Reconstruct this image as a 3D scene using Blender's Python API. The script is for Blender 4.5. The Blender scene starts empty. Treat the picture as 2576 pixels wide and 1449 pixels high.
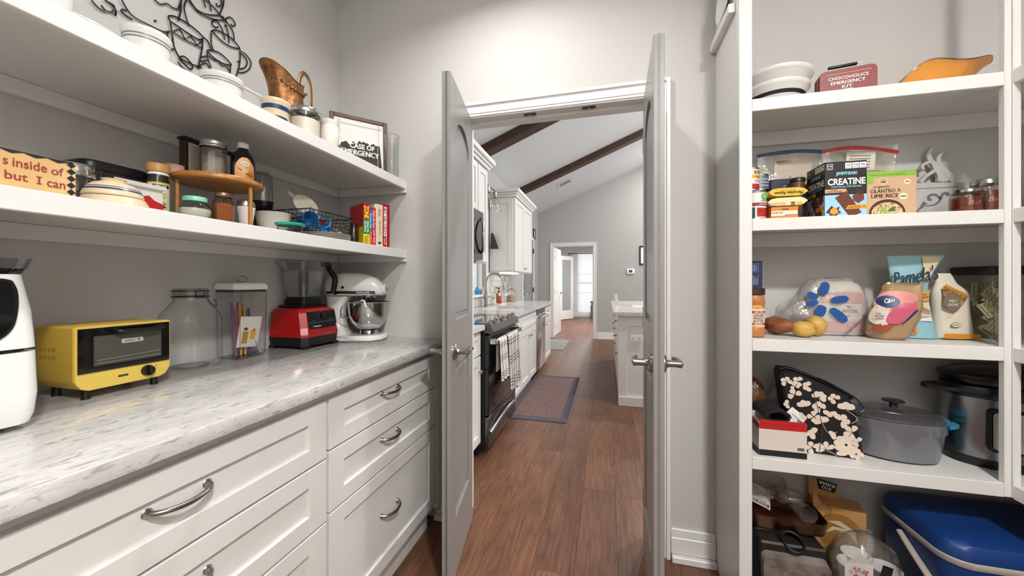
import bpy, bmesh, math, random
from mathutils import Vector, Matrix
random.seed(11)
SC = bpy.context.scene
C = SC.collection
R = math.radians

# ------------------------------------------------------------------ camera
cd = bpy.data.cameras.new('camera'); cam = bpy.data.objects.new('camera', cd); C.objects.link(cam)
cam.location = (0, 0, 1.2); cam.rotation_euler = (R(90), 0, R(14.5))
cd.sensor_width = 36; cd.lens = 920 / 2576 * 36; cd.shift_y = -13.5 / 2576
cd.clip_start = 0.02; cd.clip_end = 100
SC.camera = cam
# ------------------------------------------------------------------ world and lights
w = bpy.data.worlds.new('world'); SC.world = w; w.use_nodes = True
w.node_tree.nodes['Background'].inputs[0].default_value = (0.96, 0.98, 1.0, 1)
w.node_tree.nodes['Background'].inputs[1].default_value = 1.0
def area(name, loc, size, power, rot=(0, 0, 0), col=(1, 0.985, 0.96), shape='DISK', sy=None, spread=180):
    l = bpy.data.lights.new(name, 'AREA'); l.shape = shape; l.size = size; l.energy = power; l.color = col
    if sy: l.size_y = sy
    l.spread = R(spread)
    o = bpy.data.objects.new(name, l); o.location = loc; o.rotation_euler = rot; C.objects.link(o); return o
area('pantry_can_light', (-0.43, 1.17, 2.725), 0.10, 7.6, spread=150)
area('pantry_can_light', (0.72, -0.45, 2.725), 0.22, 49)
area('kitchen_fill_light', (1.4, 3.0, 3.7), 0.2, 36, col=(1, 0.98, 0.95))  # unseen lamps added out of view to brighten the kitchen
area('kitchen_fill_light', (1.4, 5.0, 3.7), 0.2, 36, col=(1, 0.98, 0.95))
area('kitchen_fill_light', (1.4, 7.0, 3.7), 0.2, 36, col=(1, 0.98, 0.95))
area('far_room_fill_light', (-0.2, 10.0, 2.6), 0.3, 95, col=(1, 0.98, 0.95))  # unseen lamp added to lift the room beyond the far doorway
SC.view_settings.view_transform = 'Standard'; SC.view_settings.look = 'None'
SC.view_settings.gamma = 1.0; SC.view_settings.exposure = 0.53
SC.view_settings.use_curve_mapping = False

# ------------------------------------------------------------------ materials
def hx(h):
    h = h.lstrip('#')
    v = [int(h[i:i + 2], 16) / 255 for i in (0, 2, 4)]
    return tuple(((c + .055) / 1.055) ** 2.4 if c > .04045 else c / 12.92 for c in v) + (1,)
MATS = {}
def M(name, col='#cccccc', rough=.5, metal=0, spec=.5, bump=None, mix=None, coat=0, emit=0):
    """plain procedural surface; mix=(colour2, scale, stretch, lo, hi), bump=(scale, strength)"""
    if name in MATS: return MATS[name]
    m = bpy.data.materials.new(name); m.use_nodes = True; nt = m.node_tree; b = nt.nodes['Principled BSDF']
    b.inputs['Base Color'].default_value = hx(col); b.inputs['Roughness'].default_value = rough
    b.inputs['Metallic'].default_value = metal; b.inputs['Specular IOR Level'].default_value = spec
    b.inputs['Coat Weight'].default_value = coat
    if emit: b.inputs['Emission Color'].default_value = hx(col); b.inputs['Emission Strength'].default_value = emit
    if mix or bump: tc = nt.nodes.new('ShaderNodeTexCoord')
    if mix:
        c2, sc, st, lo, hi = mix
        mp = nt.nodes.new('ShaderNodeMapping'); mp.inputs['Scale'].default_value = st
        n = nt.nodes.new('ShaderNodeTexNoise'); n.inputs['Scale'].default_value = sc; n.inputs['Detail'].default_value = 6
        r = nt.nodes.new('ShaderNodeValToRGB')
        r.color_ramp.elements[0].position = lo; r.color_ramp.elements[0].color = hx(c2)
        r.color_ramp.elements[1].position = hi; r.color_ramp.elements[1].color = hx(col)
        nt.links.new(tc.outputs['Object'], mp.inputs[0]); nt.links.new(mp.outputs[0], n.inputs[0])
        nt.links.new(n.outputs[0], r.inputs[0]); nt.links.new(r.outputs[0], b.inputs['Base Color'])
    if bump:
        n = nt.nodes.new('ShaderNodeTexNoise'); n.inputs['Scale'].default_value = bump[0]; n.inputs['Detail'].default_value = 2
        bp = nt.nodes.new('ShaderNodeBump'); bp.inputs['Strength'].default_value = bump[1]; bp.inputs['Distance'].default_value = .004
        nt.links.new(tc.outputs['Object'], n.inputs[0]); nt.links.new(n.outputs[0], bp.inputs['Height'])
        nt.links.new(bp.outputs[0], b.inputs['Normal'])
    MATS[name] = m; return m
def GL(name, tint='#fbfcfc', gloss=.35, base=.04, milk=0, milkcol='#ffffff', rough=.03, bump=None):
    """thin clear glass or film: see-through with a fresnel gloss, milk adds a body colour"""
    if name in MATS: return MATS[name]
    m = bpy.data.materials.new(name); m.use_nodes = True; nt = m.node_tree; nt.nodes.remove(nt.nodes['Principled BSDF'])
    out = nt.nodes['Material Output']; tr = nt.nodes.new('ShaderNodeBsdfTransparent')
    tl = [c ** .45 for c in hx(tint)[:3]]; tr.inputs[0].default_value = (*tl, 1)
    gl = nt.nodes.new('ShaderNodeBsdfGlossy'); gl.inputs['Roughness'].default_value = rough
    lw = nt.nodes.new('ShaderNodeLayerWeight'); lw.inputs[0].default_value = .5
    pw = nt.nodes.new('ShaderNodeMath'); pw.operation = 'POWER'; pw.inputs[1].default_value = 2.5
    mm = nt.nodes.new('ShaderNodeMath'); mm.operation = 'MULTIPLY_ADD'; mm.inputs[1].default_value = gloss; mm.inputs[2].default_value = base
    nt.links.new(lw.outputs['Facing'], pw.inputs[0]); nt.links.new(pw.outputs[0], mm.inputs[0])
    pe = nt.nodes.new('ShaderNodeMath'); pe.operation = 'POWER'; pe.inputs[1].default_value = 3
    em = nt.nodes.new('ShaderNodeMix'); em.data_type = 'RGBA'; em.inputs[6].default_value = (*tl, 1); em.inputs[7].default_value = (*[c * .4 for c in tl], 1)
    nt.links.new(lw.outputs['Facing'], pe.inputs[0]); nt.links.new(pe.outputs[0], em.inputs[0]); nt.links.new(em.outputs[2], tr.inputs[0])
    body = tr
    if milk:
        df = nt.nodes.new('ShaderNodeBsdfDiffuse'); df.inputs[0].default_value = hx(milkcol)
        mx = nt.nodes.new('ShaderNodeMixShader'); mx.inputs[0].default_value = milk
        nt.links.new(tr.outputs[0], mx.inputs[1]); nt.links.new(df.outputs[0], mx.inputs[2]); body = mx
    ms = nt.nodes.new('ShaderNodeMixShader')
    nt.links.new(mm.outputs[0], ms.inputs[0]); nt.links.new(body.outputs[0], ms.inputs[1]); nt.links.new(gl.outputs[0], ms.inputs[2])
    nt.links.new(ms.outputs[0], out.inputs[0])
    if bump:
        tc = nt.nodes.new('ShaderNodeTexCoord'); n = nt.nodes.new('ShaderNodeTexNoise'); n.inputs['Scale'].default_value = bump[0]; n.inputs['Detail'].default_value = 3
        bp = nt.nodes.new('ShaderNodeBump'); bp.inputs['Strength'].default_value = bump[1]; bp.inputs['Distance'].default_value = .01
        nt.links.new(tc.outputs['Object'], n.inputs[0]); nt.links.new(n.outputs[0], bp.inputs['Height'])
        nt.links.new(bp.outputs[0], gl.inputs['Normal'])
    MATS[name] = m; return m

# ------------------------------------------------------------------ geometry helpers
def tag(o, label=None, cat=None, group=None, kind=None):
    if label: o['label'] = label
    if cat: o['category'] = cat
    if group: o['group'] = group
    if kind: o['kind'] = kind
    return o
def thing(name, label, cat, loc=(0, 0, 0), rz=0, group=None, rx=0, ry=0):
    o = bpy.data.objects.new(name, None); C.objects.link(o); o.empty_display_size = .05
    o.location = loc; o.rotation_euler = (R(rx), R(ry), R(rz)); return tag(o, label, cat, group)
def link(name, me, m, p=None, loc=None, rot=None):
    o = bpy.data.objects.new(name, me); C.objects.link(o)
    if m and not me.materials: me.materials.append(m)
    if p: o.parent = p
    if loc: o.location = loc
    if rot: o.rotation_euler = [R(a) for a in rot]
    return o
def frombm(name, bm, m, p=None, loc=None, rot=None, smooth=False, ang=35):
    me = bpy.data.meshes.new(name); bmesh.ops.recalc_face_normals(bm, faces=bm.faces[:]); bm.to_mesh(me); bm.free()
    if smooth:
        me.polygons.foreach_set('use_smooth', [True] * len(me.polygons)); me.set_sharp_from_angle(angle=R(ang))
    return link(name, me, m, p, loc, rot)
def bmbox(bm, a, b):
    x0, y0, z0 = a; x1, y1, z1 = b
    v = [bm.verts.new(q) for q in ((x0, y0, z0), (x1, y0, z0), (x1, y1, z0), (x0, y1, z0), (x0, y0, z1), (x1, y0, z1), (x1, y1, z1), (x0, y1, z1))]
    return [bm.faces.new([v[i] for i in f]) for f in ((0, 3, 2, 1), (4, 5, 6, 7), (0, 1, 5, 4), (1, 2, 6, 5), (2, 3, 7, 6), (3, 0, 4, 7))]
def bev(bm, w, seg=2):
    bmesh.ops.bevel(bm, geom=bm.edges[:], offset=w, segments=seg, profile=.5, affect='EDGES', clamp_overlap=True)
def box(name, a, b, m, p=None, bv=0, seg=1, loc=None, rot=None):
    bm = bmesh.new(); a2 = [min(i, j) for i, j in zip(a, b)]; b2 = [max(i, j) for i, j in zip(a, b)]
    bmbox(bm, a2, b2)
    if bv: bev(bm, bv, seg)
    return frombm(name, bm, m, p, loc, rot, smooth=bool(bv) and seg > 1, ang=50)
def boxes(name, L, m, p=None, bv=0):
    bm = bmesh.new()
    for a, b in L:
        b1 = bmesh.new(); bmbox(b1, a, b)
        if bv: bev(b1, bv, 1)
        me = bpy.data.meshes.new('t'); b1.to_mesh(me); b1.free(); bm.from_mesh(me); bpy.data.meshes.remove(me)
    return frombm(name, bm, m, p)
def lathe(name, prof, m, p=None, loc=None, rot=None, seg=32, sx=1, sy=1, phase=0, smooth=True, ang=40, dz=None, mod=None):
    """prof: (r, z) from bottom to top; dz(angle)->height offset, mod(angle, r, z)->r"""
    bm = bmesh.new(); rings = []
    for r, z in prof:
        if r <= 1e-6: rings.append([bm.verts.new((0, 0, z))]); continue
        ring = []
        for i in range(seg):
            t = 2 * math.pi * (i + phase) / seg; rr = mod(t, r, z) if mod else r
            ring.append(bm.verts.new((rr * math.cos(t) * sx, rr * math.sin(t) * sy, z + (dz(t, r, z) if dz else 0))))
        rings.append(ring)
    for A, B in zip(rings, rings[1:]):
        if len(A) == 1 and len(B) == 1: continue
        for i in range(seg):
            j = (i + 1) % seg
            if len(A) == 1: bm.faces.new((A[0], B[j], B[i]))
            elif len(B) == 1: bm.faces.new((A[i], A[j], B[0]))
            else: bm.faces.new((A[i], A[j], B[j], B[i]))
    return frombm(name, bm, m, p, loc, rot, smooth, ang)
def loft(name, rings, m, p=None, loc=None, rot=None, cap=True, smooth=True, ang=45):
    bm = bmesh.new(); V = [[bm.verts.new(q) for q in r] for r in rings]; n = len(V[0])
    for A, B in zip(V, V[1:]):
        for i in range(n): bm.faces.new((A[i], A[(i + 1) % n], B[(i + 1) % n], B[i]))
    if cap: bm.faces.new(V[0][::-1]); bm.faces.new(V[-1])
    return frombm(name, bm, m, p, loc, rot, smooth, ang)
def spline(P, n=6, closed=False):
    P = [Vector(q) for q in P]; out = []; N = len(P)
    for i in range(N if closed else N - 1):
        g = (lambda k: P[k % N]) if closed else (lambda k: P[max(0, min(N - 1, k))])
        a, b, c, d = g(i - 1), g(i), g(i + 1), g(i + 2)
        for k in range(n):
            t = k / n
            out.append(.5 * ((2 * b) + (c - a) * t + (2 * a - 5 * b + 4 * c - d) * t * t + (3 * b - a - 3 * c + d) * t ** 3))
    if not closed: out.append(P[-1])
    return out
def bmtube(bm, pts, r, seg=8, closed=False, flat=1):
    pts = [Vector(q) for q in pts]; N = len(pts); up = None; rings = []
    for i, q in enumerate(pts):
        a = pts[(i - 1) % N] if closed or i else q; b = pts[(i + 1) % N] if closed or i < N - 1 else q
        t = (b - a).normalized() if (b - a).length > 1e-9 else Vector((0, 0, 1))
        if up is None: up = Vector((0, 0, 1)) if abs(t.z) < .9 else Vector((1, 0, 0))
        u = (up - t * up.dot(t)).normalized(); up = u; v = t.cross(u)
        rr = r[i] if isinstance(r, (list, tuple)) else r
        rings.append([bm.verts.new(q + u * (rr * flat * math.cos(2 * math.pi * k / seg)) + v * (rr * math.sin(2 * math.pi * k / seg))) for k in range(seg)])
    for i in range(N if closed else N - 1):
        A, B = rings[i], rings[(i + 1) % N]
        for k in range(seg): bm.faces.new((A[k], A[(k + 1) % seg], B[(k + 1) % seg], B[k]))
    if not closed: bm.faces.new(rings[0][::-1]); bm.faces.new(rings[-1])
def tube(name, pts, r, m, p=None, seg=8, closed=False, n=0, loc=None, rot=None, flat=1):
    if n: pts = spline(pts, n, closed)
    bm = bmesh.new(); bmtube(bm, pts, r, seg, closed, flat); return frombm(name, bm, m, p, loc, rot, True, 60)
def tubes(name, L, r, m, p=None, seg=6):
    bm = bmesh.new()
    for pts, closed in L: bmtube(bm, pts, r, seg, closed)
    return frombm(name, bm, m, p, None, None, True, 60)
def prism(name, pts, d, m, p=None, plane='XZ', at=0, bv=0, loc=None, rot=None, smooth=False):
    f = {'XZ': lambda u, v, w: (u, w, v), 'YZ': lambda u, v, w: (w, u, v), 'XY': lambda u, v, w: (u, v, w)}[plane]
    bm = bmesh.new(); A = [bm.verts.new(f(u, v, at)) for u, v in pts]; B = [bm.verts.new(f(u, v, at + d)) for u, v in pts]; n = len(pts)
    fa = bm.faces.new(A); fb = bm.faces.new(B[::-1])
    for i in range(n): bm.faces.new((A[i], B[i], B[(i + 1) % n], A[(i + 1) % n]))
    if bv: bmesh.ops.bevel(bm, geom=list(fa.edges) + list(fb.edges), offset=bv, segments=2, affect='EDGES', clamp_overlap=True)
    return frombm(name, bm, m, p, loc, rot, smooth or bool(bv), 40)
def patch(name, pts, m, p=None, y=0, rot=None, loc=None):
    """flat printed shape facing -Y"""
    bm = bmesh.new(); bm.faces.new([bm.verts.new((u, y, v)) for u, v in pts])
    me = bpy.data.meshes.new(name); bm.normal_update()
    for f in bm.faces:
        if f.normal.y > 0: f.normal_flip()
    bm.to_mesh(me); bm.free(); return link(name, me, m, p, loc, rot)
def rect(x0, z0, x1, z1): return [(x0, z0), (x1, z0), (x1, z1), (x0, z1)]
def ell(cx, cz, rx, rz, n=20, a0=0): return [(cx + rx * math.cos(2 * math.pi * i / n + a0), cz + rz * math.sin(2 * math.pi * i / n + a0)) for i in range(n)]
def rrect(x0, z0, x1, z1, r, n=5):
    o = []
    for cx, cz, a in ((x1 - r, z1 - r, 0), (x0 + r, z1 - r, 90), (x0 + r, z0 + r, 180), (x1 - r, z0 + r, 270)):
        o += [(cx + r * math.cos(R(a + 90 * i / n)), cz + r * math.sin(R(a + 90 * i / n))) for i in range(n + 1)]
    return o
def txt(s, m, p, x, z, w, h, y=0, rot=(90, 0, 0), bold=0, shear=0, wrap=None, name='lettering', loc=None, roll=0, sp=1.0):
    """flat lettering fitted to w x h, centred on (x, z) on the plane y, facing -Y (wrap bends it round a radius)"""
    cu = bpy.data.curves.new('t', 'FONT'); cu.body = s; cu.resolution_u = 3; wide = any(q in s for q in 'MWmw'); cu.offset = 0 if wide else min(bold, .03); cu.shear = shear; cu.space_character = sp
    cu.align_x = 'CENTER'
    o = bpy.data.objects.new('t', cu); C.objects.link(o); bpy.context.view_layer.update()
    me = bpy.data.meshes.new_from_object(o.evaluated_get(bpy.context.evaluated_depsgraph_get()))
    bpy.data.objects.remove(o); bpy.data.curves.remove(cu); me.name = name; me.materials.clear()
    if not len(me.vertices): return None
    xs = [v.co.x for v in me.vertices]; ys = [v.co.y for v in me.vertices]
    cx, cy = (min(xs) + max(xs)) / 2, (min(ys) + max(ys)) / 2; sx = w / max(1e-6, max(xs) - min(xs)); sy = h / max(1e-6, max(ys) - min(ys))
    ca, sa = math.cos(R(roll)), math.sin(R(roll))
    for v in me.vertices:
        a, b = (v.co.x - cx) * sx, (v.co.y - cy) * sy
        a, b = a * ca - b * sa, a * sa + b * ca
        if wrap: v.co = (wrap * math.sin((x + a) / wrap), -wrap * math.cos((x + a) / wrap), z + b)
        else: v.co = (x + a, y, z + b)
    if wide and bold > .008:   # heavier strokes: the letters again, shifted a hair sideways
        bm = bmesh.new(); d = w * .006 * min(1.5, bold / .015); d = min(d, h * .05)
        for k, q in enumerate((0, -d, d)):
            n0 = len(bm.verts); bm.from_mesh(me); bm.verts.ensure_lookup_table()
            for v in bm.verts[n0:]: v.co.x += q * ca; v.co.z += q * sa; v.co.y -= k * .00004
        bm.to_mesh(me); bm.free()
    return link(name, me, m, p, loc)
def wrapband(name, r, z0, z1, a0, a1, m, p, n=16):
    """printed band on a cylinder, angles in degrees, 0 = facing -Y"""
    bm = bmesh.new(); A = []; B = []
    for i in range(n + 1):
        t = R(a0 + (a1 - a0) * i / n); A.append(bm.verts.new((r * math.sin(t), -r * math.cos(t), z0))); B.append(bm.verts.new((r * math.sin(t), -r * math.cos(t), z1)))
    for i in range(n): bm.faces.new((A[i], A[i + 1], B[i + 1], B[i]))
    return frombm(name, bm, m, p, None, None, True, 80)
def copy_tree(o, parent=None):
    c = o.copy(); C.objects.link(c)
    if parent: c.parent = parent
    for ch in list(o.children): copy_tree(ch, c)
    return c
def struct(o, label=None): o['kind'] = 'structure'; return tag(o, label)

# common materials
WALL = M('wall_paint', '#c9c7c4', .75, spec=.3, bump=(170, .16))
WALLK = M('wall_paint_darkened', '#b0adaa', .75, spec=.3, bump=(170, .16))  # copy of the wall paint, darkened to offset strong light on kitchen walls
CEIL = M('ceiling_paint', '#dedfdf', .85, spec=.2, bump=(120, .08))
TRIM = M('white_trim_paint', '#e7e5e2', .38, bump=(40, .02))
CABW = M('white_cabinet_paint', '#e2e0dc', .35)
DOORP = M('grey_white_door_paint', '#918f8c', .3)
STEEL = M('brushed_nickel', '#a39f9a', .28, 1)
CHROME = M('stainless_steel', '#c4c4c3', .2, 1)
DSTEEL = M('dark_stainless', '#6e6e6f', .3, 1)
BLACK = M('black_plastic', '#0c0c0d', .4)
BLACKG = M('black_gloss', '#060607', .08, coat=.5)
WHITEP = M('white_plastic', '#f0efec', .25)
GLASS = GL('clear_glass')
INK = M('black_print', '#121212', .6)
WHT = M('white_print', '#f4f2ee', .6)
RED = M('red_print', '#b5181a', .5)
# ------------------------------------------------------------------ the setting
def woodmat():
    m = bpy.data.materials.new('oak_vinyl_plank'); m.use_nodes = True; nt = m.node_tree; b = nt.nodes['Principled BSDF']; L = nt.links.new
    tc = nt.nodes.new('ShaderNodeTexCoord'); oi = nt.nodes.new('ShaderNodeObjectInfo')
    ml = nt.nodes.new('ShaderNodeVectorMath'); ml.operation = 'SCALE'; ml.inputs[0].default_value = (31, 57, 13); L(oi.outputs['Random'], ml.inputs['Scale'])
    ad = nt.nodes.new('ShaderNodeVectorMath'); L(tc.outputs['Object'], ad.inputs[0]); L(ml.outputs[0], ad.inputs[1])
    def noise(scale, st, det=5, dist=0):
        mp = nt.nodes.new('ShaderNodeMapping'); mp.inputs['Scale'].default_value = st; L(ad.outputs[0], mp.inputs[0])
        n = nt.nodes.new('ShaderNodeTexNoise'); n.inputs['Scale'].default_value = scale; n.inputs['Detail'].default_value = det; n.inputs['Distortion'].default_value = dist
        L(mp.outputs[0], n.inputs[0]); return n.outputs[0]
    fine = noise(20, (6, .22, 1), 6, .2); big = noise(2.6, (2.4, .7, 1), 3, .6)
    # cathedral rings: bands of a slow distorted noise
    slow = noise(1.5, (4.5, .55, 1), 2, .25)
    mu = nt.nodes.new('ShaderNodeMath'); mu.operation = 'MULTIPLY'; mu.inputs[1].default_value = 16; L(slow, mu.inputs[0])
    fr = nt.nodes.new('ShaderNodeMath'); fr.operation = 'PINGPONG'; fr.inputs[1].default_value = .5; L(mu.outputs[0], fr.inputs[0])
    r1 = nt.nodes.new('ShaderNodeValToRGB'); e = r1.color_ramp.elements
    e[0].position = .2; e[0].color = hx('#5e3f2d'); e[1].position = .8; e[1].color = hx('#8a624b'); L(fine, r1.inputs[0])
    r2 = nt.nodes.new('ShaderNodeValToRGB'); e = r2.color_ramp.elements
    e[0].position = .0; e[0].color = (.6, .56, .54, 1); e[1].position = .22; e[1].color = (1, 1, 1, 1); L(fr.outputs[0], r2.inputs[0])
    r3 = nt.nodes.new('ShaderNodeValToRGB'); e = r3.color_ramp.elements
    e[0].position = .3; e[0].color = (.66, .62, .6, 1); e[1].position = .62; e[1].color = (1.05, 1.03, 1.02, 1); L(big, r3.inputs[0])
    r4 = nt.nodes.new('ShaderNodeValToRGB'); e = r4.color_ramp.elements
    e[0].color = (.8, .79, .8, 1); e[1].color = (1.12, 1.1, 1.08, 1); L(oi.outputs['Random'], r4.inputs[0])
    cur = r1.outputs[0]
    for k, f in ((r2, .55), (r3, .8), (r4, 1)):
        mx = nt.nodes.new('ShaderNodeMix'); mx.data_type = 'RGBA'; mx.blend_type = 'MULTIPLY'; mx.inputs[0].default_value = f
        L(cur, mx.inputs[6]); L(k.outputs[0], mx.inputs[7]); cur = mx.outputs[2]
    L(cur, b.inputs['Base Color']); b.inputs['Roughness'].default_value = .42; b.inputs['Specular IOR Level'].default_value = .4
    bp = nt.nodes.new('ShaderNodeBump'); bp.inputs['Strength'].default_value = .12; bp.inputs['Distance'].default_value = .002; L(fine, bp.inputs['Height']); L(bp.outputs[0], b.inputs['Normal'])
    return m
WOODF = woodmat()
fl = struct(box('floor', (-1.6, -.8, -.12), (3.4, 13.4, -.008), M('subfloor', '#3a2a22', .9)), 'medium brown oak plank floor')
PW, PL = .177, 1.22
bm = bmesh.new(); bmbox(bm, (.0003, .0003, -.0075), (PW - .0003, PL - .0003, 0)); bev(bm, .0007, 1)
pme = bpy.data.meshes.new('plank'); bmesh.ops.recalc_face_normals(bm, faces=bm.faces[:]); bm.to_mesh(pme); bm.free(); pme.materials.append(WOODF)
row = 0; x = .047 - 9 * PW
while x < 1.62:
    y = -.75 - random.choice((.0, .31, .52, .78, 1.0)) + .13 * (row % 3)
    while y < 13.2:
        if not (y > 8.0 and x > .35) and y + PL > -.6:
            o = link('plank', pme, None, fl); o.location = (x, y, 0)
        y += PL
    x += PW; row += 1

# pantry shell
PXL, YE, HC = -1.44, 1.72, 2.74
struct(box('wall_left', (-1.6, -.8, 0), (PXL, YE, HC), WALL), 'light grey textured pantry wall behind the open shelves')
struct(boxes('wall_end', [((-1.6, YE, 0), (-.70, 1.84, 4.6)), ((.20, YE, 0), (3.4, 1.84, 4.6)), ((-.70, YE, 2.03), (.20, 1.84, 4.6))], WALL), 'light grey textured wall with the double doorway')
struct(box('wall_right', (1.46, -.8, 0), (1.6, YE, HC), WALL), 'light grey pantry wall behind the corner shelving')
struct(box('wall_back', (-1.6, -.9, 0), (1.6, -.8, HC), WALL), 'light grey pantry wall behind the viewer')
struct(box('ceiling', (-1.6, -.8, HC), (1.6, YE, HC + .1), CEIL), 'flat white pantry ceiling')
# door lining and casing
struct(boxes('trim_1', [((-.70, 1.715, 0), (-.69, 1.845, 2.03)), ((.19, 1.715, 0), (.20, 1.845, 2.03)), ((-.70, 1.715, 2.018), (.20, 1.845, 2.03)),
        ((-.69, 1.765, 2.006), (.19, 1.80, 2.018)), ((.178, 1.765, 0), (.19, 1.80, 2.018))], TRIM), 'white door lining with stop')
def casing(name, x0, x1, zt, y, w=.062, out=-1, label=None):
    L = []
    for a, t, o in ((0, .011, 0), (w - .016, .019, 0), (.012, .014, .012)):
        b = w if a == 0 else (w if a > .03 else .022)
        L += [((x0 - b, min(y, y + out * t), 0), (x0 - a, max(y, y + out * t), zt + b)), ((x1 + a, min(y, y + out * t), 0), (x1 + b, max(y, y + out * t), zt + b)),
              ((x0 - a, min(y, y + out * t), zt + a), (x1 + a, max(y, y + out * t), zt + b))]
    return struct(boxes(name, L, TRIM, bv=.0015), label)
casing('trim_2', -.694, .200, 2.024, YE, .068, label='white moulded casing round the double doorway')
# baseboards
def baseboard(name, pts, m=TRIM, h=.135):
    L = []
    for (a, b) in pts: L.append((a, b))
    return struct(boxes(name, L, m, bv=.003))
baseboard('baseboard_end', [((.27, 1.703, .03), (.447, YE, .10)), ((.27, 1.708, .10), (.447, YE, .135)), ((.272, 1.685, 0), (.447, YE, .028)),
                            ((-.845, 1.703, .03), (-.764, YE, .10)), ((-.845, 1.708, .10), (-.764, YE, .135)), ((-.845, 1.685, 0), (-.764, YE, .028))])
for i, x in enumerate((-.36, -.08)):   # ball catches in the door head
    t = thing('door_catch', ('left', 'right')[i] and ('small dark metal ball catch under the door head, beside the left leaf', 'small dark metal ball catch under the door head, beside the right leaf')[i], 'catch', (x, 1.742, 2.0175))
    box('strike_plate', (-.03, -.011, -.003), (.03, .011, 0), M('dark_nickel', '#4c4a48', .35, 1), t, .001)
    lathe('roller', [(0, -.007), (.005, -.006), (.006, -.003), (.006, 0)], STEEL, t, seg=12)

# kitchen shell
KX, KY = -1.48, 8.0
def ck(x): return 2.73 + .405 * (x + 1.48)
WY0, WY1, WZ0, WZ1 = 3.46, 4.40, 1.06, 2.06      # window over the sink
DY0, DY1 = 6.5, 7.45                              # outside door on the left wall
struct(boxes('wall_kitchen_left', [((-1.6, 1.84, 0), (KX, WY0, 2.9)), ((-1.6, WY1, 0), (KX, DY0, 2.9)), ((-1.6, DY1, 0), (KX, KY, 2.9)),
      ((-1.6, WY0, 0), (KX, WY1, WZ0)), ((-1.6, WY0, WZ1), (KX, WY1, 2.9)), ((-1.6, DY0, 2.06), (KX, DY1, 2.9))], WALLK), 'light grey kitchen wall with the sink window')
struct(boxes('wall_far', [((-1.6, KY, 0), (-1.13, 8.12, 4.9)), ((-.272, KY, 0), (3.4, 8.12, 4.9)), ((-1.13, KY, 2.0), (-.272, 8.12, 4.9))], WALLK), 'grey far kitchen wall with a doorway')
prism('ceiling_kitchen', [(-1.6, ck(-1.6)), (3.4, ck(3.4)), (3.4, ck(3.4) + .1), (-1.6, ck(-1.6) + .1)], KY - 1.84, CEIL, None, 'XZ', 1.84)['kind'] = 'structure'
BEAM = M('dark_stained_beam', '#4f321f', .45, mix=('#2a190f', 9, (1, 12, 12), .3, .75))
for n, (y0, y1) in enumerate(((3.955, 4.12), (5.88, 6.03))):
    prism('ceiling_beam', [(-1.47, ck(-1.47) - .1), (3.3, ck(3.3) - .1), (3.3, ck(3.3) - .001), (-1.47, ck(-1.47) - .001)], y1 - y0, BEAM, None, 'XZ', y0)
    struct(tag(bpy.data.objects[('ceiling_beam', 'ceiling_beam.001')[n]], ('dark stained ceiling beam nearer the pantry doorway', 'dark stained ceiling beam above the far wall cabinet')[n], 'beam'))
casing('trim_3', -1.13, -.272, 2.0, KY, .07, label='white casing of the far doorway')
struct(boxes('trim_4', [((-1.13, 7.995, 0), (-1.12, 8.125, 2.0)), ((-.282, 7.995, 0), (-.272, 8.125, 2.0)), ((-1.13, 7.995, 1.99), (-.272, 8.125, 2.0))], TRIM))
baseboard('baseboard_far', [((-.20, 7.98, 0), (3.3, KY, .14)), ((-1.47, 7.98, 0), (-1.2, KY, .14))])
# far room
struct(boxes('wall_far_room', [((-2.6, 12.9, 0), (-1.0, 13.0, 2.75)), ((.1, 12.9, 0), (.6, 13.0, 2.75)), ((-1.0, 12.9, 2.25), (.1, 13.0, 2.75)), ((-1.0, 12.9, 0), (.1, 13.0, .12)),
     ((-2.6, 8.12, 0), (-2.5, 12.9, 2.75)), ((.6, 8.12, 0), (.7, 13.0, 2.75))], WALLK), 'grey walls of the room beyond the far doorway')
struct(box('ceiling_far_room', (-2.6, 8.12, 2.75), (.7, 13.0, 2.85), CEIL))
baseboard('baseboard_far_room', [((-2.49, 12.88, 0), (.59, 12.9, .16))])
# ------------------------------------------------------------------ pantry built-ins
def wall_shelf(name, top, label):
    t = thing(name, label, 'shelf', (PXL, .5, top))
    box('shelf_board', (.002, -1.2, -.019), (.41, 1.215, 0), CABW, t, .001)
    box('front_trim', (.411, -1.2, -.041), (.428, 1.217, .001), TRIM, t, .0015)
    box('wall_cleat', (.001, -1.2, -.06), (.02, 1.2, -.0195), TRIM, t, .001)
    box('end_cleat', (.021, 1.2, -.06), (.426, 1.2185, -.0195), TRIM, t, .001)
    return t
wall_shelf('wall_shelf', 1.728, 'long white open shelf, the higher one on the left-hand wall')
wall_shelf('wall_shelf', 1.369, 'long white open shelf, the one just above the appliances')

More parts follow.
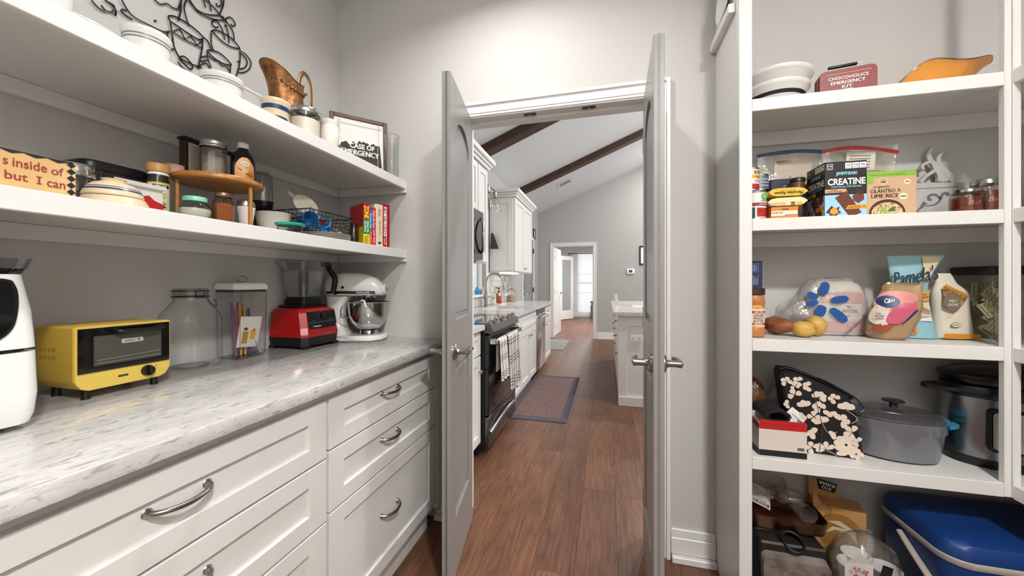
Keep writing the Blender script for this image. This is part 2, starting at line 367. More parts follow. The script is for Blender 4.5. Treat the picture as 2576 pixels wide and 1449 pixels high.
# quartz worktop
def quartz():
    m = M('white_grey_quartz', '#e4e2df', .16, spec=.5); nt = m.node_tree; b = nt.nodes['Principled BSDF']; L = nt.links.new
    tc = nt.nodes.new('ShaderNodeTexCoord'); cur = None
    for sc, st, lo, hi, c in ((75, (1, .36, 1), .30, .48, '#a19e9b'), (16, (1, .4, 1), .25, .68, '#b4b1ae'), (170, (1, .4, 1), .27, .43, '#97948f')):
        mp = nt.nodes.new('ShaderNodeMapping'); mp.inputs['Scale'].default_value = st; mp.inputs['Rotation'].default_value = (0, 0, R(14)); L(tc.outputs['Object'], mp.inputs[0])
        n = nt.nodes.new('ShaderNodeTexNoise'); n.inputs['Scale'].default_value = sc; n.inputs['Detail'].default_value = 6; n.inputs['Distortion'].default_value = .8; L(mp.outputs[0], n.inputs[0])
        r = nt.nodes.new('ShaderNodeValToRGB'); r.color_ramp.elements[0].position = lo; r.color_ramp.elements[0].color = hx(c); r.color_ramp.elements[1].position = hi; r.color_ramp.elements[1].color = hx('#dad8d5'); L(n.outputs[0], r.inputs[0])
        if cur is None: cur = r.outputs[0]
        else:
            mx = nt.nodes.new('ShaderNodeMix'); mx.data_type = 'RGBA'; mx.blend_type = 'DARKEN'; mx.inputs[0].default_value = .75; L(cur, mx.inputs[6]); L(r.outputs[0], mx.inputs[7]); cur = mx.outputs[2]
    L(cur, b.inputs['Base Color']); return m
QUARTZ = quartz()
t = tag(box('pantry_worktop', (-1.438, -.7, .8785), (-.775, 1.718, .914), QUARTZ, None, .003, 2), 'long white quartz worktop with grey flecks along the left-hand wall', 'worktop')

def shaker(name, y0, y1, z0, z1, x, p, rail=.05, stile=.065, m=CABW, d=.019, ax='Y', recess=.009):
    """shaker front facing +X (ax Y) or -Y (ax X): one part, five pieces"""
    bm = bmesh.new()
    def add(a0, a1, b0, b1, t0, t1):
        if ax == 'Y': bb = ((x + t0, a0, b0), (x + t1, a1, b1))
        else: bb = ((a0, x - t1, b0), (a1, x - t0, b1))
        b1m = bmesh.new(); bmbox(b1m, *bb); bev(b1m, .0012, 1); me = bpy.data.meshes.new('t'); b1m.to_mesh(me); b1m.free(); bm.from_mesh(me); bpy.data.meshes.remove(me)
    add(y0, y0 + stile, z0, z1, 0, d); add(y1 - stile, y1, z0, z1, 0, d)
    add(y0 + stile - .001, y1 - stile + .001, z0, z0 + rail, 0, d); add(y0 + stile - .001, y1 - stile + .001, z1 - rail, z1, 0, d)
    add(y0 + stile - .004, y1 - stile + .004, z0 + rail - .004, z1 - rail + .004, 0, d - recess)
    return frombm(name, bm, m, p)
def pull(p, x, y, z, m=STEEL):
    pts = [(x, y - .052, z), (x + .012, y - .05, z), (x + .024, y - .036, z - .001), (x + .03, y - .012, z - .003), (x + .03, y + .012, z - .003), (x + .024, y + .036, z - .001), (x + .012, y + .05, z), (x, y + .052, z)]
    s = spline(pts, 4); n = len(s) - 1
    rr = [.0045 + .0055 * (abs(2 * i / n - 1) ** 6) + .0012 * (1 - abs(2 * i / n - 1)) for i in range(n + 1)]
    o = tube('handle', s, rr, m, p, 10)
    return o
def drawer_unit(y0, y1, rows, label, hy):
    t = thing('drawer_cabinet', label, 'cabinet', (0, 0, 0))
    boxes('carcass', [((-1.43, y0 - .001, .1), (-.82, y1 + .001, .876)), ((-1.43, y0 - .001, .001), (-.85, y1 + .001, .1))], CABW, t)
    for z0, z1 in rows:
        f = shaker('drawer_front', y0 + .003, y1 - .003, z0, z1, -.8195, t)
        pull(f, -.8005 + (0 if z1 - z0 > .12 else 0) - .009, hy, (z0 + z1) / 2 + .012)
    return t
drawer_unit(.916, 1.626, ((.70, .852), (.512, .694), (.135, .506)), 'white three-drawer shaker cabinet nearest the doorway', 1.245)
drawer_unit(.15, .912, ((.683, .852), (.497, .677), (.135, .491)), 'white wide three-drawer shaker cabinet at the near end of the worktop', .53)
u = thing('drawer_cabinet', 'white shaker cabinet front, mostly out of view at the near corner', 'cabinet'); boxes('carcass', [((-1.43, -.65, .1), (-.82, .142, .876))], CABW, u); shaker('drawer_front', -.63, .142, .135, .852, -.8195, u)
tag(box('filler_strip', (-.84, 1.634, .1), (-.8, 1.716, .876), CABW, None, .001), 'white filler strip between the drawer cabinet and the end wall', 'filler')

# corner shelving on the end wall and the right-hand wall
PF = 1.452
t = thing('corner_shelving', 'white built-in corner shelving with face frame holding the groceries', 'shelving', (.448, YE, 0))
S0 = Vector((.448, YE, 0))
def sb(name, a, b, bv=.001): return box(name, Vector(a) - S0, Vector(b) - S0, CABW, t, bv)
sb('side_panel', (.448, PF + .001, 0), (.466, YE - .001, 2.62))
sb('stile', (.448, PF - .019, 0), (.488, PF, 2.62), .0015)
sb('corner_post', (1.157, PF - .019, .5565), (1.191, PF, 2.62), .0015)
sb('stile', (1.172, .30, 0), (1.1905, .345, 2.62), .0015)
sb('stile', (1.1905, 1.427, .5565), (1.172, PF - .0195, 2.62), .0015)
for z in (1.834, 1.42, 1.005, .596):
    sb('shelf_board', (.467, PF + .001, z - .019), (1.455, YE - .002, z))
    sb('shelf_board', (1.192, .30, z - .019), (1.455, PF, z))
    sb('rail', (.4885, PF - .019, z - .041), (1.1565, PF, z + .001), .0015)
    sb('rail', (1.172, .3455, z - .041), (1.1905, 1.4265, z + .001), .0015)
    sb('wall_cleat', (.468, YE - .02, z - .075), (1.455, YE - .001, z - .0195))
    sb('side_cleat', (.4665, PF + .02, z - .06), (.482, YE - .021, z - .0195))
    sb('wall_cleat', (1.437, .3, z - .075), (1.457, YE - .022, z - .0195))
# small picture ledge on the side panel, with a dish on it
tag(box('side_ledge', (.425, 1.47, 2.172), (.4475, 1.716, 2.204), TRIM, None, .001), 'narrow white ledge high on the side of the corner shelving', 'ledge')
o = lathe('white_platter', [(0, -.006), (.05, -.005), (.055, -.002), (.085, .006), (.086, .009), (.055, .002), (0, 0)], WHITEP, None, (.438, 1.56, 2.292), (0, -86, 0), seg=40)
tag(o, 'round white platter propped on the narrow ledge beside the corner shelving', 'platter')

# ------------------------------------------------------------------ the two door leaves
def door_leaf(name, loc, rz, label, w=.452, th=.034, lever=1):
    t = thing(name, label, None, loc, rz); t['kind'] = 'structure'
    h0, h1 = .012, 2.012; st = .088
    box('core', (0, .0125, h0), (w, th - .0125, h1), DOORP, t)
    for a, b in ((0, st), (w - st, w)): box('stile', (a, 0, h0), (b, th, h1), DOORP, t, .0015)
    x0, x1 = st + .0005, w - st - .0005
    box('bottom_rail', (x0, 0, h0), (x1, th, .25), DOORP, t, .0015)
    box('lock_rail', (x0, 0, .862), (x1, th, 1.05), DOORP, t, .0015)
    cx, wd, zs, rise = w / 2, (x1 - x0) / 2, 1.79, .095
    arc = [(cx + wd * math.cos(a), zs + rise * math.sin(a)) for a in [math.pi * i / 16 for i in range(17)]]
    prism('top_rail', [(x1, h1), (x1, zs)] + arc[1:-1] + [(x0, zs), (x0, h1)], th, DOORP, t, 'XZ', 0)
    for sgn in (0, 1):
        # raised plank panels, three boards each, with a bevelled rim
        for k in range(3):
            a = x0 + .022 + k * (x1 - x0 - .044) / 3; b = a + (x1 - x0 - .044) / 3
            tp = []
            for q in (a + .0015, (a + b) / 2, b - .0015): tp.append((q, zs - .022 + (rise - .004) * math.sqrt(max(0, 1 - ((q - cx) / wd) ** 2))))
            y = .006 if sgn == 0 else th - .0125
            prism('panel_board', [(a + .0015, 1.075), (b - .0015, 1.075)] + tp[::-1], .0065, DOORP, t, 'XZ', y, .002)
            box('panel_board', (a + .0015, y, .272), (b - .0015, y + .0065, .838), DOORP, t, .002)
    hx0, hz = w - .062, .925
    for sgn, y in ((-1, 0), (1, th)):
        o = lathe('rose', [(0, 0), (.032, 0), (.032, .006), (.027, .011), (.014, .014), (.012, .022), (.0, .022)], STEEL, t, (hx0, y, hz), (90 if sgn < 0 else -90, 0, 0), seg=28)
        L0 = Vector((hx0, y + sgn * .014, hz))
        neck = [(L0), L0 + Vector((0, sgn * .028, 0)), L0 + Vector((0, sgn * .046, 0))]
        tube('lever_neck', neck, [.0115, .0115, .014], STEEL, t, 14)
        e = L0 + Vector((0, sgn * .04, 0))
        tube('lever', [e + Vector((.008, 0, 0)), e + Vector((-.015, sgn * .002, .001)), e + Vector((-.05, 0, .004)), e + Vector((-.085, -sgn * .004, .001)), e + Vector((-.105, -sgn * .002, -.006))],
             [.011] + [.0125 - .0045 * i / 16 for i in range(16)], STEEL, t, 12, n=4) if False else tube('lever', spline([e + Vector((.008, 0, 0)), e + Vector((-.015, sgn * .002, .001)), e + Vector((-.05, 0, .004)), e + Vector((-.085, -sgn * .004, .001)), e + Vector((-.105, -sgn * .002, -.006))], 4), [.0115 - .0035 * i / 16 for i in range(17)], STEEL, t, 12)
    for z in (.25, 1.05, 1.82): tube('hinge', [(-.004, .004, z - .045), (-.004, .004, z + .045)], .006, STEEL, t, 10)
    return t
door_leaf('door_1', (-.69, 1.735, 0), -80, 'narrow grey panelled door leaf standing open beside the worktop')
door_leaf('door_2', (.158, 1.726, 0), -91.2, 'narrow grey panelled door leaf standing open beside the corner shelving')
# ------------------------------------------------------------------ on the pantry worktop
def rr3(hw, hd, r, z, n=4, cx=0, cy=0): return [(cx + u, cy + v, z) for u, v in rrect(-hw, -hd, hw, hd, r, n)]
# air fryer (white, black window), only its near corner in view
t = thing('air_fryer', 'white air fryer with black window and lid beside the yellow toaster oven', 'air fryer', (-1.245, .318, .914), 90)
loft('base', [rr3(.13, .13, .05, .0), rr3(.135, .135, .05, .012)], BLACK, t)
loft('basket', [rr3(.146, .152, .024, .013, 8), rr3(.151, .157, .026, .03, 8), rr3(.154, .16, .026, .07, 8), rr3(.152, .158, .026, .152, 8)], WHITEP, t)
loft('seam', [rr3(.148, .153, .05, .1525, 8), rr3(.148, .153, .05, .159, 8)], BLACK, t)
loft('body', [rr3(.152, .158, .026, .1595, 8), rr3(.149, .155, .028, .23, 8), rr3(.141, .148, .035, .302, 8)], WHITEP, t)
loft('lid', [rr3(.142, .147, .035, .3025, 8), rr3(.146, .151, .035, .314, 8), rr3(.142, .147, .035, .330, 8), rr3(.11, .115, .05, .336, 8)], BLACKG, t)
loft('rim', [rr3(.147, .152, .035, .313, 8), rr3(.151, .157, .035, .330, 8), rr3(.153, .158, .035, .333, 8), rr3(.147, .152, .035, .331, 8)], GL('smoky_rim', '#b9b9b9', .5, .1, .3, '#888888'), t)
wp = [(-.12, .29)] + [(.108, .29), (.122, .284), (.127, .27), (.126, .235), (.118, .205), (.098, .183), (.06, .172), (0, .168), (-.06, .172), (-.1, .19), (-.12, .22)]
wp = [(q.x, q.z) for q in spline([(a, 0, b) for a, b in [(-.11, .285), (-.02, .292), (.09, .29), (.112, .277), (.115, .235), (.105, .195), (.07, .174), (0, .166), (-.08, .175), (-.112, .21)]], 5, True)]
prism('window', wp, .012, BLACKG, t, 'XZ', -.1635)
prism('window_frame', [(q * 1.05, .233 + (z - .233) * 1.08) for q, z in wp], .012, BLACK, t, 'XZ', -.1605)

# yellow toaster oven
YEL = M('yellow_enamel', '#e2bd4a', .38)
t = thing('toaster_oven', 'small yellow toaster oven with black glass door and one dial', 'toaster oven', (-1.293, .677, .914), 90)
W, D, Hh = .098, .073, .157
shell = [(-W, .05), (-W + .004, .04), (-W + .012, .028), (-W + .026, .0225), (W - .026, .0225), (W - .012, .028), (W - .004, .04), (W, .05), (W, .176), (W - .005, .1795), (-W + .005, .1795), (-W, .176)]
prism('housing', shell, 2 * D - .004, YEL, t, 'XZ', -D + .004, .003)
prism('face_rim', shell, .004, M('yellow_rim', '#e9c95d', .35), t, 'XZ', -D, .001)
prism('door', [(-W + .004, .066), (W - .004, .066), (W - .004, .174), (-W + .004, .174)], .004, BLACKG, t, 'XZ', -D - .0045, .001)
patch('window', rect(-.065, .082, .072, .152), GL('oven_window', '#55554f', .4, .1, .55, '#6d6c62'), t, -D - .0052)
patch('window_frame', rect(-.067, .08, .074, .154), M('oven_interior', '#3e3d38', .5), t, -D - .0048)
tube('rack', [(-.062, -D - .006, .094), (.07, -D - .006, .098)], .0012, CHROME, t, 6)
tube('rack', [(-.062, -D - .006, .086), (.07, -D - .006, .087)], .0012, CHROME, t, 6)
tube('handle', spline([(-.028, -D - .004, .165), (-.026, -D - .02, .163), (.0, -D - .024, .162), (.045, -D - .024, .162), (.068, -D - .02, .163), (.07, -D - .004, .165)], 4), .0055, BLACK, t, 8)
patch('badge', rrect(-.014, .129, .032, .1405, .004), M('badge_silver', '#b8b8b2', .4), t, -D - .0056)
txt('DASH', INK, t, .002, .1347, .019, .0052, -D - .006, bold=.02); patch('badge_bar', rect(.0145, .1305, .0152, .1392), INK, t, -D - .006); txt('D', INK, t, .0225, .1348, .006, .0062, -D - .006, bold=.03)
lathe('dial', [(0, 0), (.0145, 0), (.0145, .004), (.0125, .011), (0, .011)], BLACK, t, (.044, -D, .046), (90, 0, 0), seg=24)
box('dial_grip', (.0405, -D - .018, .0335), (.0475, -D - .01, .0585), BLACK, t, .002)
patch('dial_mark', rect(.0625, .053, .0655, .0562), M('grey_print', '#8a8577', .6), t, -D - .0006)
prism('name_slot', rrect(-.018, .042, .003, .047, .0024), .0006, BLACK, t, 'XZ', -D - .0006); txt('dash', M('green_print', '#4c9a5b', .5), t, -.0075, .0445, .014, .0028, -D - .0012, bold=.02)
for x in (-.07, .07):
    for y in (-.055, .055): lathe('foot', [(0, 0), (.009, 0), (.0075, .024), (0, .024)], BLACK, t, (x, y, 0), seg=14)
vent = M('yellow_shade', '#9a7d25', .6)
for r_ in range(2):
    for c_ in range(4):
        for s_ in range(3):
            box('vent_slot', (-W - .0004, -.004 + c_ * .0165, .1 + r_ * .018 + s_ * .0034), (-W + .0005, .007 + c_ * .0165, .1012 + r_ * .018 + s_ * .0034), vent, t)

# square clip-top jar
t = thing('clip_top_jar', 'tall square glass clip-top jar standing empty next to the toaster oven', 'jar', (-1.365, .928, .914), 90)
s = .068
loft('glass_body', [rr3(.05, .05, .02, .001, 6), rr3(s - .006, s - .006, .028, .004, 6), rr3(s, s, .026, .016, 6), rr3(s, s, .026, .16, 6), rr3(s - .004, s - .004, .03, .182, 6), rr3(.055, .055, .045, .207, 6), rr3(.047, .047, .0465, .222, 6), rr3(.046, .046, .0455, .235, 6)], GLASS, t, cap=False)
lathe('base_ring', [(.02, .002), (.045, .002), (.05, .006), (.046, .009)], GL('thick_glass', '#c9cfcc', .6, .1), t)
lathe('neck_ring', [(.046, .233), (.05, .236), (.05, .241), (.047, .243)], GL('thick_glass2', '#d3d8d5', .6, .1), t)
lathe('lid', [(.0465, .244), (.0475, .25), (.047, .262), (.042, .266), (0, .266)], GL('thick_glass3', '#c3c8c5', .6, .1), t)
WIRE = M('dark_wire', '#33312f', .4, .8)
for z in (.2395, .258): tube('wire', [(.0505 * math.cos(2 * math.pi * i / 28), .0505 * math.sin(2 * math.pi * i / 28), z) for i in range(28)], .0013, WIRE, t, 6, True)
tube('wire', [(-.022, -.052, .258), (-.02, -.054, .236), (.004, -.055, .236), (.006, -.052, .258)], .0013, WIRE, t, 6)
tube('wire', spline([(.018, -.051, .232), (.02, -.058, .222), (.027, -.066, .208), (.035, -.066, .21), (.036, -.058, .224), (.038, -.05, .232)], 4), .0011, WIRE, t, 6)

# canister of straws and a packet
t = thing('straw_canister', 'clear square canister with white lid holding coloured straws and a packet', 'canister', (-1.365, 1.108, .914), 90)
def oc(hw, hd, c, z): return [(-hw + c, -hd, z), (hw - c, -hd, z), (hw, -hd + c, z), (hw, hd - c, z), (hw - c, hd, z), (-hw + c, hd, z), (-hw, hd - c, z), (-hw, -hd + c, z)]
loft('glass_body', [oc(.058, .048, .012, .003), oc(.064, .054, .014, .012), oc(.067, .057, .014, .25)], GLASS, t, cap=False, smooth=False)
loft('base', [oc(.056, .046, .012, .001), oc(.06, .05, .012, .006)], GL('thick_glass', '#c9cfcc'), t, smooth=False)
loft('gasket', [oc(.066, .056, .014, .2505), oc(.066, .056, .014, .259)], M('dark_gasket', '#3a3836', .5), t, smooth=False)
loft('lid', [oc(.068, .058, .015, .2595), oc(.072, .062, .016, .264), oc(.07, .06, .016, .277), oc(.065, .055, .015, .284)], WHITEP, t, smooth=False)
tube('lid_ring', [(.02 * math.cos(a), 0, .3 + .0115 * math.sin(a)) for a in [2 * math.pi * i / 24 for i in range(24)]], .0022, GL('knob_glass', '#cfcfcf', .6, .15), t, 6, True)
for sx in (-1, 1):
    for a, b in ((.053, .057), (.067, .043)): tube('corner_edge', [(sx * a * .95, -b * .92, .008), (sx * a, -b, .25)], .0012, GL('thick_glass', '#c9cfcc'), t, 6)
SC6 = ['#8e3f8a', '#3f7ab8', '#2f8f8f', '#d9a441', '#b8443c', '#5a4a86', '#caa35a', '#386a4e', '#c87f2f', '#40508f']
for i in range(10):
    x = -.03 + .0066 * i; y = (i % 3) * .01
    tube('straw', [(x * .9, -.006 + y, .008), (x * 1.1 + (i % 4 - 1.5) * .004, .004 + y, .212 - (i * 7 % 5) * .009)], .0042, M('straw' + str(i), SC6[i], .4), t, 8)
box('packet', (-.044, -.018, .04), (.042, -.0155, .158), M('packet_card', '#d8d4cc', .5), t, rot=(6, 5, 0))
pk = box('packet_glass_left', (-.028, -.0186, .055), (-.006, -.0182, .1), M('juice_amber', '#b9862c', .5), t, rot=(6, 5, 0)); pk.name = 'packet_print'
pk = patch('packet_print', [(.004, .07), (.022, .07), (.026, .105), (.002, .105)], M('juice_yellow', '#e0a52e', .5), t, -.0186, rot=(6, 5, 0))
patch('packet_print', ell(.016, .107, .004, .004, 10), M('cherry', '#a02a1e', .5), t, -.019, rot=(6, 5, 0)); patch('packet_print', ell(-.018, .11, .009, .006, 10), M('leaf_print', '#7a3a1e', .5), t, -.019, rot=(6, 5, 0))
tube('straw', [(.05, -.034, .01), (.034, -.022, .06)], .003, M('straw_pale', '#9fb39a', .4), t, 8)

# blender
REDB = M('red_gloss', '#a80d10', .25, coat=.4)
t = thing('blender', 'red blender with clear jug and black handle, left of the white stand mixer', 'blender', (-1.3375, 1.382, .914), 90)
def q4(x0, x1, y0, y1, z): return [(x0, y0, z), (x1, y0, z), (x1, y1, z), (x0, y1, z)]
def oct4(x0, x1, y0, y1, z, c=.02): return [(x0 + c, y0, z), (x1 - c, y0, z), (x1, y0 + c, z), (x1, y1 - c, z), (x1 - c, y1, z), (x0 + c, y1, z), (x0, y1 - c, z), (x0, y0 + c, z)]
loft('foot_base', [oct4(-.104, .104, -.1, .097, .012), oct4(-.107, .107, -.103, .1, .05)], BLACK, t, smooth=False)
for x in (-.085, .085):
    for y in (-.085, .08): box('foot', (x - .016, y - .014, 0), (x + .016, y + .014, .0125), BLACK, t, .002)
loft('housing', [oct4(-.108, .108, -.104, .101, .0505), oct4(-.1085, .1085, -.1045, .101, .062), oct4(-.104, .104, -.098, .1, .09), oct4(-.1, .1, -.085, .098, .155), oct4(-.094, .094, -.078, .092, .17, .022), oct4(-.08, .08, -.066, .08, .175, .02)], REDB, t, smooth=False)
def slant(z): return -.098 - (z - .09) * (-.085 + .098) / .065 * -1 - .0012   # front face depth at height z
def fr(z): return -(.098 + (z - .09) * (.085 - .098) / .065) - .0012
bm = bmesh.new(); PP = [(-.072, .083), (.075, .083), (.09, .1), (.088, .158), (-.076, .158), (-.078, .095)]
bm.faces.new([bm.verts.new((x, fr(z), z)) for x, z in PP]); frombm('control_panel', bm, M('panel_black', '#151413', .3), t)
bm = bmesh.new(); bm.faces.new([bm.verts.new((x, fr(z) - .0004, z)) for x, z in [(-.077, .11), (.089, .11), (.089, .1112), (-.077, .1112)]]); frombm('panel_line', bm, M('panel_silver', '#8a8a88', .4), t)
tk = (-11.3, 0, 0)
lathe('speed_dial', [(0, 0), (.014, 0), (.0125, .013), (0, .014)], BLACKG, t, (.004, fr(.136), .136), (90 - 11, 0, 0), seg=20)
bm = bmesh.new()
for k in range(9):
    a = R(-40 + 260 * k / 8); c_, s_ = math.cos(a), math.sin(a)
    bm.faces.new([bm.verts.new((.004 + c_ * r_ + s_ * d_, fr(.136 + s_ * r_ - c_ * d_) - .0003, .136 + s_ * r_ - c_ * d_)) for r_, d_ in ((.017, -.0006), (.0195, -.0006), (.0195, .0006), (.017, .0006))])
frombm('dial_marks', bm, WHT, t)
for x in (-.045, .05): box('switch', (x - .008, fr(.134) - .004, .126), (x + .008, fr(.134) + .002, .142), BLACK, t, .001); txt('o  I', WHT, t, x, .119, .014, .003, fr(.119) - .0008)
txt('Vitamix', WHT, t, -.028, .0945, .038, .0075, fr(.0945) - .0008, bold=.02, shear=.2); lathe('badge_ring', [(.0028, 0), (.0036, 0)], WHT, t, (-.053, fr(.0945) - .0008, .0945), (90, 0, 0), seg=16)
boxes('drive_plate', [((-.072, -.06, .1755), (.072, .074, .186))], BLACK, t, .003)
def rs(h, r, z, n=5): return rr3(h, h, r, z, n, 0, .006)
loft('jug_collar', [rs(.056, .014, .187), rs(.058, .014, .205), rs(.052, .014, .221)], BLACK, t)
JUG = GL('jug_plastic', '#dadcdc', .5, .07, .05, '#9a9a9a')
loft('jug', [rs(.05, .014, .212), rs(.056, .02, .25), rs(.068, .026, .34), rs(.074, .03, .372), rs(.078, .03, .381)], JUG, t, cap=False)
for k in range(4):
    a = R(45 + 90 * k); c_, s_ = math.cos(a), math.sin(a)
    loft('jug_rib', [[(c_ * .02 + s_ * d_ * .004, .006 + s_ * .02 - c_ * d_ * .004, z) for d_ in (-1, 1)] + [(c_ * (r_ + .0) + s_ * d_ * .006, .006 + s_ * r_ - c_ * d_ * .006, z) for d_ in (1, -1)] for r_, z in ((.062, .225), (.072, .27), (.082, .34))], GL('rib_plastic', '#9b9d9c', .5, .12, .25, '#787878'), t)
tube('blade', [(-.03, .006, .226), (-.012, .006, .222), (.012, .006, .222), (.03, .006, .23)], .003, CHROME, t, 6)
loft('spout', [[(-.075, .03, .34), (-.072, .045, .34), (-.06, .055, .335), (-.06, .02, .335)], [(-.098, .055, .378), (-.094, .066, .379), (-.076, .072, .381), (-.078, .03, .381)]], JUG, t)
hd = [(.065, -.03, .371), (.092, -.048, .371), (.112, -.035, .352), (.117, -.064, .31), (.115, -.062, .262), (.108, -.058, .234)]
tube('jug_handle', spline(hd, 4), [.0135 - .003 * abs(i / 10 - 1) for i in range(21)], BLACK, t, 10)

# stand mixer
MIXW = M('white_enamel', '#efedea', .18, coat=.5)
t = thing('stand_mixer', 'white tilt-head stand mixer with steel bowl in the worktop corner', 'stand mixer', (-1.232, 1.596, .914), 15); t.scale = (.95, .95, .98)
def el(cx, cz, ry, rz, x, n=20, pw=1): return [(x, ry * math.copysign(abs(math.cos(a)) ** pw, math.cos(a)), cz + rz * math.copysign(abs(math.sin(a)) ** pw, math.sin(a))) for a in [2 * math.pi * i / n for i in range(n)]]
bp = [(-.155, -.05), (-.14, -.075), (-.09, -.082), (-.02, -.085), (.06, -.105), (.115, -.1), (.155, -.06), (.165, 0)]
bp = bp + [(x, -y) for x, y in bp[::-1][1:]]
prism('base_plate', bp, .026, MIXW, t, 'XY', .003, .006, smooth=True)
prism('foot_pad', [(x * .96, y * .94) for x, y in bp], .003, BLACK, t, 'XY', 0)
loft('pedestal', [rr3(.062, .07, .03, .028, 5, -.09), rr3(.05, .052, .03, .06, 5, -.098), rr3(.042, .042, .028, .12, 5, -.1), rr3(.045, .042, .028, .18, 5, -.097), rr3(.062, .046, .03, .222, 5, -.085)], MIXW, t)
HP = [(-.152, .262, .022, .028), (-.146, .264, .044, .048), (-.125, .272, .055, .06), (-.06, .281, .061, .062), (.02, .281, .061, .061), (.075, .276, .057, .056), (.115, .267, .05, .047), (.14, .258, .038, .034), (.15, .254, .03, .026)]
loft('motor_head', [el(0, c_, ry, rz, x, 24, .8) for x, c_, ry, rz in HP], MIXW, t, ang=70)
loft('trim_band', [[(x, s_ * (yy + .0012), z) for s_, z in ((1, .236), (1, .249), (-1, .249), (-1, .236))] for x, yy in ((-.13, .05), (-.06, .0585), (.02, .0585), (.075, .055), (.12, .046))], M('dark_band', '#55524f', .3, .8), t)
txt('KitchenAid', WHT, t, .06, .2425, .07, .009, -.0592, bold=.02)
loft('head_chin', [rr3(.13, .05, .04, .228, 5, -.01), rr3(.135, .054, .045, .236, 5, -.008)], MIXW, t)
lathe('hub', [(.026, 0), (.026, .014), (.022, .017), (0, .017)], MIXW, t, (.146, 0, .258), (0, 90, 0), seg=24)
lathe('hub_cap', [(0, 0), (.019, 0), (.019, .002), (0, .003)], CHROME, t, (.163, 0, .258), (0, 90, 0), seg=24)
lathe('hub_knob', [(0, 0), (.008, 0), (.009, .008), (.006, .012), (0, .012)], BLACK, t, (.15, .032, .258), (0, 90, 0), seg=14)
for x, z in ((-.04, .268), ): lathe('lock_pin', [(0, 0), (.007, 0), (.007, .003), (0, .004)], BLACK, t, (x, -.0625, z), (90, 0, 0), seg=14)
lathe('speed_lever', [(0, 0), (.008, 0), (.008, .01), (0, .012)], BLACK, t, (-.08, -.052, .238), (90, 0, 0), seg=14)
lathe('pin_hole', [(0, 0), (.004, 0), (.004, .001), (0, .001)], BLACK, t, (-.1, -.0425, .16), (90, 0, 0), seg=10)
lathe('planetary', [(0, .182), (.012, .182), (.014, .196), (.03, .2), (.034, .206), (.038, .212), (.038, .228), (0, .228)], CHROME, t, (.07, 0, 0), seg=28)
lathe('beater_shaft', [(0, .13), (.006, .13), (.007, .182), (0, .182)], CHROME, t, (.07, 0, 0), seg=12)
BOWLM = M('polished_bowl', '#b9b8b6', .1, 1)
lathe('bowl', [(0, .05), (.04, .05), (.062, .062), (.086, .09), (.1, .13), (.104, .19), (.107, .193), (.104, .194), (.1, .188), (.096, .13), (.082, .093), (.058, .066), (0, .055)], BOWLM, t, (.07, 0, 0), seg=48)
lathe('bowl_foot', [(.048, .029), (.05, .031), (.046, .036), (.045, .05), (0, .05)], BOWLM, t, (.07, 0, 0), seg=36)
tube('bowl_handle', spline([(.0, -.08, .12), (-.025, -.102, .12), (-.03, -.106, .15), (-.022, -.1, .175), (.002, -.08, .175)], 4), .005, BOWLM, t, 10, flat=.6)
tube('dough_hook', spline([(.06, -.06, .15), (.062, -.085, .19), (.072, -.1, .203), (.09, -.112, .2), (.1, -.116, .175)], 5), .0055, WHITEP, t, 10)
# ------------------------------------------------------------------ higher left-hand shelf
def curved_label(name, a, b, z0, z1, hw, m, p, n=10, k=10, off=.0008):
    bm = bmesh.new(); G = []
    for i in range(k + 1):
        z = z0 + (z1 - z0) * i / k; row = []
        for j in range(n + 1):
            x = hw(z) * (2 * j / n - 1); row.append(bm.verts.new((x, -b * math.sqrt(max(0, 1 - (x / a) ** 2)) - off, z)))
        G.append(row)
    for i in range(k):
        for j in range(n): bm.faces.new((G[i][j], G[i][j + 1], G[i + 1][j + 1], G[i + 1][j]))
    return frombm(name, bm, m, p, None, None, True, 80)
Z1 = 1.7295
CRM = M('cream_stoneware', '#dfc9a8', .3); CRMW = M('off_white_glaze', '#e9e4da', .2); NAVY = M('navy_glaze', '#1e3f6a', .35); GREYL = M('grey_glaze', '#7d7b79', .4)
WGL = M('white_glaze', '#e3e0dc', .22)
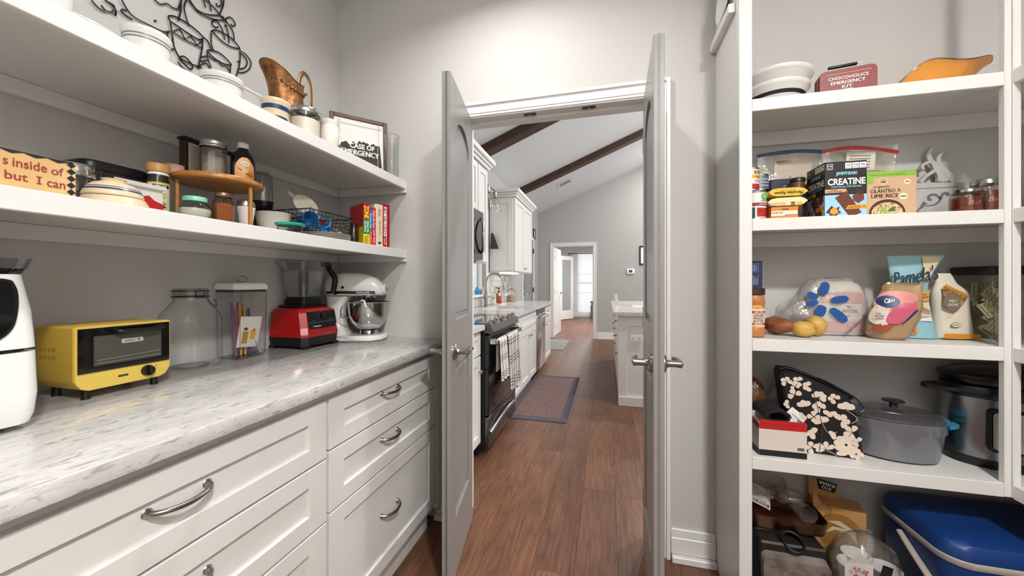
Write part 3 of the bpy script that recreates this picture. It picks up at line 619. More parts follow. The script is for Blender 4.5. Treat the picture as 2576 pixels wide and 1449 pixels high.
ART = [('c',[(0.783,2.063),(0.798,2.041),(0.816,2.032),(0.856,2.034),(0.89,2.038),(0.908,2.051)]),('o',[(0.715,2.012),(0.729,2.001),(0.745,1.999)]),('c',[(0.736,2.013),(0.745,2.005),(0.759,2.009),(0.766,2.028),(0.76,2.034),(0.745,2.033)]),('o',[(0.767,2.004),(0.769,2.02),(0.76,2.031),(0.744,2.034)]),('o',[(0.782,2.034),(0.798,2.042)]),('o',[(0.781,2.031),(0.786,2.024),(0.808,2.02)]),('x',[(0.906,2.097),(0.909,2.104),(0.929,2.114),(0.971,2.115),(1.009,2.105),(1.015,2.096),(0.998,2.082),(0.965,2.082),(0.932,2.085),(0.911,2.088)]),('o',[(0.911,2.088),(0.919,2.028),(0.925,2.001),(0.942,1.979),(0.971,1.979),(0.998,1.983),(1.011,1.985)]),('o',[(1.014,2.089),(1.011,2.051),(1.0,1.986)]),('o',[(0.914,2.056),(0.957,2.053),(1.011,2.058)]),('z',[(0.922,2.061),(0.939,2.08),(0.956,2.055),(0.973,2.078),(0.995,2.058),(1.011,2.084)]),('o',[(0.909,2.052),(0.902,2.034),(0.912,2.021),(0.92,2.032)]),('o',[(0.968,2.219),(0.954,2.173),(0.956,2.146),(0.968,2.11)]),('o',[(0.967,2.201),(0.998,2.182),(1.041,2.188),(1.084,2.21)]),('o',[(0.971,2.204),(0.993,2.187),(1.027,2.193),(1.078,2.225)]),('o',[(0.998,2.242),(1.038,2.242),(1.078,2.225),(1.091,2.209)]),('o',[(0.942,2.194),(0.943,2.151),(0.935,2.105)]),('o',[(0.865,2.127),(0.883,2.124),(0.902,2.14),(0.919,2.138),(0.942,2.15)]),('o',[(1.078,2.287),(1.083,2.274),(1.076,2.259),(1.065,2.252),(1.062,2.26)]),('o',[(1.097,2.211),(1.1,2.229),(1.116,2.244),(1.131,2.238),(1.135,2.227),(1.123,2.214),(1.119,2.221)]),('o',[(1.094,2.142),(1.084,2.176),(1.065,2.192),(1.05,2.185),(1.047,2.17),(1.059,2.166),(1.069,2.175)]),('o',[(1.131,2.165),(1.126,2.195),(1.103,2.215),(1.084,2.227)]),('o',[(1.11,2.139),(1.108,2.176),(1.095,2.203)]),('o',[(1.024,2.216),(1.015,2.243)]),('o',[(1.043,2.217),(1.038,2.245),(1.03,2.257)]),('x',[(1.044,2.14),(1.052,2.151),(1.072,2.161),(1.116,2.165),(1.15,2.15),(1.148,2.142),(1.116,2.129),(1.081,2.129),(1.052,2.142)]),('o',[(1.044,2.134),(1.044,2.096),(1.052,2.073)]),('o',[(1.154,2.145),(1.155,2.099),(1.148,2.058),(1.138,2.021)]),('o',[(1.157,2.137),(1.182,2.135),(1.202,2.116),(1.193,2.083),(1.168,2.056),(1.148,2.047)]),('o',[(1.157,2.127),(1.178,2.12),(1.185,2.103),(1.175,2.08),(1.154,2.063)]),('x',[(1.03,2.059),(1.05,2.073),(1.081,2.078),(1.116,2.063),(1.115,2.056),(1.087,2.046),(1.059,2.046)]),('o',[(1.03,2.058),(1.032,2.033),(1.044,2.003)]),('o',[(1.116,2.058),(1.115,2.023)]),('o',[(1.035,2.044),(1.056,2.041),(1.072,2.047),(1.081,2.036),(1.097,2.042),(1.113,2.032)]),('x',[(0.939,1.978),(0.955,1.993),(0.979,1.977),(0.976,1.961),(0.965,1.961)]),('o',[(0.934,1.963),(0.944,1.952),(0.957,1.948)]),('o',[(0.903,1.989),(0.924,2.0)]),('o',[(1.009,2.024),(1.03,2.041)]),('o',[(1.008,2.009),(1.03,2.025)]),('o',[(1.015,2.102),(1.032,2.095),(1.044,2.071)]),('o',[(0.998,1.976),(1.015,2.004),(1.03,2.01),(1.038,1.996)])]
t = thing('coffee_cup_wall_art', 'black wire wall art of steaming coffee cups above the higher shelf', 'wall art', (-1.433, .95, 2.1))
def oval(cy, cz, ry, rz): return [(cy + ry * math.cos(2 * math.pi * i / 10), cz + rz * math.sin(2 * math.pi * i / 10)) for i in range(10)]
ART += [('x', oval(.865, 2.235, .085, .02)), ('o', [(.783, 2.075), (.776, 2.15), (.78, 2.235)]), ('o', [(.936, 2.15), (.948, 2.2), (.95, 2.235)]), ('x', oval(1.025, 2.3, .065, .017)), ('o', [(.955, 2.22), (.958, 2.26), (.96, 2.3)]), ('o', [(1.075, 2.23), (1.088, 2.27), (1.09, 2.3)]),
        ('o', [(.84, 2.25), (.855, 2.29), (.84, 2.33), (.86, 2.36), (.875, 2.345)]), ('o', [(1.01, 2.31), (1.02, 2.35), (1.005, 2.38), (1.025, 2.41), (1.04, 2.39)])]
for k, pts in ART:
    P = [(0, y - .95, z - 2.1) for y, z in pts]
    tube('wire_line', P if k == 'z' else spline(P, 4, k == 'x'), .0024, BLACK, t, 6, k == 'x')
for y, z in ((.87, 2.06), (1.1, 2.2), (1.15, 2.09)): tube('standoff', [(-.006, y - .95, z - 2.1), (.001, y - .95, z - 2.1)], .003, BLACK, t, 6)
def bowl_prof(r0, r1, h, th=.004, foot=.6): return [(0, .004), (r0 * foot, .004), (r0 * foot, 0), (r0 * foot + .004, 0), (r0, .004), (r0 + (r1 - r0) * .55, h * .4), (r1, h * .88), (r1 + .003, h * .95), (r1 + .002, h), (r1 - th, h), (r1 - th - .003, h * .85), (r0 + (r1 - r0) * .5 - th, h * .4), (r0 - th, th + .006), (0, th + .005)]
def banded(t, bands, prof, m, seg=40):
    for a, b in bands:
        P = []
        for z in [a + (b - a) * i / 3 for i in range(4)]:
            for (r0, z0), (r1, z1) in zip(prof, prof[1:]):
                if z1 > z0 and z0 <= z <= z1: P.append((r0 + (r1 - r0) * (z - z0) / (z1 - z0) + .0005, z)); break
        lathe('painted_band', P, m, t, seg=seg)
t = thing('casserole_dish', 'big white oval casserole dish at the near end of the higher shelf', 'dish', (-1.285, .60, Z1), 90)
lathe('dish_body', [(0, .003), (.075, .003), (.085, .01), (.1, .05), (.108, .095), (.115, .1), (.114, .104), (.1, .1), (.092, .05), (.08, .012), (0, .01)], WGL, t, seg=44, sy=.72)
t = thing('square_dish', 'white squarish ramekin at the front of the higher shelf, cut by the picture edge', 'dish', (-1.1, .455, Z1), 90)
loft('dish_body', [rr3(.04, .04, .015, .001), rr3(.048, .048, .018, .02), rr3(.052, .052, .02, .088), rr3(.046, .046, .018, .089), rr3(.042, .042, .016, .02)], WGL, t)
for nm, x, y, r, h, lab in (('crock_bowl', -1.132, .668, .047, .1, 'small white bowl with two grey rings, the nearer of the striped white pair'), ('crock_bowl', -1.128, .853, .053, .088, 'small white bowl with two grey rings, beside the blue-banded bowl')):
    t = thing(nm, lab, 'bowl', (x, y, Z1), 90, 'white bowls with grey rings'); pr = [(0, .004), (r * .75, .002), (r * .8, .006), (r * .9, h * .35), (r * .96, h * .86), (r * 1.0, h * .9), (r * 1.02, h * .98), (r, h), (r * .93, h * .97), (r * .88, h * .4), (0, .01)]
    lathe('bowl_body', pr, WGL, t, seg=44); banded(t, ((h * .7, h * .735), (h * .78, h * .815)), pr, GREYL)
t = thing('baking_dish', 'white rectangular baking dish behind the copper pitcher and blue-banded bowl', 'dish', (-1.275, .985, Z1), 90)
loft('dish_body', [rr3(.085, .085, .02, .001), rr3(.09, .095, .02, .01), rr3(.1, .105, .025, .112), rr3(.108, .112, .025, .118), rr3(.106, .11, .024, .123), rr3(.092, .098, .02, .119), rr3(.084, .09, .02, .015)], WGL, t)
t = thing('banded_bowl', 'cream stoneware bowl with two broad navy bands', 'bowl', (-1.092, 1.005, Z1), 90)
pr = [(0, .003), (.028, .002), (.031, .006), (.036, .03), (.0415, .066), (.044, .074), (.0455, .08), (.044, .085), (.039, .082), (.036, .05), (.028, .01), (0, .009)]
lathe('bowl_body', pr, CRM, t, seg=44); banded(t, ((.014, .029), (.05, .064)), pr, NAVY)
# copper pitcher
COP = M('embossed_copper', '#a8754a', .42, .75, mix=('#553018', 26, (1, 1, 1), .3, .68), bump=(60, .5)); BRASS = M('worn_brass', '#8a6b4a', .4, .8)
t = thing('copper_pitcher', 'embossed copper pitcher with pouring lip and strap handle', 'pitcher', (-1.268, 1.225, Z1), 90)
def lip(a, r, z):   # spout lifts towards local -x
    return 0 if z < .21 else (z - .21) / .08 * (.034 * max(0, -math.cos(a)) ** 2.5 + .012 * max(0, math.cos(a)) ** 2 - .012 * math.sin(a) ** 2)
def lipr(a, r, z): return r * (1 + (0 if z < .16 else ((z - .16) / .13) ** 1.4 * (.95 * max(0, -math.cos(a)) ** 3.5)))
lathe('body', [(0, .004), (.05, .003), (.055, .0), (.058, .008), (.068, .05), (.073, .1), (.069, .15), (.06, .195), (.055, .235), (.0555, .265), (.058, .292), (.056, .293), (.052, .235), (.056, .18), (0, .05)], COP, t, seg=48, dz=lip, mod=lipr)
tube('rim', [((lipr(a, .058, .292)) * math.cos(a), lipr(a, .058, .292) * math.sin(a), .292 + lip(a, .058, .292)) for a in [2 * math.pi * i / 40 for i in range(40)]], .0022, BRASS, t, 6, True)
for i in range(13):
    a = math.pi * (1.02 + .92 * i / 12); z = .252 + .6 * lip(a, 0, .27); r_ = lipr(a, .0565, .252)
    lathe('embossed_bead', [(0, 0), (.007, .001), (.005, .004), (0, .005)], COP, t, (r_ * math.cos(a), r_ * math.sin(a), z), (90, 0, math.degrees(a) + 90), seg=10)
for i in range(7):
    a = math.pi * (1.4 + .03 * i) ; 
    tube('embossed_spray', [(.0725 * math.cos(a), .0725 * math.sin(a), .09 + .004 * (i % 3)), (.069 * math.cos(a + .06 * (i - 3)), .069 * math.sin(a + .06 * (i - 3)), .14 + .01 * (i % 2))], .0024, COP, t, 6)
tube('handle', spline([(.052, .0, .29), (.06, .0, .345), (.078, 0, .374), (.1, 0, .372), (.116, 0, .34), (.12, 0, .27), (.11, 0, .16), (.094, 0, .09), (.068, 0, .06)], 5), .0045, BRASS, t, 8, flat=2)
tube('thumb_curl', spline([(.058, 0, .31), (.074, 0, .29), (.088, 0, .286), (.096, 0, .296)], 4), .003, BRASS, t, 6, flat=2)
# candle jar
t = thing('candle_jar', 'squat glass jar of cream wax with a steel rim', 'jar', (-1.088, 1.128, Z1), 90)
lathe('glass_body', [(0, .003), (.044, .001), (.048, .005), (.05, .02), (.05, .096)], GLASS, t, seg=36)
lathe('wax', [(0, .006), (.046, .006), (.0475, .02), (.0475, .072), (0, .074)], M('cream_wax', '#e6dccb', .5), t, seg=36)
lathe('rim', [(.0495, .094), (.0515, .094), (.0525, .1), (.0525, .109), (.05, .112), (0, .112)], CHROME, t, seg=36)
# cream mug
t = thing('cream_mug', 'cream mug with rolled rim beside the framed sign', 'mug', (-1.063, 1.222, Z1), 90)
lathe('mug_body', [(0, .003), (.024, .002), (.03, .01), (.035, .035), (.035, .06), (.031, .085), (.03, .09), (.034, .098), (.034, .108), (.031, .11), (.0275, .09), (.031, .05), (.02, .012), (0, .01)], CRMW, t, seg=40)
tube('handle', spline([(.031, -.004, .076), (.044, -.006, .078), (.052, -.007, .062), (.048, -.006, .04), (.033, -.004, .028)], 5), .0045, CRMW, t, 8)
# framed sign
t = thing('framed_coffee_sign', 'brown wood framed print reading CASE OF EMERGENCY over coffee beans', 'sign', (-1.216, 1.607, Z1), 47, rx=-3)
FW = M('brown_wood_frame', '#6b4a33', .5, mix=('#47301f', 20, (1, 1, 6), .3, .7)); w2, h = .137, .316
for a, b in (((-w2, -.009, 0), (-w2 + .019, .009, h)), ((w2 - .019, -.009, 0), (w2, .009, h)), ((-w2 + .0195, -.009, 0), (w2 - .0195, .009, .019)), ((-w2 + .0195, -.009, h - .019), (w2 - .0195, .009, h))): box('frame_bar', a, b, FW, t, .002)
box('print', (-w2 + .018, -.002, .018), (w2 - .018, .006, h - .018), M('print_white', '#e9e6e2', .5), t)
BEAN = M('coffee_bean_print', '#2a1c15', .6, mix=('#080504', 90, (1, 1, 1), .4, .62)); random.seed(3)
top = [(-.1 + .2 * i / 20, .188 + random.uniform(-.012, .012) - .012 * abs(i / 10 - 1.3)) for i in range(21)]
patch('bean_print', [(-.112, .022), (.112, .022)] + top[::-1], BEAN, t, -.0026)
def frame_line(d):
    c = .018; x, z0, z1 = .112 - d, .026 + d, .29 - d
    o = []
    for sx, sz, cx, cz in ((1, 1, x, z1), (-1, 1, -x, z1), (-1, -1, -x, z0), (1, -1, x, z0)):
        arc = [(cx - sx * c * math.cos(R(q)), 0, cz - sz * c * math.sin(R(q))) for q in (0, 30, 60, 90)]
        arc = [(cx - sx * c * math.sin(R(q)) , -.003, cz - sz * c * math.cos(R(q))) for q in (0, 30, 60, 90)]
        o += arc if sx * sz < 0 else arc[::-1]
    return o
for d in (0, .005): tube('border_line', frame_line(d), .0007, WHT if d else M('grey_line', '#9a9794', .6), t, 4, True)
CASE = M('case_white', '#f2efe9', .6)
txt('CASE OF', CASE, t, .014, .165, .12, .026, -.0031, bold=.035); txt('EMERGENCY', CASE, t, .006, .131, .178, .026, -.0031, bold=.035)
box('easel_back', (-.02, .0095, .02), (.02, .013, .2), FW, t)
# glass vase
t = thing('glass_vase', 'tall clear glass vase behind the framed sign', 'vase', (-1.065, 1.66, Z1), 90)
lathe('glass_body', [(0, .004), (.03, .002), (.033, .01), (.032, .1), (.034, .2), (.037, .218), (.0365, .221)], GL('vase_glass', '#eef1f0', .55, .06), t, seg=32)
lathe('rim', [(.0362, .2195), (.0375, .2215), (.0365, .2235), (.0355, .2215)], GL('thick_glass', '#c9cfcc'), t, seg=32)

# ------------------------------------------------------------------ lower left-hand shelf
Z2 = 1.3705
t = thing('quote_board', 'cream wooden plaque with red typewritten words and black zigzag edge', 'sign', (-1.04, .31, Z2), 90)
SGN = M('antiqued_cream', '#dcb67e', .6, mix=('#c79d62', 9, (1, 1, 1), .3, .7)); STX = M('typed_red', '#8f3327', .6)
box('board', (-.19, -.006, 0), (.183, .006, .069), SGN, t, .001)
zz = [(-.19, .0685)] + [q for i in range(13) for q in ((-.19 + i * .029, .062), (-.19 + i * .029 + .0145, .0668))] + [(.183, .0685)]
patch('zigzag_edge', zz, INK, t, -.0066)
for i in range(5): patch('diamond', [(.176, .003 + i * .0135), (.1825, .0095 + i * .0135), (.176, .016 + i * .0135), (.1695, .0095 + i * .0135)], INK, t, -.0066)
for s, x, z, w, h_ in (('s', .0935, .0455, .006, .011), ('inside', .1225, .047, .042, .0165), ('of', .157, .0455, .0165, .0155), ('but', .106, .0225, .027, .0155), ('can', .1555, .0185, .0245, .0115)): txt(s, STX, t, x, z, w, h_, -.0066, bold=.012)
patch('lettering', [(.1300, .0145), (.1370, .0145), (.1370, .0165), (.1348, .0165), (.1348, .0272), (.1370, .0272), (.1370, .0292), (.1300, .0292), (.1300, .0272), (.1322, .0272), (.1322, .0165), (.1300, .0165)], STX, t, -.0066)
t = thing('preserve_jar', 'glass jar with a steel screw band behind the quote plaque', 'jar', (-1.215, .575, Z2), 90)
lathe('glass_body', [(0, .003), (.032, .001), (.037, .008), (.037, .07), (.033, .08)], GL('olive_glass', '#a8a698', .6, .1), t, seg=28); lathe('screw_band', [(.034, .078), (.0355, .08), (.0355, .104), (.033, .107), (0, .107)], CHROME, t, seg=32)
t = thing('food_box', 'smoky clear plastic food box with a black lid', 'food box', (-1.35, .70, Z2), 90)
loft('box_body', [rr3(.06, .055, .02, .001), rr3(.068, .06, .022, .125)], GL('smoky_box', '#7e7f80', .4, .06, .35, '#4b4a4a'), t, cap=False); loft('lid', [rr3(.072, .064, .024, .1255), rr3(.074, .066, .025, .14), rr3(.07, .062, .024, .149), rr3(.06, .052, .02, .152)], BLACK, t)
t = thing('cream_bowl_stack_base', 'wide cream stoneware bowl turned over on the shelf, under the blue-lined one', 'bowl', (-1.118, .598, Z2), 90)
lathe('bowl_body', [(.0, .0), (.06, 0), (.062, .003), (.059, .012), (.052, .026), (0, .027)], CRM, t, seg=44)
t = thing('blue_line_bowl', 'cream bowl with two navy lines turned upside down on the wider cream bowl', 'bowl', (-1.118, .596, Z2 + .0275), 90)
pr = [(0, 0), (.05, 0), (.0515, .003), (.049, .012), (.044, .022), (.034, .031), (.02, .036)]
lathe('bowl_body', pr + [(0, .037)], CRM, t, seg=44); banded(t, ((.0125, .0165), (.019, .0205)), pr, NAVY); lathe('foot_ring', [(.012, .036), (.019, .036), (.02, .042), (.022, .043), (.0, .043)], CRM, t, seg=28)
t = thing('mix_carton', 'white and red carton of instant mix behind the cream bowls', 'carton', (-1.205, .68, Z2), 90)
box('carton', (-.055, -.022, 0), (.055, .022, .085), M('carton_white', '#dcd9d5', .5), t, .0008); patch('red_print', [(-.055, .001), (.0545, .001), (.0545, .044), (.036, .05), (.022, .062), (.006, .056), (-.012, .04), (-.055, .03)], RED, t, -.0226)
box('flap', (-.055, -.022, .0855), (.055, -.0215, .094), M('carton_white', '#dcd9d5', .5), t, rot=(8, 0, 0)); patch('name_strip', rect(.004, .014, .053, .029), WHT, t, -.0229); txt('Instant', INK, t, .028, .0215, .046, .0105, -.0232, bold=.03)
t = thing('vanilla_bottle', 'slim bottle with tan cap and cream vanilla label beside the bamboo stand', 'bottle', (-1.247, .763, Z2), 64); t.scale = (1.17, 1.17, 1.24)
lathe('glass_body', [(0, .002), (.019, .001), (.0205, .004), (.0205, .095), (.0185, .105), (.0185, .112)], GL('brown_glass', '#6d5f52', .5, .08, .25, '#3c322b'), t, seg=28); lathe('collar', [(.0195, .11), (.0195, .116), (0, .116)], WHITEP, t, seg=24); lathe('cap', [(.0215, .1165), (.022, .118), (.022, .134), (.0205, .136), (0, .136)], M('tan_cap', '#c0914f', .45), t, seg=28)
LBL = M('label_cream', '#e6ddb8', .6); wrapband('label', .021, .022, .092, -70, 70, LBL, t); wrapband('label_bar', .0213, .08, .087, -35, 55, INK, t); wrapband('label_bar', .0213, .089, .092, -70, 70, M('label_yellow', '#d9b53a', .6), t)
txt('KIRKLAND', WHT, t, .003, .0835, .022, .0042, wrap=.0216, bold=.02); txt('ORGANIC', INK, t, .004, .074, .016, .003, wrap=.0216); txt('VANILLA\nEXTRACT', INK, t, .004, .062, .018, .013, wrap=.0216)
for i in range(5): patch('flower_print', ell(.004 + .0045 * math.cos(1.26 * i), .044 + .0045 * math.sin(1.26 * i), .003, .002, 8, 1.26 * i), M('flower_yellow', '#d8c24a', .6), t, -.0216)
patch('leaf_print', [(-.006, .036), (.004, .04), (.013, .035), (.004, .032)], INK, t, -.0216)
# bamboo two-tier stand
BAM = M('bamboo', '#bf8440', .38, mix=('#9c6528', 14, (1, 14, 1), .3, .7))
t = thing('bamboo_stand', 'round two-tier bamboo stand on the lower shelf', 'stand', (-1.2, .9, Z2), 90)
lathe('base_disc', [(0, 0), (.106, 0), (.108, .003), (.108, .009), (.106, .011), (0, .011)], BAM, t, seg=56); lathe('top_disc', [(0, .139), (.112, .139), (.1165, .143), (.1165, .151), (.114, .155), (0, .155)], BAM, t, seg=64)
for x, y in ((.026, -.094), (-.094, .04), (.07, .07)): lathe('post', [(0, .0115), (.0058, .0115), (.0058, .1385), (0, .1385)], BAM, t, (x, y, 0), seg=14)
ZT = Z2 + .1555
t = thing('label_tin', 'dark brown carton with a printed back panel at the back of the bamboo stand', 'carton', (-1.287, .925, ZT), 90)
DBR = M('dark_brown_card', '#2b1b19', .5); box('carton', (-.075, -.013, 0), (.075, .013, .124), DBR, t, .001); prism('lid', rect(-.079, .1245, .079, .132), .034, DBR, t, 'XZ', -.017, .001); patch('panel', rect(-.066, .012, .066, .116), M('panel_cream', '#c8bfb2', .6), t, -.0136)
for i in range(14): patch('fine_print', rect(-.06, .02 + i * .0066, .05 - (i * 37 % 5) * .006, .0222 + i * .0066), M('print_grey', '#6a605a', .6), t, -.0139)
t = thing('screw_lid_jar', 'ribbed glass jar with steel screw lid on the bamboo stand', 'jar', (-1.208, .887, ZT), 90)
lathe('glass_body', [(0, .002), (.03, .001), (.034, .004), (.034, .092), (.031, .1)], GL('ribbed_glass', '#c6c2ba', .6, .1, .12, '#b8b2a6'), t, seg=12, smooth=False); lathe('contents', [(0, .003), (.029, .003), (.029, .07), (0, .075)], M('pale_powder', '#b8b0a4', .8), t, seg=16)
lathe('screw_lid', [(.035, .098), (.0365, .1), (.0365, .104), (.0355, .106), (.0365, .109), (.036, .118), (.03, .121), (0, .121)], CHROME, t, seg=36)
t = thing('syrup_bottle', 'black syrup bottle with white cap and orange vanilla label', 'bottle', (-1.163, .948, ZT), 62)
def ov(a, b, z, n=24): return [(a * math.cos(2 * math.pi * i / n), b * math.sin(2 * math.pi * i / n), z) for i in range(n)]
loft('bottle_body', [ov(.03, .02, 0), ov(.034, .023, .006), ov(.034, .023, .06), ov(.032, .022, .082), ov(.024, .018, .1), ov(.014, .0135, .11), ov(.0135, .0135, .118)], BLACKG, t); lathe('cap', [(.0155, .1145), (.016, .116), (.016, .131), (.0145, .133), (0, .133)], WHITEP, t, seg=28)
curved_label('label', .034, .023, .006, .082, lambda z: .026 * min(1, math.sqrt(max(.02, (.084 - z) / .03))), M('orange_label', '#d07f36', .5, mix=('#e8b98c', 30, (1, 1, .5), .35, .6)), t)
patch('label_oval', ell(0, .061, .013, .0085, 16), LBL, t, -.0248); txt('VANILLA', INK, t, 0, .061, .018, .0035, -.0251)
for i in range(6): patch('flower_print', ell(.0 + .005 * math.cos(1.05 * i), .037 + .005 * math.sin(1.05 * i), .0045, .0022, 8, 1.05 * i), M('vanilla_flower', '#ecd28a', .6), t, -.0251)
for a, b in (((.004, .03), (.02, .022)), ((.004, .034), (.021, .028)), ((-.02, .046), (-.008, .04))): patch('pod_print', [a, (a[0], a[1] - .0015), (b[0], b[1] - .0015), b], INK, t, -.0252)
t = thing('cupcake_liners', 'short stack of pink fluted cupcake liners on the edge of the bamboo stand', 'liners', (-1.262, .812, ZT), 90)
for k in range(3): lathe('paper_liner', [(0, .002 + k * .005), (.017, .001 + k * .005), (.0235, .017 + k * .005)], M('pink_paper', '#d5aa9e', .7), t, seg=48, mod=lambda a, r, z: r * (1 + .035 * math.cos(24 * a)))
ZB = Z2 + .0115
t = thing('mint_lid_jar', 'round glass jar of white powder with a mint green lid', 'jar', (-1.16, .80, ZB), 90)
lathe('glass_body', [(0, .002), (.026, .001), (.034, .008), (.038, .022), (.0375, .034), (.032, .046), (.0265, .052)], GL('green_glass', '#cdd6cd', .5, .06), t, seg=36); lathe('powder', [(0, .003), (.026, .003), (.0345, .012), (.037, .022), (.0365, .031), (0, .034)], M('white_powder', '#ded6cf', .9), t, seg=30); lathe('lid', [(.027, .0525), (.028, .053), (.028, .0645), (.027, .066), (0, .066)], M('mint_lid', '#7fc3a6', .4), t, seg=36)
t = thing('cinnamon_jar', 'eight-sided jar of brown spice with steel lid, on the lower bamboo tier', 'jar', (-1.142, .868, ZB), 82)
lathe('glass_body', [(0, .002), (.025, .001), (.027, .004), (.0285, .06), (.021, .074), (.0205, .08)], GL('amber_glass', '#e0cbb2', .4, .05), t, seg=8, smooth=False, phase=.5); lathe('ground_spice', [(0, .003), (.0245, .003), (.0265, .052), (.02, .06), (0, .06)], M('brown_spice', '#95562a', .8), t, seg=8, smooth=False, phase=.5); lathe('lid', [(.0215, .0805), (.0225, .082), (.0225, .09), (.0205, .093), (0, .093)], M('copper_lid', '#b08a78', .3, .9), t, seg=28)
t = thing('measuring_cone', 'stack of ribbed white measuring cups with a domed steel top', 'measuring cups', (-1.148, .945, ZB), 90)
lathe('ribbed_cup', [(0, .001), (.0165, 0)] + [(.017 + .0085 * i / 7 + (.0008 if i % 2 else 0), .009 * i) for i in range(8)] + [(.026, .065), (0, .066)], M('ribbed_white', '#d9d4cc', .4), t, seg=32); lathe('steel_top', [(.0265, .0665), (.0265, .074), (.023, .084), (.012, .089), (0, .09)], M('rose_steel', '#bcb0a8', .25, .9), t, seg=32)
# right of the stand
t = thing('black_canister', 'black plastic canister under an upturned blending cup', 'canister', (-1.318, 1.155, Z2), 90); lathe('body', [(0, 0), (.03, 0), (.032, .004), (.035, .138), (.038, .145), (.038, .149), (0, .15)], BLACKG, t, seg=32)
t = thing('blending_cup', 'tall clear blending cup upside down on the black canister', 'cup', (-1.318, 1.155, Z2 + .1505), 90); lathe('cup_body', [(.034, 0), (.0345, .02), (.033, .085), (.027, .108), (.02, .112), (0, .113)], GL('cup_plastic', '#c9cac9', .6, .1, .06, '#a5a5a5'), t, seg=36); lathe('base_ring', [(.021, .1125), (.023, .117), (.02, .1175)], GL('thick_glass', '#c9cfcc'), t, seg=28)
t = thing('pale_grey_bowl', 'deep pale grey mixing bowl to the right of the bamboo stand', 'bowl', (-1.19, 1.085, Z2), 90); pr = [(0, .002), (.03, .001), (.036, .006), (.05, .045), (.057, .08), (.059, .082), (.057, .084), (.047, .045), (.032, .01), (0, .008)]; lathe('bowl_body', pr, M('pale_grey_plastic', '#cbc8bd', .4), t, seg=44)
t = thing('teal_lid_dish', 'small round glass dish with a teal plastic lid', 'food box', (-1.062, 1.035, Z2), 90); lathe('glass_body', [(0, .002), (.034, .001), (.038, .006), (.04, .024)], GL('green_glass', '#cdd6cd'), t, seg=36); lathe('lid', [(.04, .0245), (.0445, .026), (.0465, .029), (.0465, .032), (.0445, .034), (.038, .0335), (0, .0335)], M('teal_lid', '#1fa98c', .35), t, seg=40)
PLT = M('plate_white', '#dcd8d2', .25)
for k in range(5):
    o = lathe('dinner_plate', [(0, .0005), (.06, .0005), (.066, .001), (.1, .0046), (.101, .0052), (.098, .0056), (.064, .0028), (0, .0028)], PLT, None, (-1.132, 1.272, Z2 + k * .0056), seg=56)
    tag(o, ('lowest white plate in the stack under the wire basket', 'second white plate from the bottom of the stack under the wire basket', 'middle white plate of the stack under the wire basket', 'second white plate from the top of the stack under the wire basket', 'topmost white plate, directly under the wire basket')[k], 'plate', 'white plates under the wire basket')
# wire basket with utensils
ZK = Z2 + .0285
t = thing('wire_basket', 'black wire mesh basket of kitchen oddments on the plate stack', 'basket', (-1.19, 1.255, ZK), 90)
bx0, bx1, by0, by1, bh = -.125, .125, -.12, .12, .078
tube('rim', [(bx0, by0, bh), (bx1, by0, bh), (bx1, by1, bh), (bx0, by1, bh)], .0028, BLACK, t, 6, True)
for i in range(13):
    f = i / 12; x = bx0 + (bx1 - bx0) * f
    tube('wire', [(x, by0, bh), (x * .9, by0 * .88, .002), (x * .9, by1 * .88, .002), (x, by1, bh)], .0015, BLACK, t, 4)
for i in range(1, 12):
    f = i / 12; y = by0 + (by1 - by0) * f
    tube('wire', [(bx0, y, bh), (bx0 * .9, y * .88, .002), (bx1 * .9, y * .88, .002), (bx1, y, bh)], .0015, BLACK, t, 4)
for k in range(1, 5):
    f = k / 5; s_ = .88 + .12 * f
    tube('wire', [(bx0 * (.9 + .1 * f), by0 * s_, bh * f), (bx1 * (.9 + .1 * f), by0 * s_, bh * f), (bx1 * (.9 + .1 * f), by1 * s_, bh * f), (bx0 * (.9 + .1 * f), by1 * s_, bh * f)], .0015, BLACK, t, 4, True)
BLU = M('blue_enamel', '#0f6fae', .2, coat=.4)
t = thing('blue_cup', 'glossy blue measuring cup with ring handle lying in the wire basket', 'cup', (-1.135, 1.185, ZK + .042), 60)
lathe('cup_body', [(0, -.034), (.02, -.032), (.03, -.02), (.034, .02), (.0345, .026), (.032, .026), (.028, -.018), (0, -.028)], BLU, t, None, (80, 0, 20), seg=32)
tube('ring_handle', [(.055 + .024 * math.cos(a), -.022, .0 + .022 * math.sin(a)) for a in [2 * math.pi * i / 24 for i in range(24)]], .0042, BLU, t, 8, True)
t = thing('blue_scoop', 'smaller blue scoop under the blue cup in the wire basket', 'scoop', (-1.12, 1.262, ZK + .022), 70)
lathe('bowl', [(0, -.018), (.016, -.014), (.022, 0), (.02, 0), (.014, -.011), (0, -.014)], BLU, t, None, (70, 0, 0), seg=24); tube('handle', [(.02, 0, 0), (.06, .012, -.008)], .005, BLU, t, 8)
t = thing('yellow_scourer_pack', 'crumpled yellow packet in the wire basket', 'packet', (-1.15, 1.33, ZK + .02), 60); loft('packet', [[(-.04 + .08 * i / 3 * 1, (-.014 + .005 * math.sin(2 * i + j)) * (1 if j % 2 else -1), -.012 + .02 * (j // 2) + .006 * math.sin(3 * i + j)) for j in (0, 1, 3, 2)] for i in range(4)], M('yellow_film', '#c9a63c', .3), t)
t = thing('red_spatula', 'red silicone spatula leaning out of the wire basket', 'spatula', (-1.21, 1.29, ZK + .01), 90); loft('blade', [[(.038, -.004, .075), (.062, -.004, .06), (.062, .004, .06), (.038, .004, .075)], [(.075, -.005, .03), (.1, -.005, .022), (.1, .005, .022), (.075, .005, .03)]], M('red_silicone', '#a3191b', .4), t); tube('handle', [(.05, 0, .068), (.01, .0, .1), (-.01, 0, .112)], .005, M('clear_handle', '#c9c2c0', .3), t, 8)
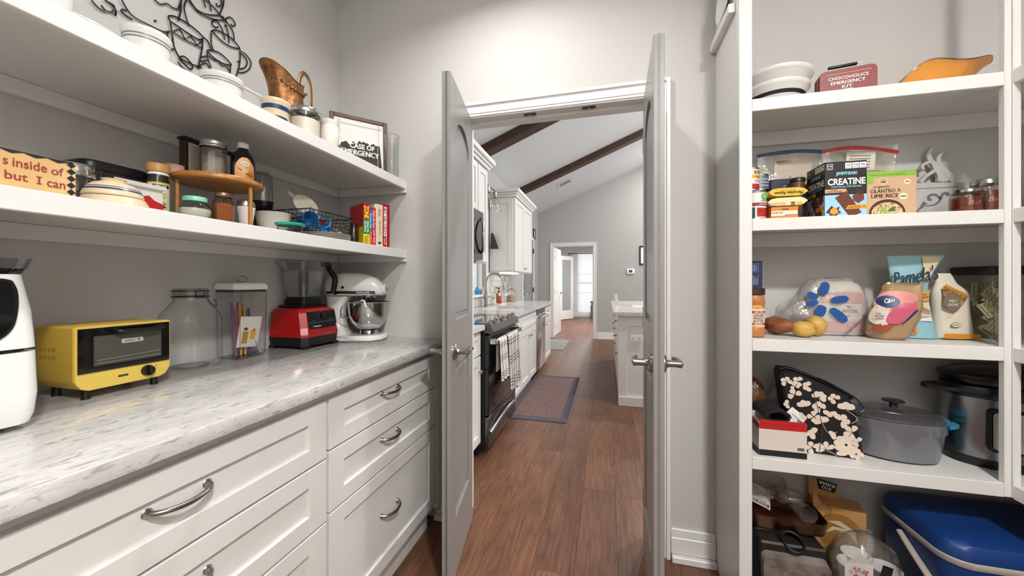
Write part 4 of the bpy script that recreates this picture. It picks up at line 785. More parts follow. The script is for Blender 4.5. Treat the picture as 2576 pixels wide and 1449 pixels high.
t = thing('oval_lid', 'off-white oval plastic lid with a hanging tab, propped up in the wire basket', 'lid', (-1.235, 1.285, ZK + .128), 68)
prism('lid_plate', [(.056 * math.cos(a) * math.cos(R(-32)) - .037 * math.sin(a) * math.sin(R(-32)), .056 * math.cos(a) * math.sin(R(-32)) + .037 * math.sin(a) * math.cos(R(-32))) for a in [2 * math.pi * i / 32 for i in range(32)]], .004, M('ivory_plastic', '#cfc6b6', .4), t, 'XZ', 0, .001)
prism('hang_tab', [(-.074, .05), (-.05, .04), (-.045, .022), (-.064, .03)], .003, M('ivory_plastic', '#cfc6b6', .4), t, 'XZ', .0005)
t = thing('measuring_spoon', 'thin steel spoon sticking out of the wire basket', 'spoon', (-1.17, 1.17, ZK + .03), 90); tube('handle', [(.05, -.01, .0), (-.02, 0, .03), (-.06, 0, .062)], .0022, CHROME, t, 6); lathe('bowl', [(0, -.006), (.012, -.002), (.016, .003), (.011, 0), (0, -.003)], CHROME, t, (.06, -.012, -.002), None, seg=18)
t = thing('glass_bowl_upturned', 'shallow clear glass bowl behind the blue cup in the wire basket', 'bowl', (-1.255, 1.2, ZK + .052), 90); lathe('bowl_body', [(.05, 0), (.048, .015), (.035, .03), (0, .036)], GL('smoke_glass', '#c2bcb6', .5, .08), t, seg=32)
t = thing('amber_jug', 'small dark amber glass jug between the basket and the books', 'jug', (-1.092, 1.402, Z2), 90); t.scale = (.8, .8, .95); lathe('jug_body', [(0, 0), (.022, 0), (.026, .006), (.028, .04), (.02, .07), (.017, .085), (.02, .098), (.018, .099), (.014, .085), (0, .05)], M('amber_dark', '#2a190f', .12, coat=.4), t, seg=28); tube('handle', spline([(.018, 0, .088), (.036, 0, .085), (.04, 0, .055), (.026, 0, .03)], 4), .0035, M('amber_dark'), t, 8)
# books
BK = [(1.421, 1.457, .187, '#a81818', 'red, green and yellow cookbook reading MEALS IN SECONDS'), (1.4585, 1.482, .172, '#c01f22', 'red paperback with a blue spine panel'), (1.483, 1.505, .18, '#c22a24', 'thin red paperback between the blue-panelled book and the cream one'),
      (1.507, 1.554, .203, '#dfd3c6', 'thick cream paperback beside the dark red hardback'), (1.557, 1.611, .214, '#9c1418', 'dark red hardback reading IT STARTS WITH FOOD')]
PAGE = M('page_edges', '#d9cfbd', .8)
for i, (y0, y1, h, c_, lab) in enumerate(BK):
    t = thing('book', lab, 'book', (-1.053, (y0 + y1) / 2, Z2), 62, 'books at the end of the lower shelf'); hw = (y1 - y0) / 2 * .883 - .0004; cm = M('book_cover' + str(i), c_, .4)
    box('spine', (-hw, 0, 0), (hw, .0025, h), cm, t, .0006); box('cover', (-hw, .0026, 0), (-hw + .0018, .135, h), cm, t); box('cover', (hw - .0018, .0026, 0), (hw, .135, h), cm, t); box('pages', (-hw + .002, .004, .003), (hw - .002, .131, h - .003), PAGE, t)
    def vt(s, x, z, w, hh, m, b=.02):  # spine lettering reading down
        return txt(s, m, t, x, z, w, hh, -.0006, roll=-90, bold=b)
    if i == 0:
        patch('spine_print', rect(-hw, 0, hw, .05), M('book_yellow', '#dfc21c', .4), t, -.0003); patch('spine_print', rect(-hw, .05, hw, .118), M('book_green', '#157d46', .4), t, -.0003)
        vt('ZONE', 0, .15, .058, .022, M('zone_yellow', '#f0d432', .5), .03); vt('MEALS IN', .006, .084, .05, .0085, WHT); vt('SECONDS', -.006, .084, .05, .0085, WHT)
        for k in range(5): patch('spine_print', rect(-.01, .008 + k * .007, .01 - k % 2 * .006, .0105 + k * .007), INK, t, -.0006)
        bm = bmesh.new(); bm.faces.new([bm.verts.new((-hw - .0004, y, z)) for y, z in ((.003, 0), (.135, 0), (.135, .07), (.003, .085))]); frombm('cover_print', bm, M('book_yellow'), t)
    if i == 1: patch('spine_print', rect(-hw, .07, hw, .165), M('book_blue', '#2173b8', .4), t, -.0003); vt('The Zone Diet', -.001, .115, .07, .009, M('pale_yellow', '#ecdfa0', .5)); vt('BARRY SEARS, Ph.D.', 0, .038, .055, .005, WHT)
    if i == 2: vt('Master the Zone', 0, .125, .08, .009, M('pale_yellow')); vt('BARRY SEARS', 0, .045, .06, .006, WHT)
    if i == 3: patch('spine_print', rect(-hw + .012, .004, hw, .198), M('book_tan', '#d7c7ad', .5), t, -.0003); vt('THE ZONE', .004, .165, .035, .01, RED); vt('BARRY SEARS, Ph.D.', .006, .09, .07, .006, INK); patch('spine_print', rect(-.002, .014, .012, .024), INK, t, -.0006)
    if i == 4: vt('IT STARTS WITH FOOD', 0, .128, .145, .017, WHT, .025); vt('DALLAS & MELISSA', .005, .032, .04, .005, WHT); vt('HARTWIG', -.005, .032, .03, .005, WHT)
# ------------------------------------------------------------------ groceries on the corner shelving
B1, B2, B3, B4 = 1.8355, 1.4215, 1.0065, .5975
# --- top bay
for k, (r, h, z, lab) in enumerate(((.112, .085, 0, 'white serving bowl with a black band, under the wider white bowl'), (.122, .085, .045, 'wide white serving bowl with rolled rim, stacked on the black-banded bowl'))):
    t = thing('serving_bowl', lab, 'bowl', (.608, 1.585, B1 + z), 0, 'serving bowls on the top bay')
    pr = [(0, .003), (r * .5, .001), (r * .56, .004), (r * .8, h * .38), (r * .93, h * .75), (r * .97, h * .8), (r, h * .86), (r, h * .97), (r * .97, h), (r * .9, h * .96), (r * .74, h * .4), (0, .012)]
    lathe('bowl_body', pr, WGL, t, seg=56); banded(t, ((h * .14, h * .26), (h * .44, h * .58)) if k == 0 else ((h * .2, h * .24),), pr, INK, 56)
TIN = M('brick_red_tin', '#7d2516', .45)
t = thing('lunch_tin', 'brick red tin with white words CHOCOHOLICS EMERGENCY KIT and black handle', 'tin', (.805, 1.53, B1), -9)
tp = rrect(-.077, .0, .077, .1, .014, 5)
prism('tin_front', tp, .022, TIN, t, 'XZ', -.03, .002); prism('tin_back', tp, .022, TIN, t, 'XZ', .0, .002); prism('edge_band', rrect(-.0765, .001, .0765, .0992, .013, 5), .009, M('tin_inner', '#d9c9b0', .4, .3), t, 'XZ', -.0085)
patch('print_line', rect(-.06, .0835, .062, .0865), M('faded_pink', '#b8806f', .6), t, -.0305)
for s, z, w in (('CHOCOHOLICS', .07, .108), ('EMERGENCY', .054, .092), ('KIT', .0385, .028)): txt(s, WHT, t, .0 if s != 'KIT' else -.002, z, w, .0105, -.0306, bold=.012)
patch('cross', [(-.005, .012), (.005, .012), (.005, .02), (.013, .02), (.013, .03), (-.013, .03), (-.013, .02), (-.005, .02)], WHT, t, -.0306)
tube('handle', [(-.045, -.012, .1005), (-.045, -.014, .118), (.042, -.014, .118), (.042, -.012, .1005)], .0018, CHROME, t, 6); box('grip', (-.05, -.021, .112), (.03, -.009, .121), BLACK, t, .003, 2)
for x in (-.045, .042): box('latch', (x - .006, -.012, .0995), (x + .006, -.004, .104), CHROME, t, .001)
ORG = GL('orange_art_glass', '#ffd9a0', .35, .08, .82, '#ffb04a', .08)
m_ = ORG.node_tree
t = thing('orange_glass_dish', 'wavy orange art glass dish on the top bay', 'dish', (1.078, 1.585, B1), 6)
def wav(a, r, z): return 0 if z < .02 else (z - .015) / .05 * (.018 * math.sin(3 * a + 1.1) + .028 * math.cos(a) + .012 * math.sin(5 * a))
lathe('dish_body', [(0, .004), (.05, .002), (.06, .004), (.09, .022), (.12, .046), (.14, .062), (.158, .07), (.157, .073), (.138, .066), (.117, .05), (.088, .027), (.05, .008), (0, .008)], ORG, t, seg=72, sy=.72, dz=wav, mod=lambda a, r, z: r * (1 + .05 * math.sin(4 * a + .4) * (z > .03)))
tube('lip', [((.158 * (1 + .05 * math.sin(4 * a + .4))) * math.cos(a), .158 * (1 + .05 * math.sin(4 * a + .4)) * math.sin(a) * .72, .0715 + wav(a, 0, .0715)) for a in [2 * math.pi * i / 72 for i in range(72)]], .0022, GL('dark_lip', '#6a5a55', .6, .2, .3, '#4a4040'), t, 6, True)
# --- second bay
def can(name, label, x, y, z, r, h, body, rz=0, group=None, seg=36):
    t = thing(name, label, 'can', (x, y, z), rz, group)
    lathe('tin_body', [(0, .001), (r * .93, .001), (r, .003), (r, .006), (r * .97, .008), (r * .97, h - .008), (r, h - .006), (r, h - .002), (r * .95, h), (r * .94, h - .003), (0, h - .003)], CHROME, t, seg=seg)
    wrapband('label', r * .975, .008, h - .008, -180, 180, body, t, 40); return t
t = can('tomato_can', 'can of fire roasted tomatoes with white label at the shelf edge', .519, 1.507, B2, .0375, .106, M('can_white', '#e4e2dd', .5), 14); r = .0375 * .982
wrapband('label_band', r, .05, .062, -60, 70, M('maroon_print', '#8a1c2c', .5), t); wrapband('tomato_print', r, .012, .044, -20, 75, M('tomato_print', '#c2281c', .5, mix=('#7c100c', 70, (1, 1, 1), .35, .6)), t); wrapband('green_strip', r, .008, .046, -50, -28, M('dark_green', '#1d4633', .5), t)
patch('dot_print', ell(.012, .084, .011, .011, 18), M('leaf_green', '#5aa83a', .5), t, -r - .0006); txt('simple\ntruth', WHT, t, .012, .084, .013, .009, -r - .001); txt('organic', INK, t, .013, .069, .026, .007, wrap=r + .0005); txt('FIRE ROASTED', WHT, t, .014, .0562, .038, .005, wrap=r + .0006, bold=.02)
t = can('tomato_chili_can', 'smaller can with a yellow and white label on top of the tomato can', .505, 1.512, B2 + .1065, .031, .086, M('can_cream', '#e9e3d2', .5), 18); r = .031 * .982
wrapband('label_band', r, .058, .076, -90, 90, M('can_pale', '#e8d9b2', .5), t); wrapband('label_band', r, .046, .057, -90, 90, M('can_yellow', '#e0a52a', .5), t); wrapband('tomato_print', r, .008, .026, -30, 80, M('tomato_print'), t); txt('RO*TEL', INK, t, .012, .067, .03, .013, wrap=r + .0005, bold=.03); txt('Original', INK, t, .012, .0515, .022, .006, wrap=r + .0005); txt('DICED TOMATOES\n& GREEN CHILIES', INK, t, .012, .036, .03, .01, wrap=r + .0005)
GC = M('can_grey_blue', '#6b7580', .4, .3)
for k in range(3):
    t = can('tuna_can', ('lowest grey can of the short stack behind the ramen packets', 'middle grey can of the short stack behind the ramen packets', 'top grey can of the short stack behind the ramen packets')[k], .575, 1.628, B2 + k * .0655, .0355, .065, GC, 0, 'grey cans behind the ramen')
    for q in range(3): wrapband('label_print', .0355 * .985, .018 + q * .012, .022 + q * .012, -40, 55, M('print_grey2', '#b4bac0', .5), t)
t = thing('orange_carton', 'flat orange and white carton under the ramen packets', 'carton', (.602, 1.505, B2), 0); OR = M('carton_orange', '#dd7d22', .5)
box('carton', (-.041, -.03, 0), (.041, .055, .044), OR, t, .0008); patch('facts_panel', rect(-.041, .012, .038, .03), M('panel_peach', '#ead9c4', .6), t, -.0304); txt('Nutrition Facts', INK, t, -.022, .0235, .034, .0055, -.0306, bold=.02, shear=.2); patch('print_bar', rect(0, .0135, .038, .0155), INK, t, -.0306); patch('print_bar', rect(-.008, .033, .012, .037), M('print_dark', '#4a3a2a', .6), t, -.0306)
YR = M('ramen_yellow', '#e2b52c', .3); YP = M('ramen_pale', '#e9d9a6', .3)
for k in range(2):
    z = B2 + .0448 + k * .0335
    t = thing('ramen_packet', ('yellow ramen packet lying on the orange carton', 'yellow ramen packet lying upside down on the other ramen packet')[k], 'packet', (.612, 1.508, z), -4 + 3 * k, 'ramen packets on the orange carton')
    rg = []
    for x, hh in ((-.056, .002), (-.047, .012), (-.03, .0155), (.03, .0155), (.046, .012), (.058, .002)):
        rg.append([(x, -.036 * (1 if abs(x) < .05 else .98), .0165 - hh * .9), (x, 0, .0165 - hh), (x, .04, .0165 - hh * .9), (x, .04, .0165 + hh * .9), (x, 0, .0165 + hh), (x, -.036, .0165 + hh * .9)])
    loft('wrapper', rg, YP if k == 0 else YR, t, ang=25)
    if k: txt('Maruchan Ramen', INK, t, .002, .0125, .086, .01, -.0366, roll=180, bold=.03, shear=.2); txt('Creamy Chicken Flavor', INK, t, -.002, .0215, .05, .004, -.0366, roll=180)
    else: patch('label_print', rect(-.05, .004, -.006, .0145), M('print_tan', '#cdb68c', .6), t, -.0367); patch('label_print', rect(.01, .003, .022, .015), M('print_brown', '#8c5a30', .6), t, -.0367); patch('label_print', rect(.026, .003, .042, .015), YR, t, -.0367)
t = thing('dark_bottle', 'dark brown sauce bottle behind the ramen packets', 'bottle', (.688, 1.585, B2), 0); BRG = M('brown_bottle', '#2c1a12', .2, coat=.4)
lathe('bottle_body', [(0, 0), (.027, 0), (.029, .004), (.029, .09), (.026, .108), (.021, .12), (.0205, .15), (0, .15)], BRG, t, seg=32); lathe('neck_band', [(.0215, .122), (.0215, .15)], M('amber_neck', '#5f4230', .3), t, seg=32); lathe('cap', [(.022, .1505), (.0235, .152), (.0235, .164), (.022, .166), (0, .166)], M('cap_dark', '#231712', .4), t, seg=32)
NV = M('navy_card', '#141b3a', .5)
t = thing('cashew_carton', 'navy carton at the back behind the brown bottle', 'carton', (.672, 1.642, B2), 0); box('carton', (-.055, -.018, 0), (.055, .018, .178), NV, t, .001); txt('cashews', WHT, t, .018, .15, .062, .01, -.0186); patch('nut_print', ell(.042, .13, .01, .008, 12), M('nut_tan', '#b99a6a', .6), t, -.0186); txt('a', WHT, t, .047, .075, .01, .012, -.0186)
# snack bar carton
t = thing('protein_bar_carton', 'black and light blue carton of creatine protein bars', 'carton', (.793, 1.5, B2), 0)
box('carton', (-.06, 0, 0), (.06, .118, .195), M('bar_black', '#16130f', .5), t, .0006); SKY = M('bar_sky', '#9fcbe2', .5); PCH = M('bar_peach', '#e8a57e', .5); BOR = M('bar_orange', '#e8951c', .5); CHO = M('bar_choc', '#6b3826', .5); CHO2 = M('bar_choc_dark', '#3f1f15', .5); PB_ = M('bar_peanut', '#d9952f', .5); CYAN = M('bar_cyan', '#8fd0e4', .5)
def bar_face(F):
    """F(name, pts, mat, layer) prints a shape, T(...) prints letters, in a 0..1 by 0..1.6 face"""
    P, T = F
    P([(0, 0), (1, 0), (1, .66), (0, .66)], SKY, 1)
    P([(0, .82), (.5, .83), (.55, .73), (0, .72)], PCH, 2); T('DOUBLE\nFUDGE BROWNIE', .23, .778, .36, .07, INK, 3); T('7', .46, .79, .035, .04, INK, 3)
    P([(.24, .58), (.52, .76), (.88, .14), (.60, .02)], CHO, 2)
    for i in range(9):
        f = (i + .5) / 9; P([(.25 + .36 * f, .57 - .55 * f), (.52 + .36 * f, .745 - .6 * f), (.53 + .36 * f, .725 - .6 * f), (.26 + .36 * f, .55 - .55 * f)], CHO2, 3)
    P([(.66, .62), (.8, .74), (.93, .66), (.94, .5), (.8, .4), (.68, .48)], CHO, 4); P([(.72, .72), (.78, .82), (.86, .76), (.9, .86), (.92, .7), (.83, .64)], CHO2, 5)
    P([(.08, .26), (.02, .17), (.12, .13), (.1, .03), (.2, .09), (.3, .0), (.3, .12), (.4, .15), (.33, .23), (.36, .33), (.25, .28), (.16, .36)], CHO2, 4); P([(.13, .24), (.12, .15), (.22, .1), (.33, .16), (.3, .27), (.2, .31)], PB_, 5)
    P([(.5, .25), (.56, .36), (1, .36), (1, .25)], BOR, 6); T('CHOCOLATE\nPEANUT BUTTER', .71, .305, .3, .065, INK, 7); T('7', .93, .315, .035, .04, INK, 7)
    P([(.05, 1.38), (.19, 1.38), (.19, 1.54), (.05, 1.54)], WHT, 2); P([(.06, 1.39), (.18, 1.39), (.18, 1.53), (.06, 1.53)], INK, 3); T('14', .12, 1.48, .09, .055, WHT, 4); T('BARS', .12, 1.415, .08, .022, WHT, 4)
    for i, s in enumerate(('20g', '5g', '4g')):
        x = .49 + i * .17; P([(x, 1.39), (x + .155, 1.39), (x + .155, 1.55), (x, 1.55)], WHT, 2); T(s, x + .077, 1.485, .11, .055, INK, 3); P([(x + .02, 1.415), (x + .135, 1.415), (x + .135, 1.425), (x + .02, 1.425)], INK, 3)
    T('JiMMYBAR!', .52, 1.245, .5, .12, CYAN, 2, .03); T('CREATINE', .52, 1.03, .9, .19, WHT, 2, .05); T('FUNCTIONAL PROTEIN BAR', .52, .885, .72, .04, CYAN, 2, .03)
W_, H_ = .12, .195 / 1.6
def PF_(pts, m, l): patch('printed_front', [(-.06 + x * W_, z * H_) for x, z in pts], m, t, -.0003 - l * .00012)
def TF_(s, x, z, w, h, m, l, b=.015): txt(s, m, t, -.06 + x * W_, z * H_, w * W_, h * H_, -.0003 - l * .00012, bold=b)
bar_face((PF_, TF_))
side = thing('printed_side', None, None, (-.06, .118, 0), -90); side.parent = t
# a print on the side: same design, turned to face -X
def PS_(pts, m, l): patch('printed_side', [(x * .118, z * H_) for x, z in pts], m, t, -.0003 - l * .00012, rot=(0, 0, -90), loc=(-.06, .118, 0))
def TS_(s, x, z, w, h, m, l, b=.015): o = txt(s, m, t, x * .118, z * H_, w * .118, h * H_, -.0003 - l * .00012, bold=b); o.location = (-.06, .118, 0); o.rotation_euler = (0, 0, R(-90))
bpy.data.objects.remove(side)
bar_face((PS_, TS_))
# rice carton
t = thing('rice_carton', 'tan and green carton of cilantro lime rice', 'carton', (.922, 1.502, B2), 0)
TAN = M('rice_tan', '#cda883', .5); box('carton', (-.0675, 0, 0), (.0675, .028, .148), TAN, t, .0006); LG = M('rice_green', '#86b83c', .5)
prism('open_flap', [(-.0675, .1485), (.0675, .1485), (.0675, .152), (-.0675, .152)], .027, LG, t, 'XZ', .0005)
patch('print', rect(-.0675, .134, .0675, .148), LG, t, -.0003); patch('print', rrect(-.0675, .112, -.049, .14, .004), LG, t, -.0004); txt('NO ARTIFICIAL COLORS, FLAVORS OR PRESERVATIVES', INK, t, -.012, .1405, .1, .0032, -.0006)
patch('print', ell(-.022, .119, .013, .011), M('cream_print', '#efe2cc', .5), t, -.0005); patch('print', ell(-.022, .119, .0118, .0098), TAN, t, -.0007); patch('print', ell(-.022, .1165, .008, .0018), INK, t, -.0009); txt('NITIKA', INK, t, -.022, .1245, .014, .0032, -.0009)
txt('organic', M('rice_brown', '#3c2314', .6), t, -.027, .1, .046, .0105, -.0005, shear=.3, bold=.01); RB = M('rice_brown')
txt('CILANTRO', RB, t, -.024, .0865, .07, .0125, -.0005, bold=.02); txt('&', RB, t, .021, .088, .01, .01, -.0005); txt('LIME RICE', RB, t, -.018, .07, .074, .0125, -.0005, bold=.02)
patch('bowl_print', [(x, z) for x, z in ell(-.012, .012, .05, .046, 32) if z >= 0] , M('bowl_brown', '#4a241b', .5), t, -.0004); patch('rice_print', [(x, max(.0005, z)) for x, z in ell(-.012, .014, .043, .034, 32)], M('rice_grain', '#dcc79a', .6, mix=('#8a6a3a', 160, (1, 1, 1), .4, .55)), t, -.0006)
patch('lime_print', [(-.03, .034), (-.026, .018), (-.012, .003), (-.006, .004), (-.016, .024)], M('lime', '#8fae3a', .5), t, -.0008); patch('herb_print', [(-.012, .02), (0, .03), (.012, .034), (.008, .024), (.016, .02), (.002, .016)], M('herb', '#3f6f2e', .5), t, -.0008)
for x, z, s, r in ((.043, .114, '90', .0095), (.032, .066, 'FRESH', .012), (.034, .006, '', .007)):
    patch('badge_print', ell(x, z, r, r * .9), M('cream_print'), t, -.0007)
    if s: txt(s, RB, t, x, z, r * 1.3, r * .55, -.001, bold=.03)
# zip bags
FILM = GL('plastic_film', '#ffffff', .5, .06, .13, '#d8cdb4', .12, (30, .5))
for k, (x, y, w, h, zc, lab) in enumerate((((.705), 1.682, .115, .295, '#2e4a78', 'clear zip bag of dried noodles with a blue seal'), (.925, 1.668, .118, .29, '#c4342a', 'clear zip bag of packets with a red seal'))):
    t = thing('zip_bag', lab, 'bag', (x, y, B2), (1, -2)[k], 'zip bags behind the cartons'); t.scale = (1, .55, 1)
    rings = []
    for f, d in ((0, .02), (.15, .03), (.4, .03), (.7, .018), (.92, .004), (1, .0015)):
        z = f * h; ww = w * (.78 + .22 * f); rings.append([(ww * math.cos(a) * (1 - .02 * math.sin(7 * a + 9 * f)), d * math.sin(a) + .004 * math.sin(5 * a + 11 * f), z + .006 * math.sin(3 * a) * (f < .95) * (f > 0)) for a in [2 * math.pi * i / 24 for i in range(24)]])
    loft('bag_film', rings, FILM, t, cap=False)
    tube('zip_seal', [(-w, 0, h - .006), (-w * .3, -.002, h + .002), (w * .3, -.002, h + (.002, -.008)[k]), (w, 0, h - (.006, .03)[k])], .0045, M('seal' + str(k), zc, .4), t, 6, n=4, flat=1.5)
    if k == 0:
        prism('card', rect(-.055, .14, .075, .275), .001, M('card_pink', '#cbbcaa', .7), t, 'XZ', .004); txt('Nutrition Facts', INK, t, -.02, .262, .05, .009, .003, bold=.02)
        NOO = M('noodle', '#bfa068', .6); random.seed(4)
        for i in range(16):
            a = [(random.uniform(-.07, .07), random.uniform(-.016, .0), random.uniform(.1, .2)) for _ in range(3)]
            tube('noodle', spline([(-.065 + .004 * i, -.01, .12), a[0], a[1], (.06 - .003 * i, -.012, .13 + .004 * (i % 5))], 4), .0035, NOO, t, 6)
    else:
        for q, (ax, az, rr, cc) in enumerate(((-.03, .2, -18, '#b4a97c'), (.03, .18, 12, '#c3b48a'), (.0, .235, 4, '#d8d2c4'))):
            o = box('packet', (-.045, -.004, -.035), (.045, .004, .035), M('packet' + str(q), cc, .6), t, .002); o.location = (ax, -.004 - .009 * q + .012, az); o.rotation_euler = (0, R(rr), 0)
            for j in range(5): patch('packet_stripe', rect(-.035, -.025 + j * .011, .03, -.022 + j * .011), M('stripe_dark', '#6b6548', .6), o, -.0046)
# whitewashed coffee cup cut-out
WW = M('whitewashed_wood', '#c6c4c1', .6, mix=('#b2b0ad', 30, (1, 1, 1), .3, .7)); CUTSHADE = M('cutout_shade', '#6f6e6d', .8)  # flat grey paints in the shaded wall seen through the cut-outs
t = thing('cup_cutout', 'whitewashed wooden coffee cup cut-out with curling steam', 'ornament', (1.178, 1.69, B2), 0)
prism('cup_board', [(-.062, 0), (.06, 0), (.068, .03), (.076, .135), (.076, .142), (-.08, .148), (-.08, .14), (-.074, .03)], .01, WW, t, 'XZ', -.005, .001)
RIB = [0]
def ribbon(name, pts, w0, w1, th=.01):
    RIB[0] += 1; th = .008 + .0013 * RIB[0]
    P = spline([(x, 0, z) for x, z in pts], 6); n = len(P); bm = bmesh.new(); Q = []
    for i, q in enumerate(P):
        d = (P[min(n - 1, i + 1)] - P[max(0, i - 1)]).normalized(); f = i / (n - 1); w = w0 + (w1 - w0) * f
        Q.append([bm.verts.new((q.x - d.z * s_ * w, y, q.z + d.x * s_ * w)) for s_, y in ((1, -th / 2), (-1, -th / 2), (-1, th / 2), (1, th / 2))])
    for A, B in zip(Q, Q[1:]):
        for k in range(4): bm.faces.new((A[k], A[(k + 1) % 4], B[(k + 1) % 4], B[k]))
    bm.faces.new(Q[0][::-1]); bm.faces.new(Q[-1]); return frombm(name, bm, WW, t)
ribbon('steam_curl', [(.02, .147), (.01, .19), (-.02, .22), (-.03, .25), (-.018, .276), (.006, .287)], .012, .002)
ribbon('steam_curl', [(.045, .147), (.02, .18), (.002, .205), (-.002, .235), (.012, .255), (.03, .26)], .011, .002)
ribbon('steam_curl', [(-.055, .148), (-.04, .17), (-.014, .19), (-.012, .212), (-.03, .222), (-.05, .21), (-.046, .196)], .006, .004)
ribbon('steam_curl', [(0, .148), (.0, .17), (-.012, .2), (-.018, .22)], .006, .007)
patch('shade_line', rect(-.07, .124, .055, .1265), CUTSHADE, t, -.0054)
def crv(pts, w0, w1):
    P = spline([(x, 0, z) for x, z in pts], 5); n = len(P); bm = bmesh.new(); Q = []
    for i, q in enumerate(P):
        d = (P[min(n - 1, i + 1)] - P[max(0, i - 1)]).normalized(); w = w0 + (w1 - w0) * i / (n - 1); Q.append((bm.verts.new((q.x - d.z * w, -.0054, q.z + d.x * w)), bm.verts.new((q.x + d.z * w, -.0054, q.z - d.x * w))))
    for A, B in zip(Q, Q[1:]): bm.faces.new((A[0], A[1], B[1], B[0]))
    frombm('shade_scroll', bm, CUTSHADE, t)
crv([(-.04, .06), (-.015, .064), (.0, .078), (.008, .1), (.02, .104), (.024, .094)], .002, .006); crv([(.002, .085), (-.012, .1), (-.03, .098), (-.032, .086), (-.024, .082)], .004, .005)
crv([(-.07, .04), (-.055, .055), (-.042, .074)], .001, .008); crv([(-.068, .036), (-.055, .034), (-.052, .022), (-.06, .018)], .004, .005); crv([(-.045, .035), (-.02, .028), (.0, .02), (.004, .014)], .002, .006)
# jam jars
AMB = GL('jar_glass', '#fff4e4', .5, .05); JAM = M('orange_preserve', '#7c2f12', .35, mix=('#5a1d0b', 18, (1, 1, 1), .3, .7), coat=.3)
for k, (x, y, h, lab) in enumerate(((1.158, 1.555, .086, 'shorter jar of orange preserve with silver lid, beside the cup cut-out'), (1.255, 1.615, .128, 'taller jar of orange preserve with silver lid, behind the corner post'), (1.372, 1.56, .1, 'jar of orange preserve seen past the corner post'))):
    t = thing('preserve_jar', lab, 'jar', (x, y, B2), 0, 'orange preserve jars'); r = .0385
    lathe('glass_body', [(0, .001), (r * .9, .001), (r, .006), (r, h * .72), (r * .9, h * .83), (r * .86, h * .87)], AMB, t, seg=36); lathe('preserve', [(0, .003), (r * .93, .004), (r * .95, .01), (r * .95, h * .68), (0, h * .69)], JAM, t, seg=32)
    lathe('lid', [(r * .87, h * .87), (r * .92, h * .875), (r * .92, h * .98), (r * .88, h), (0, h)], CHROME, t, seg=40)
    txt('Ball', GL('embossed', '#ffffff', .6, .3, .2, '#d8b89a'), t, -.006, h * .45, .032, .014, wrap=r + .0006, shear=.4)
# --- third bay
t = thing('peanut_butter_jar', 'jar of creamy peanut butter spread with brown lid', 'jar', (.516, 1.508, B3), 20); PBm = M('peanut_butter', '#b9793e', .35, coat=.5); r = .0365
lathe('jar_body', [(0, .001), (r * .93, .001), (r, .006), (r, .028), (r * .96, .031), (r * .96, .116), (r, .12), (r, .135), (r * .9, .148), (0, .149)], PBm, t, seg=40); lathe('lid', [(r * .94, .1495), (r * 1.0, .151), (r * 1.0, .172), (r * .94, .174), (0, .174)], M('brown_lid', '#3a2019', .5), t, seg=40)
r = r * .968; wrapband('label', r, .034, .113, -90, 90, M('label_gold', '#c98a2c', .5, mix=('#e0b46a', 60, (1, 1, 1), .4, .6)), t); wrapband('label_patch', r + .0004, .038, .1, -55, 42, M('label_paper', '#e8d8c6', .5), t); wrapband('label_red', r + .0007, .084, .093, -55, 38, RED, t); wrapband('label_red', r + .0007, .043, .05, -50, 40, RED, t)
txt('NO STIR', WHT, t, -.004, .0885, .034, .006, wrap=r + .0011, bold=.02)
for s, z in (('CREAMY', .077), ('PEANUT', .0665), ('BUTTER', .056)): txt(s, M('label_brown', '#5c2c16', .6), t, -.005, z, .036, .0085, wrap=r + .0009, bold=.02)
txt('SPREAD', WHT, t, -.006, .0465, .03, .005, wrap=r + .0011, bold=.02)
t = thing('navy_carton', 'tall navy carton with white fine print behind the peanut butter', 'carton', (.536, 1.60, B3), 0); box('carton', (-.036, -.02, 0), (.036, .02, .276), M('navy_card2', '#16264f', .45), t, .001); patch('print', [(-.036, .18), (-.022, .18), (-.022, .27), (-.036, .27)], M('print_forest', '#4a5548', .6), t, -.0203)
for q in range(9): patch('fine_print', rect(-.012 + .004 * q, .185, -.0105 + .004 * q, .222 - (q * 5 % 4) * .004), M('print_pale', '#9aa7c4', .6), t, -.0204)
tube('print_box', [(-.012, -.0205, .232), (.022, -.0205, .232), (.022, -.0205, .266), (-.012, -.0205, .266)], .0006, M('print_pale'), t, 4, True)
for q in range(5): patch('fine_print', rect(-.006 + .005 * q, .236, -.0042 + .005 * q, .262), M('print_pale'), t, -.0204)
def blob(name, label, cat, loc, rr, m, rz=0, group=None, seed=1, n=22):
    random.seed(seed); ph = [random.uniform(0, 6) for _ in range(6)]; bm = bmesh.new(); bmesh.ops.create_uvsphere(bm, u_segments=n, v_segments=n // 2 + 3, radius=1)
    for v in bm.verts:
        c_ = v.co; k = 1 + .06 * math.sin(2.3 * c_.x + ph[0]) + .05 * math.sin(3.1 * c_.y + ph[1]) + .04 * math.sin(3.7 * c_.z + ph[2]) + .025 * math.sin(7 * c_.x + 5 * c_.z + ph[3])
        v.co = Vector((c_.x * rr[0], c_.y * rr[1], c_.z * rr[2])) * k
    zm = min(v.co.z for v in bm.verts)
    for v in bm.verts: v.co.z -= zm
    o = frombm(name, bm, m, None, loc, (0, 0, rz), True, 180); return tag(o, label, cat, group)
POT = M('yellow_potato_skin', '#c9a24e', .5, mix=('#8a6526', 40, (1, 1, 1), .3, .42), bump=(50, .3)); SWP = M('sweet_potato_skin', '#9c5c34', .5, mix=('#6c3f28', 26, (1, 1, 1), .3, .6), bump=(60, .4))
blob('sweet_potato', 'large reddish brown sweet potato beside the peanut butter', 'sweet potato', (.618, 1.575, B3), (.038, .06, .034), SWP, 18, seed=2)
blob('yellow_potato', 'yellow potato at the front, lying between the sweet potato and flour bag', 'potato', (.683, 1.528, B3), (.038, .034, .029), POT, -10, 'yellow potatoes', 5)
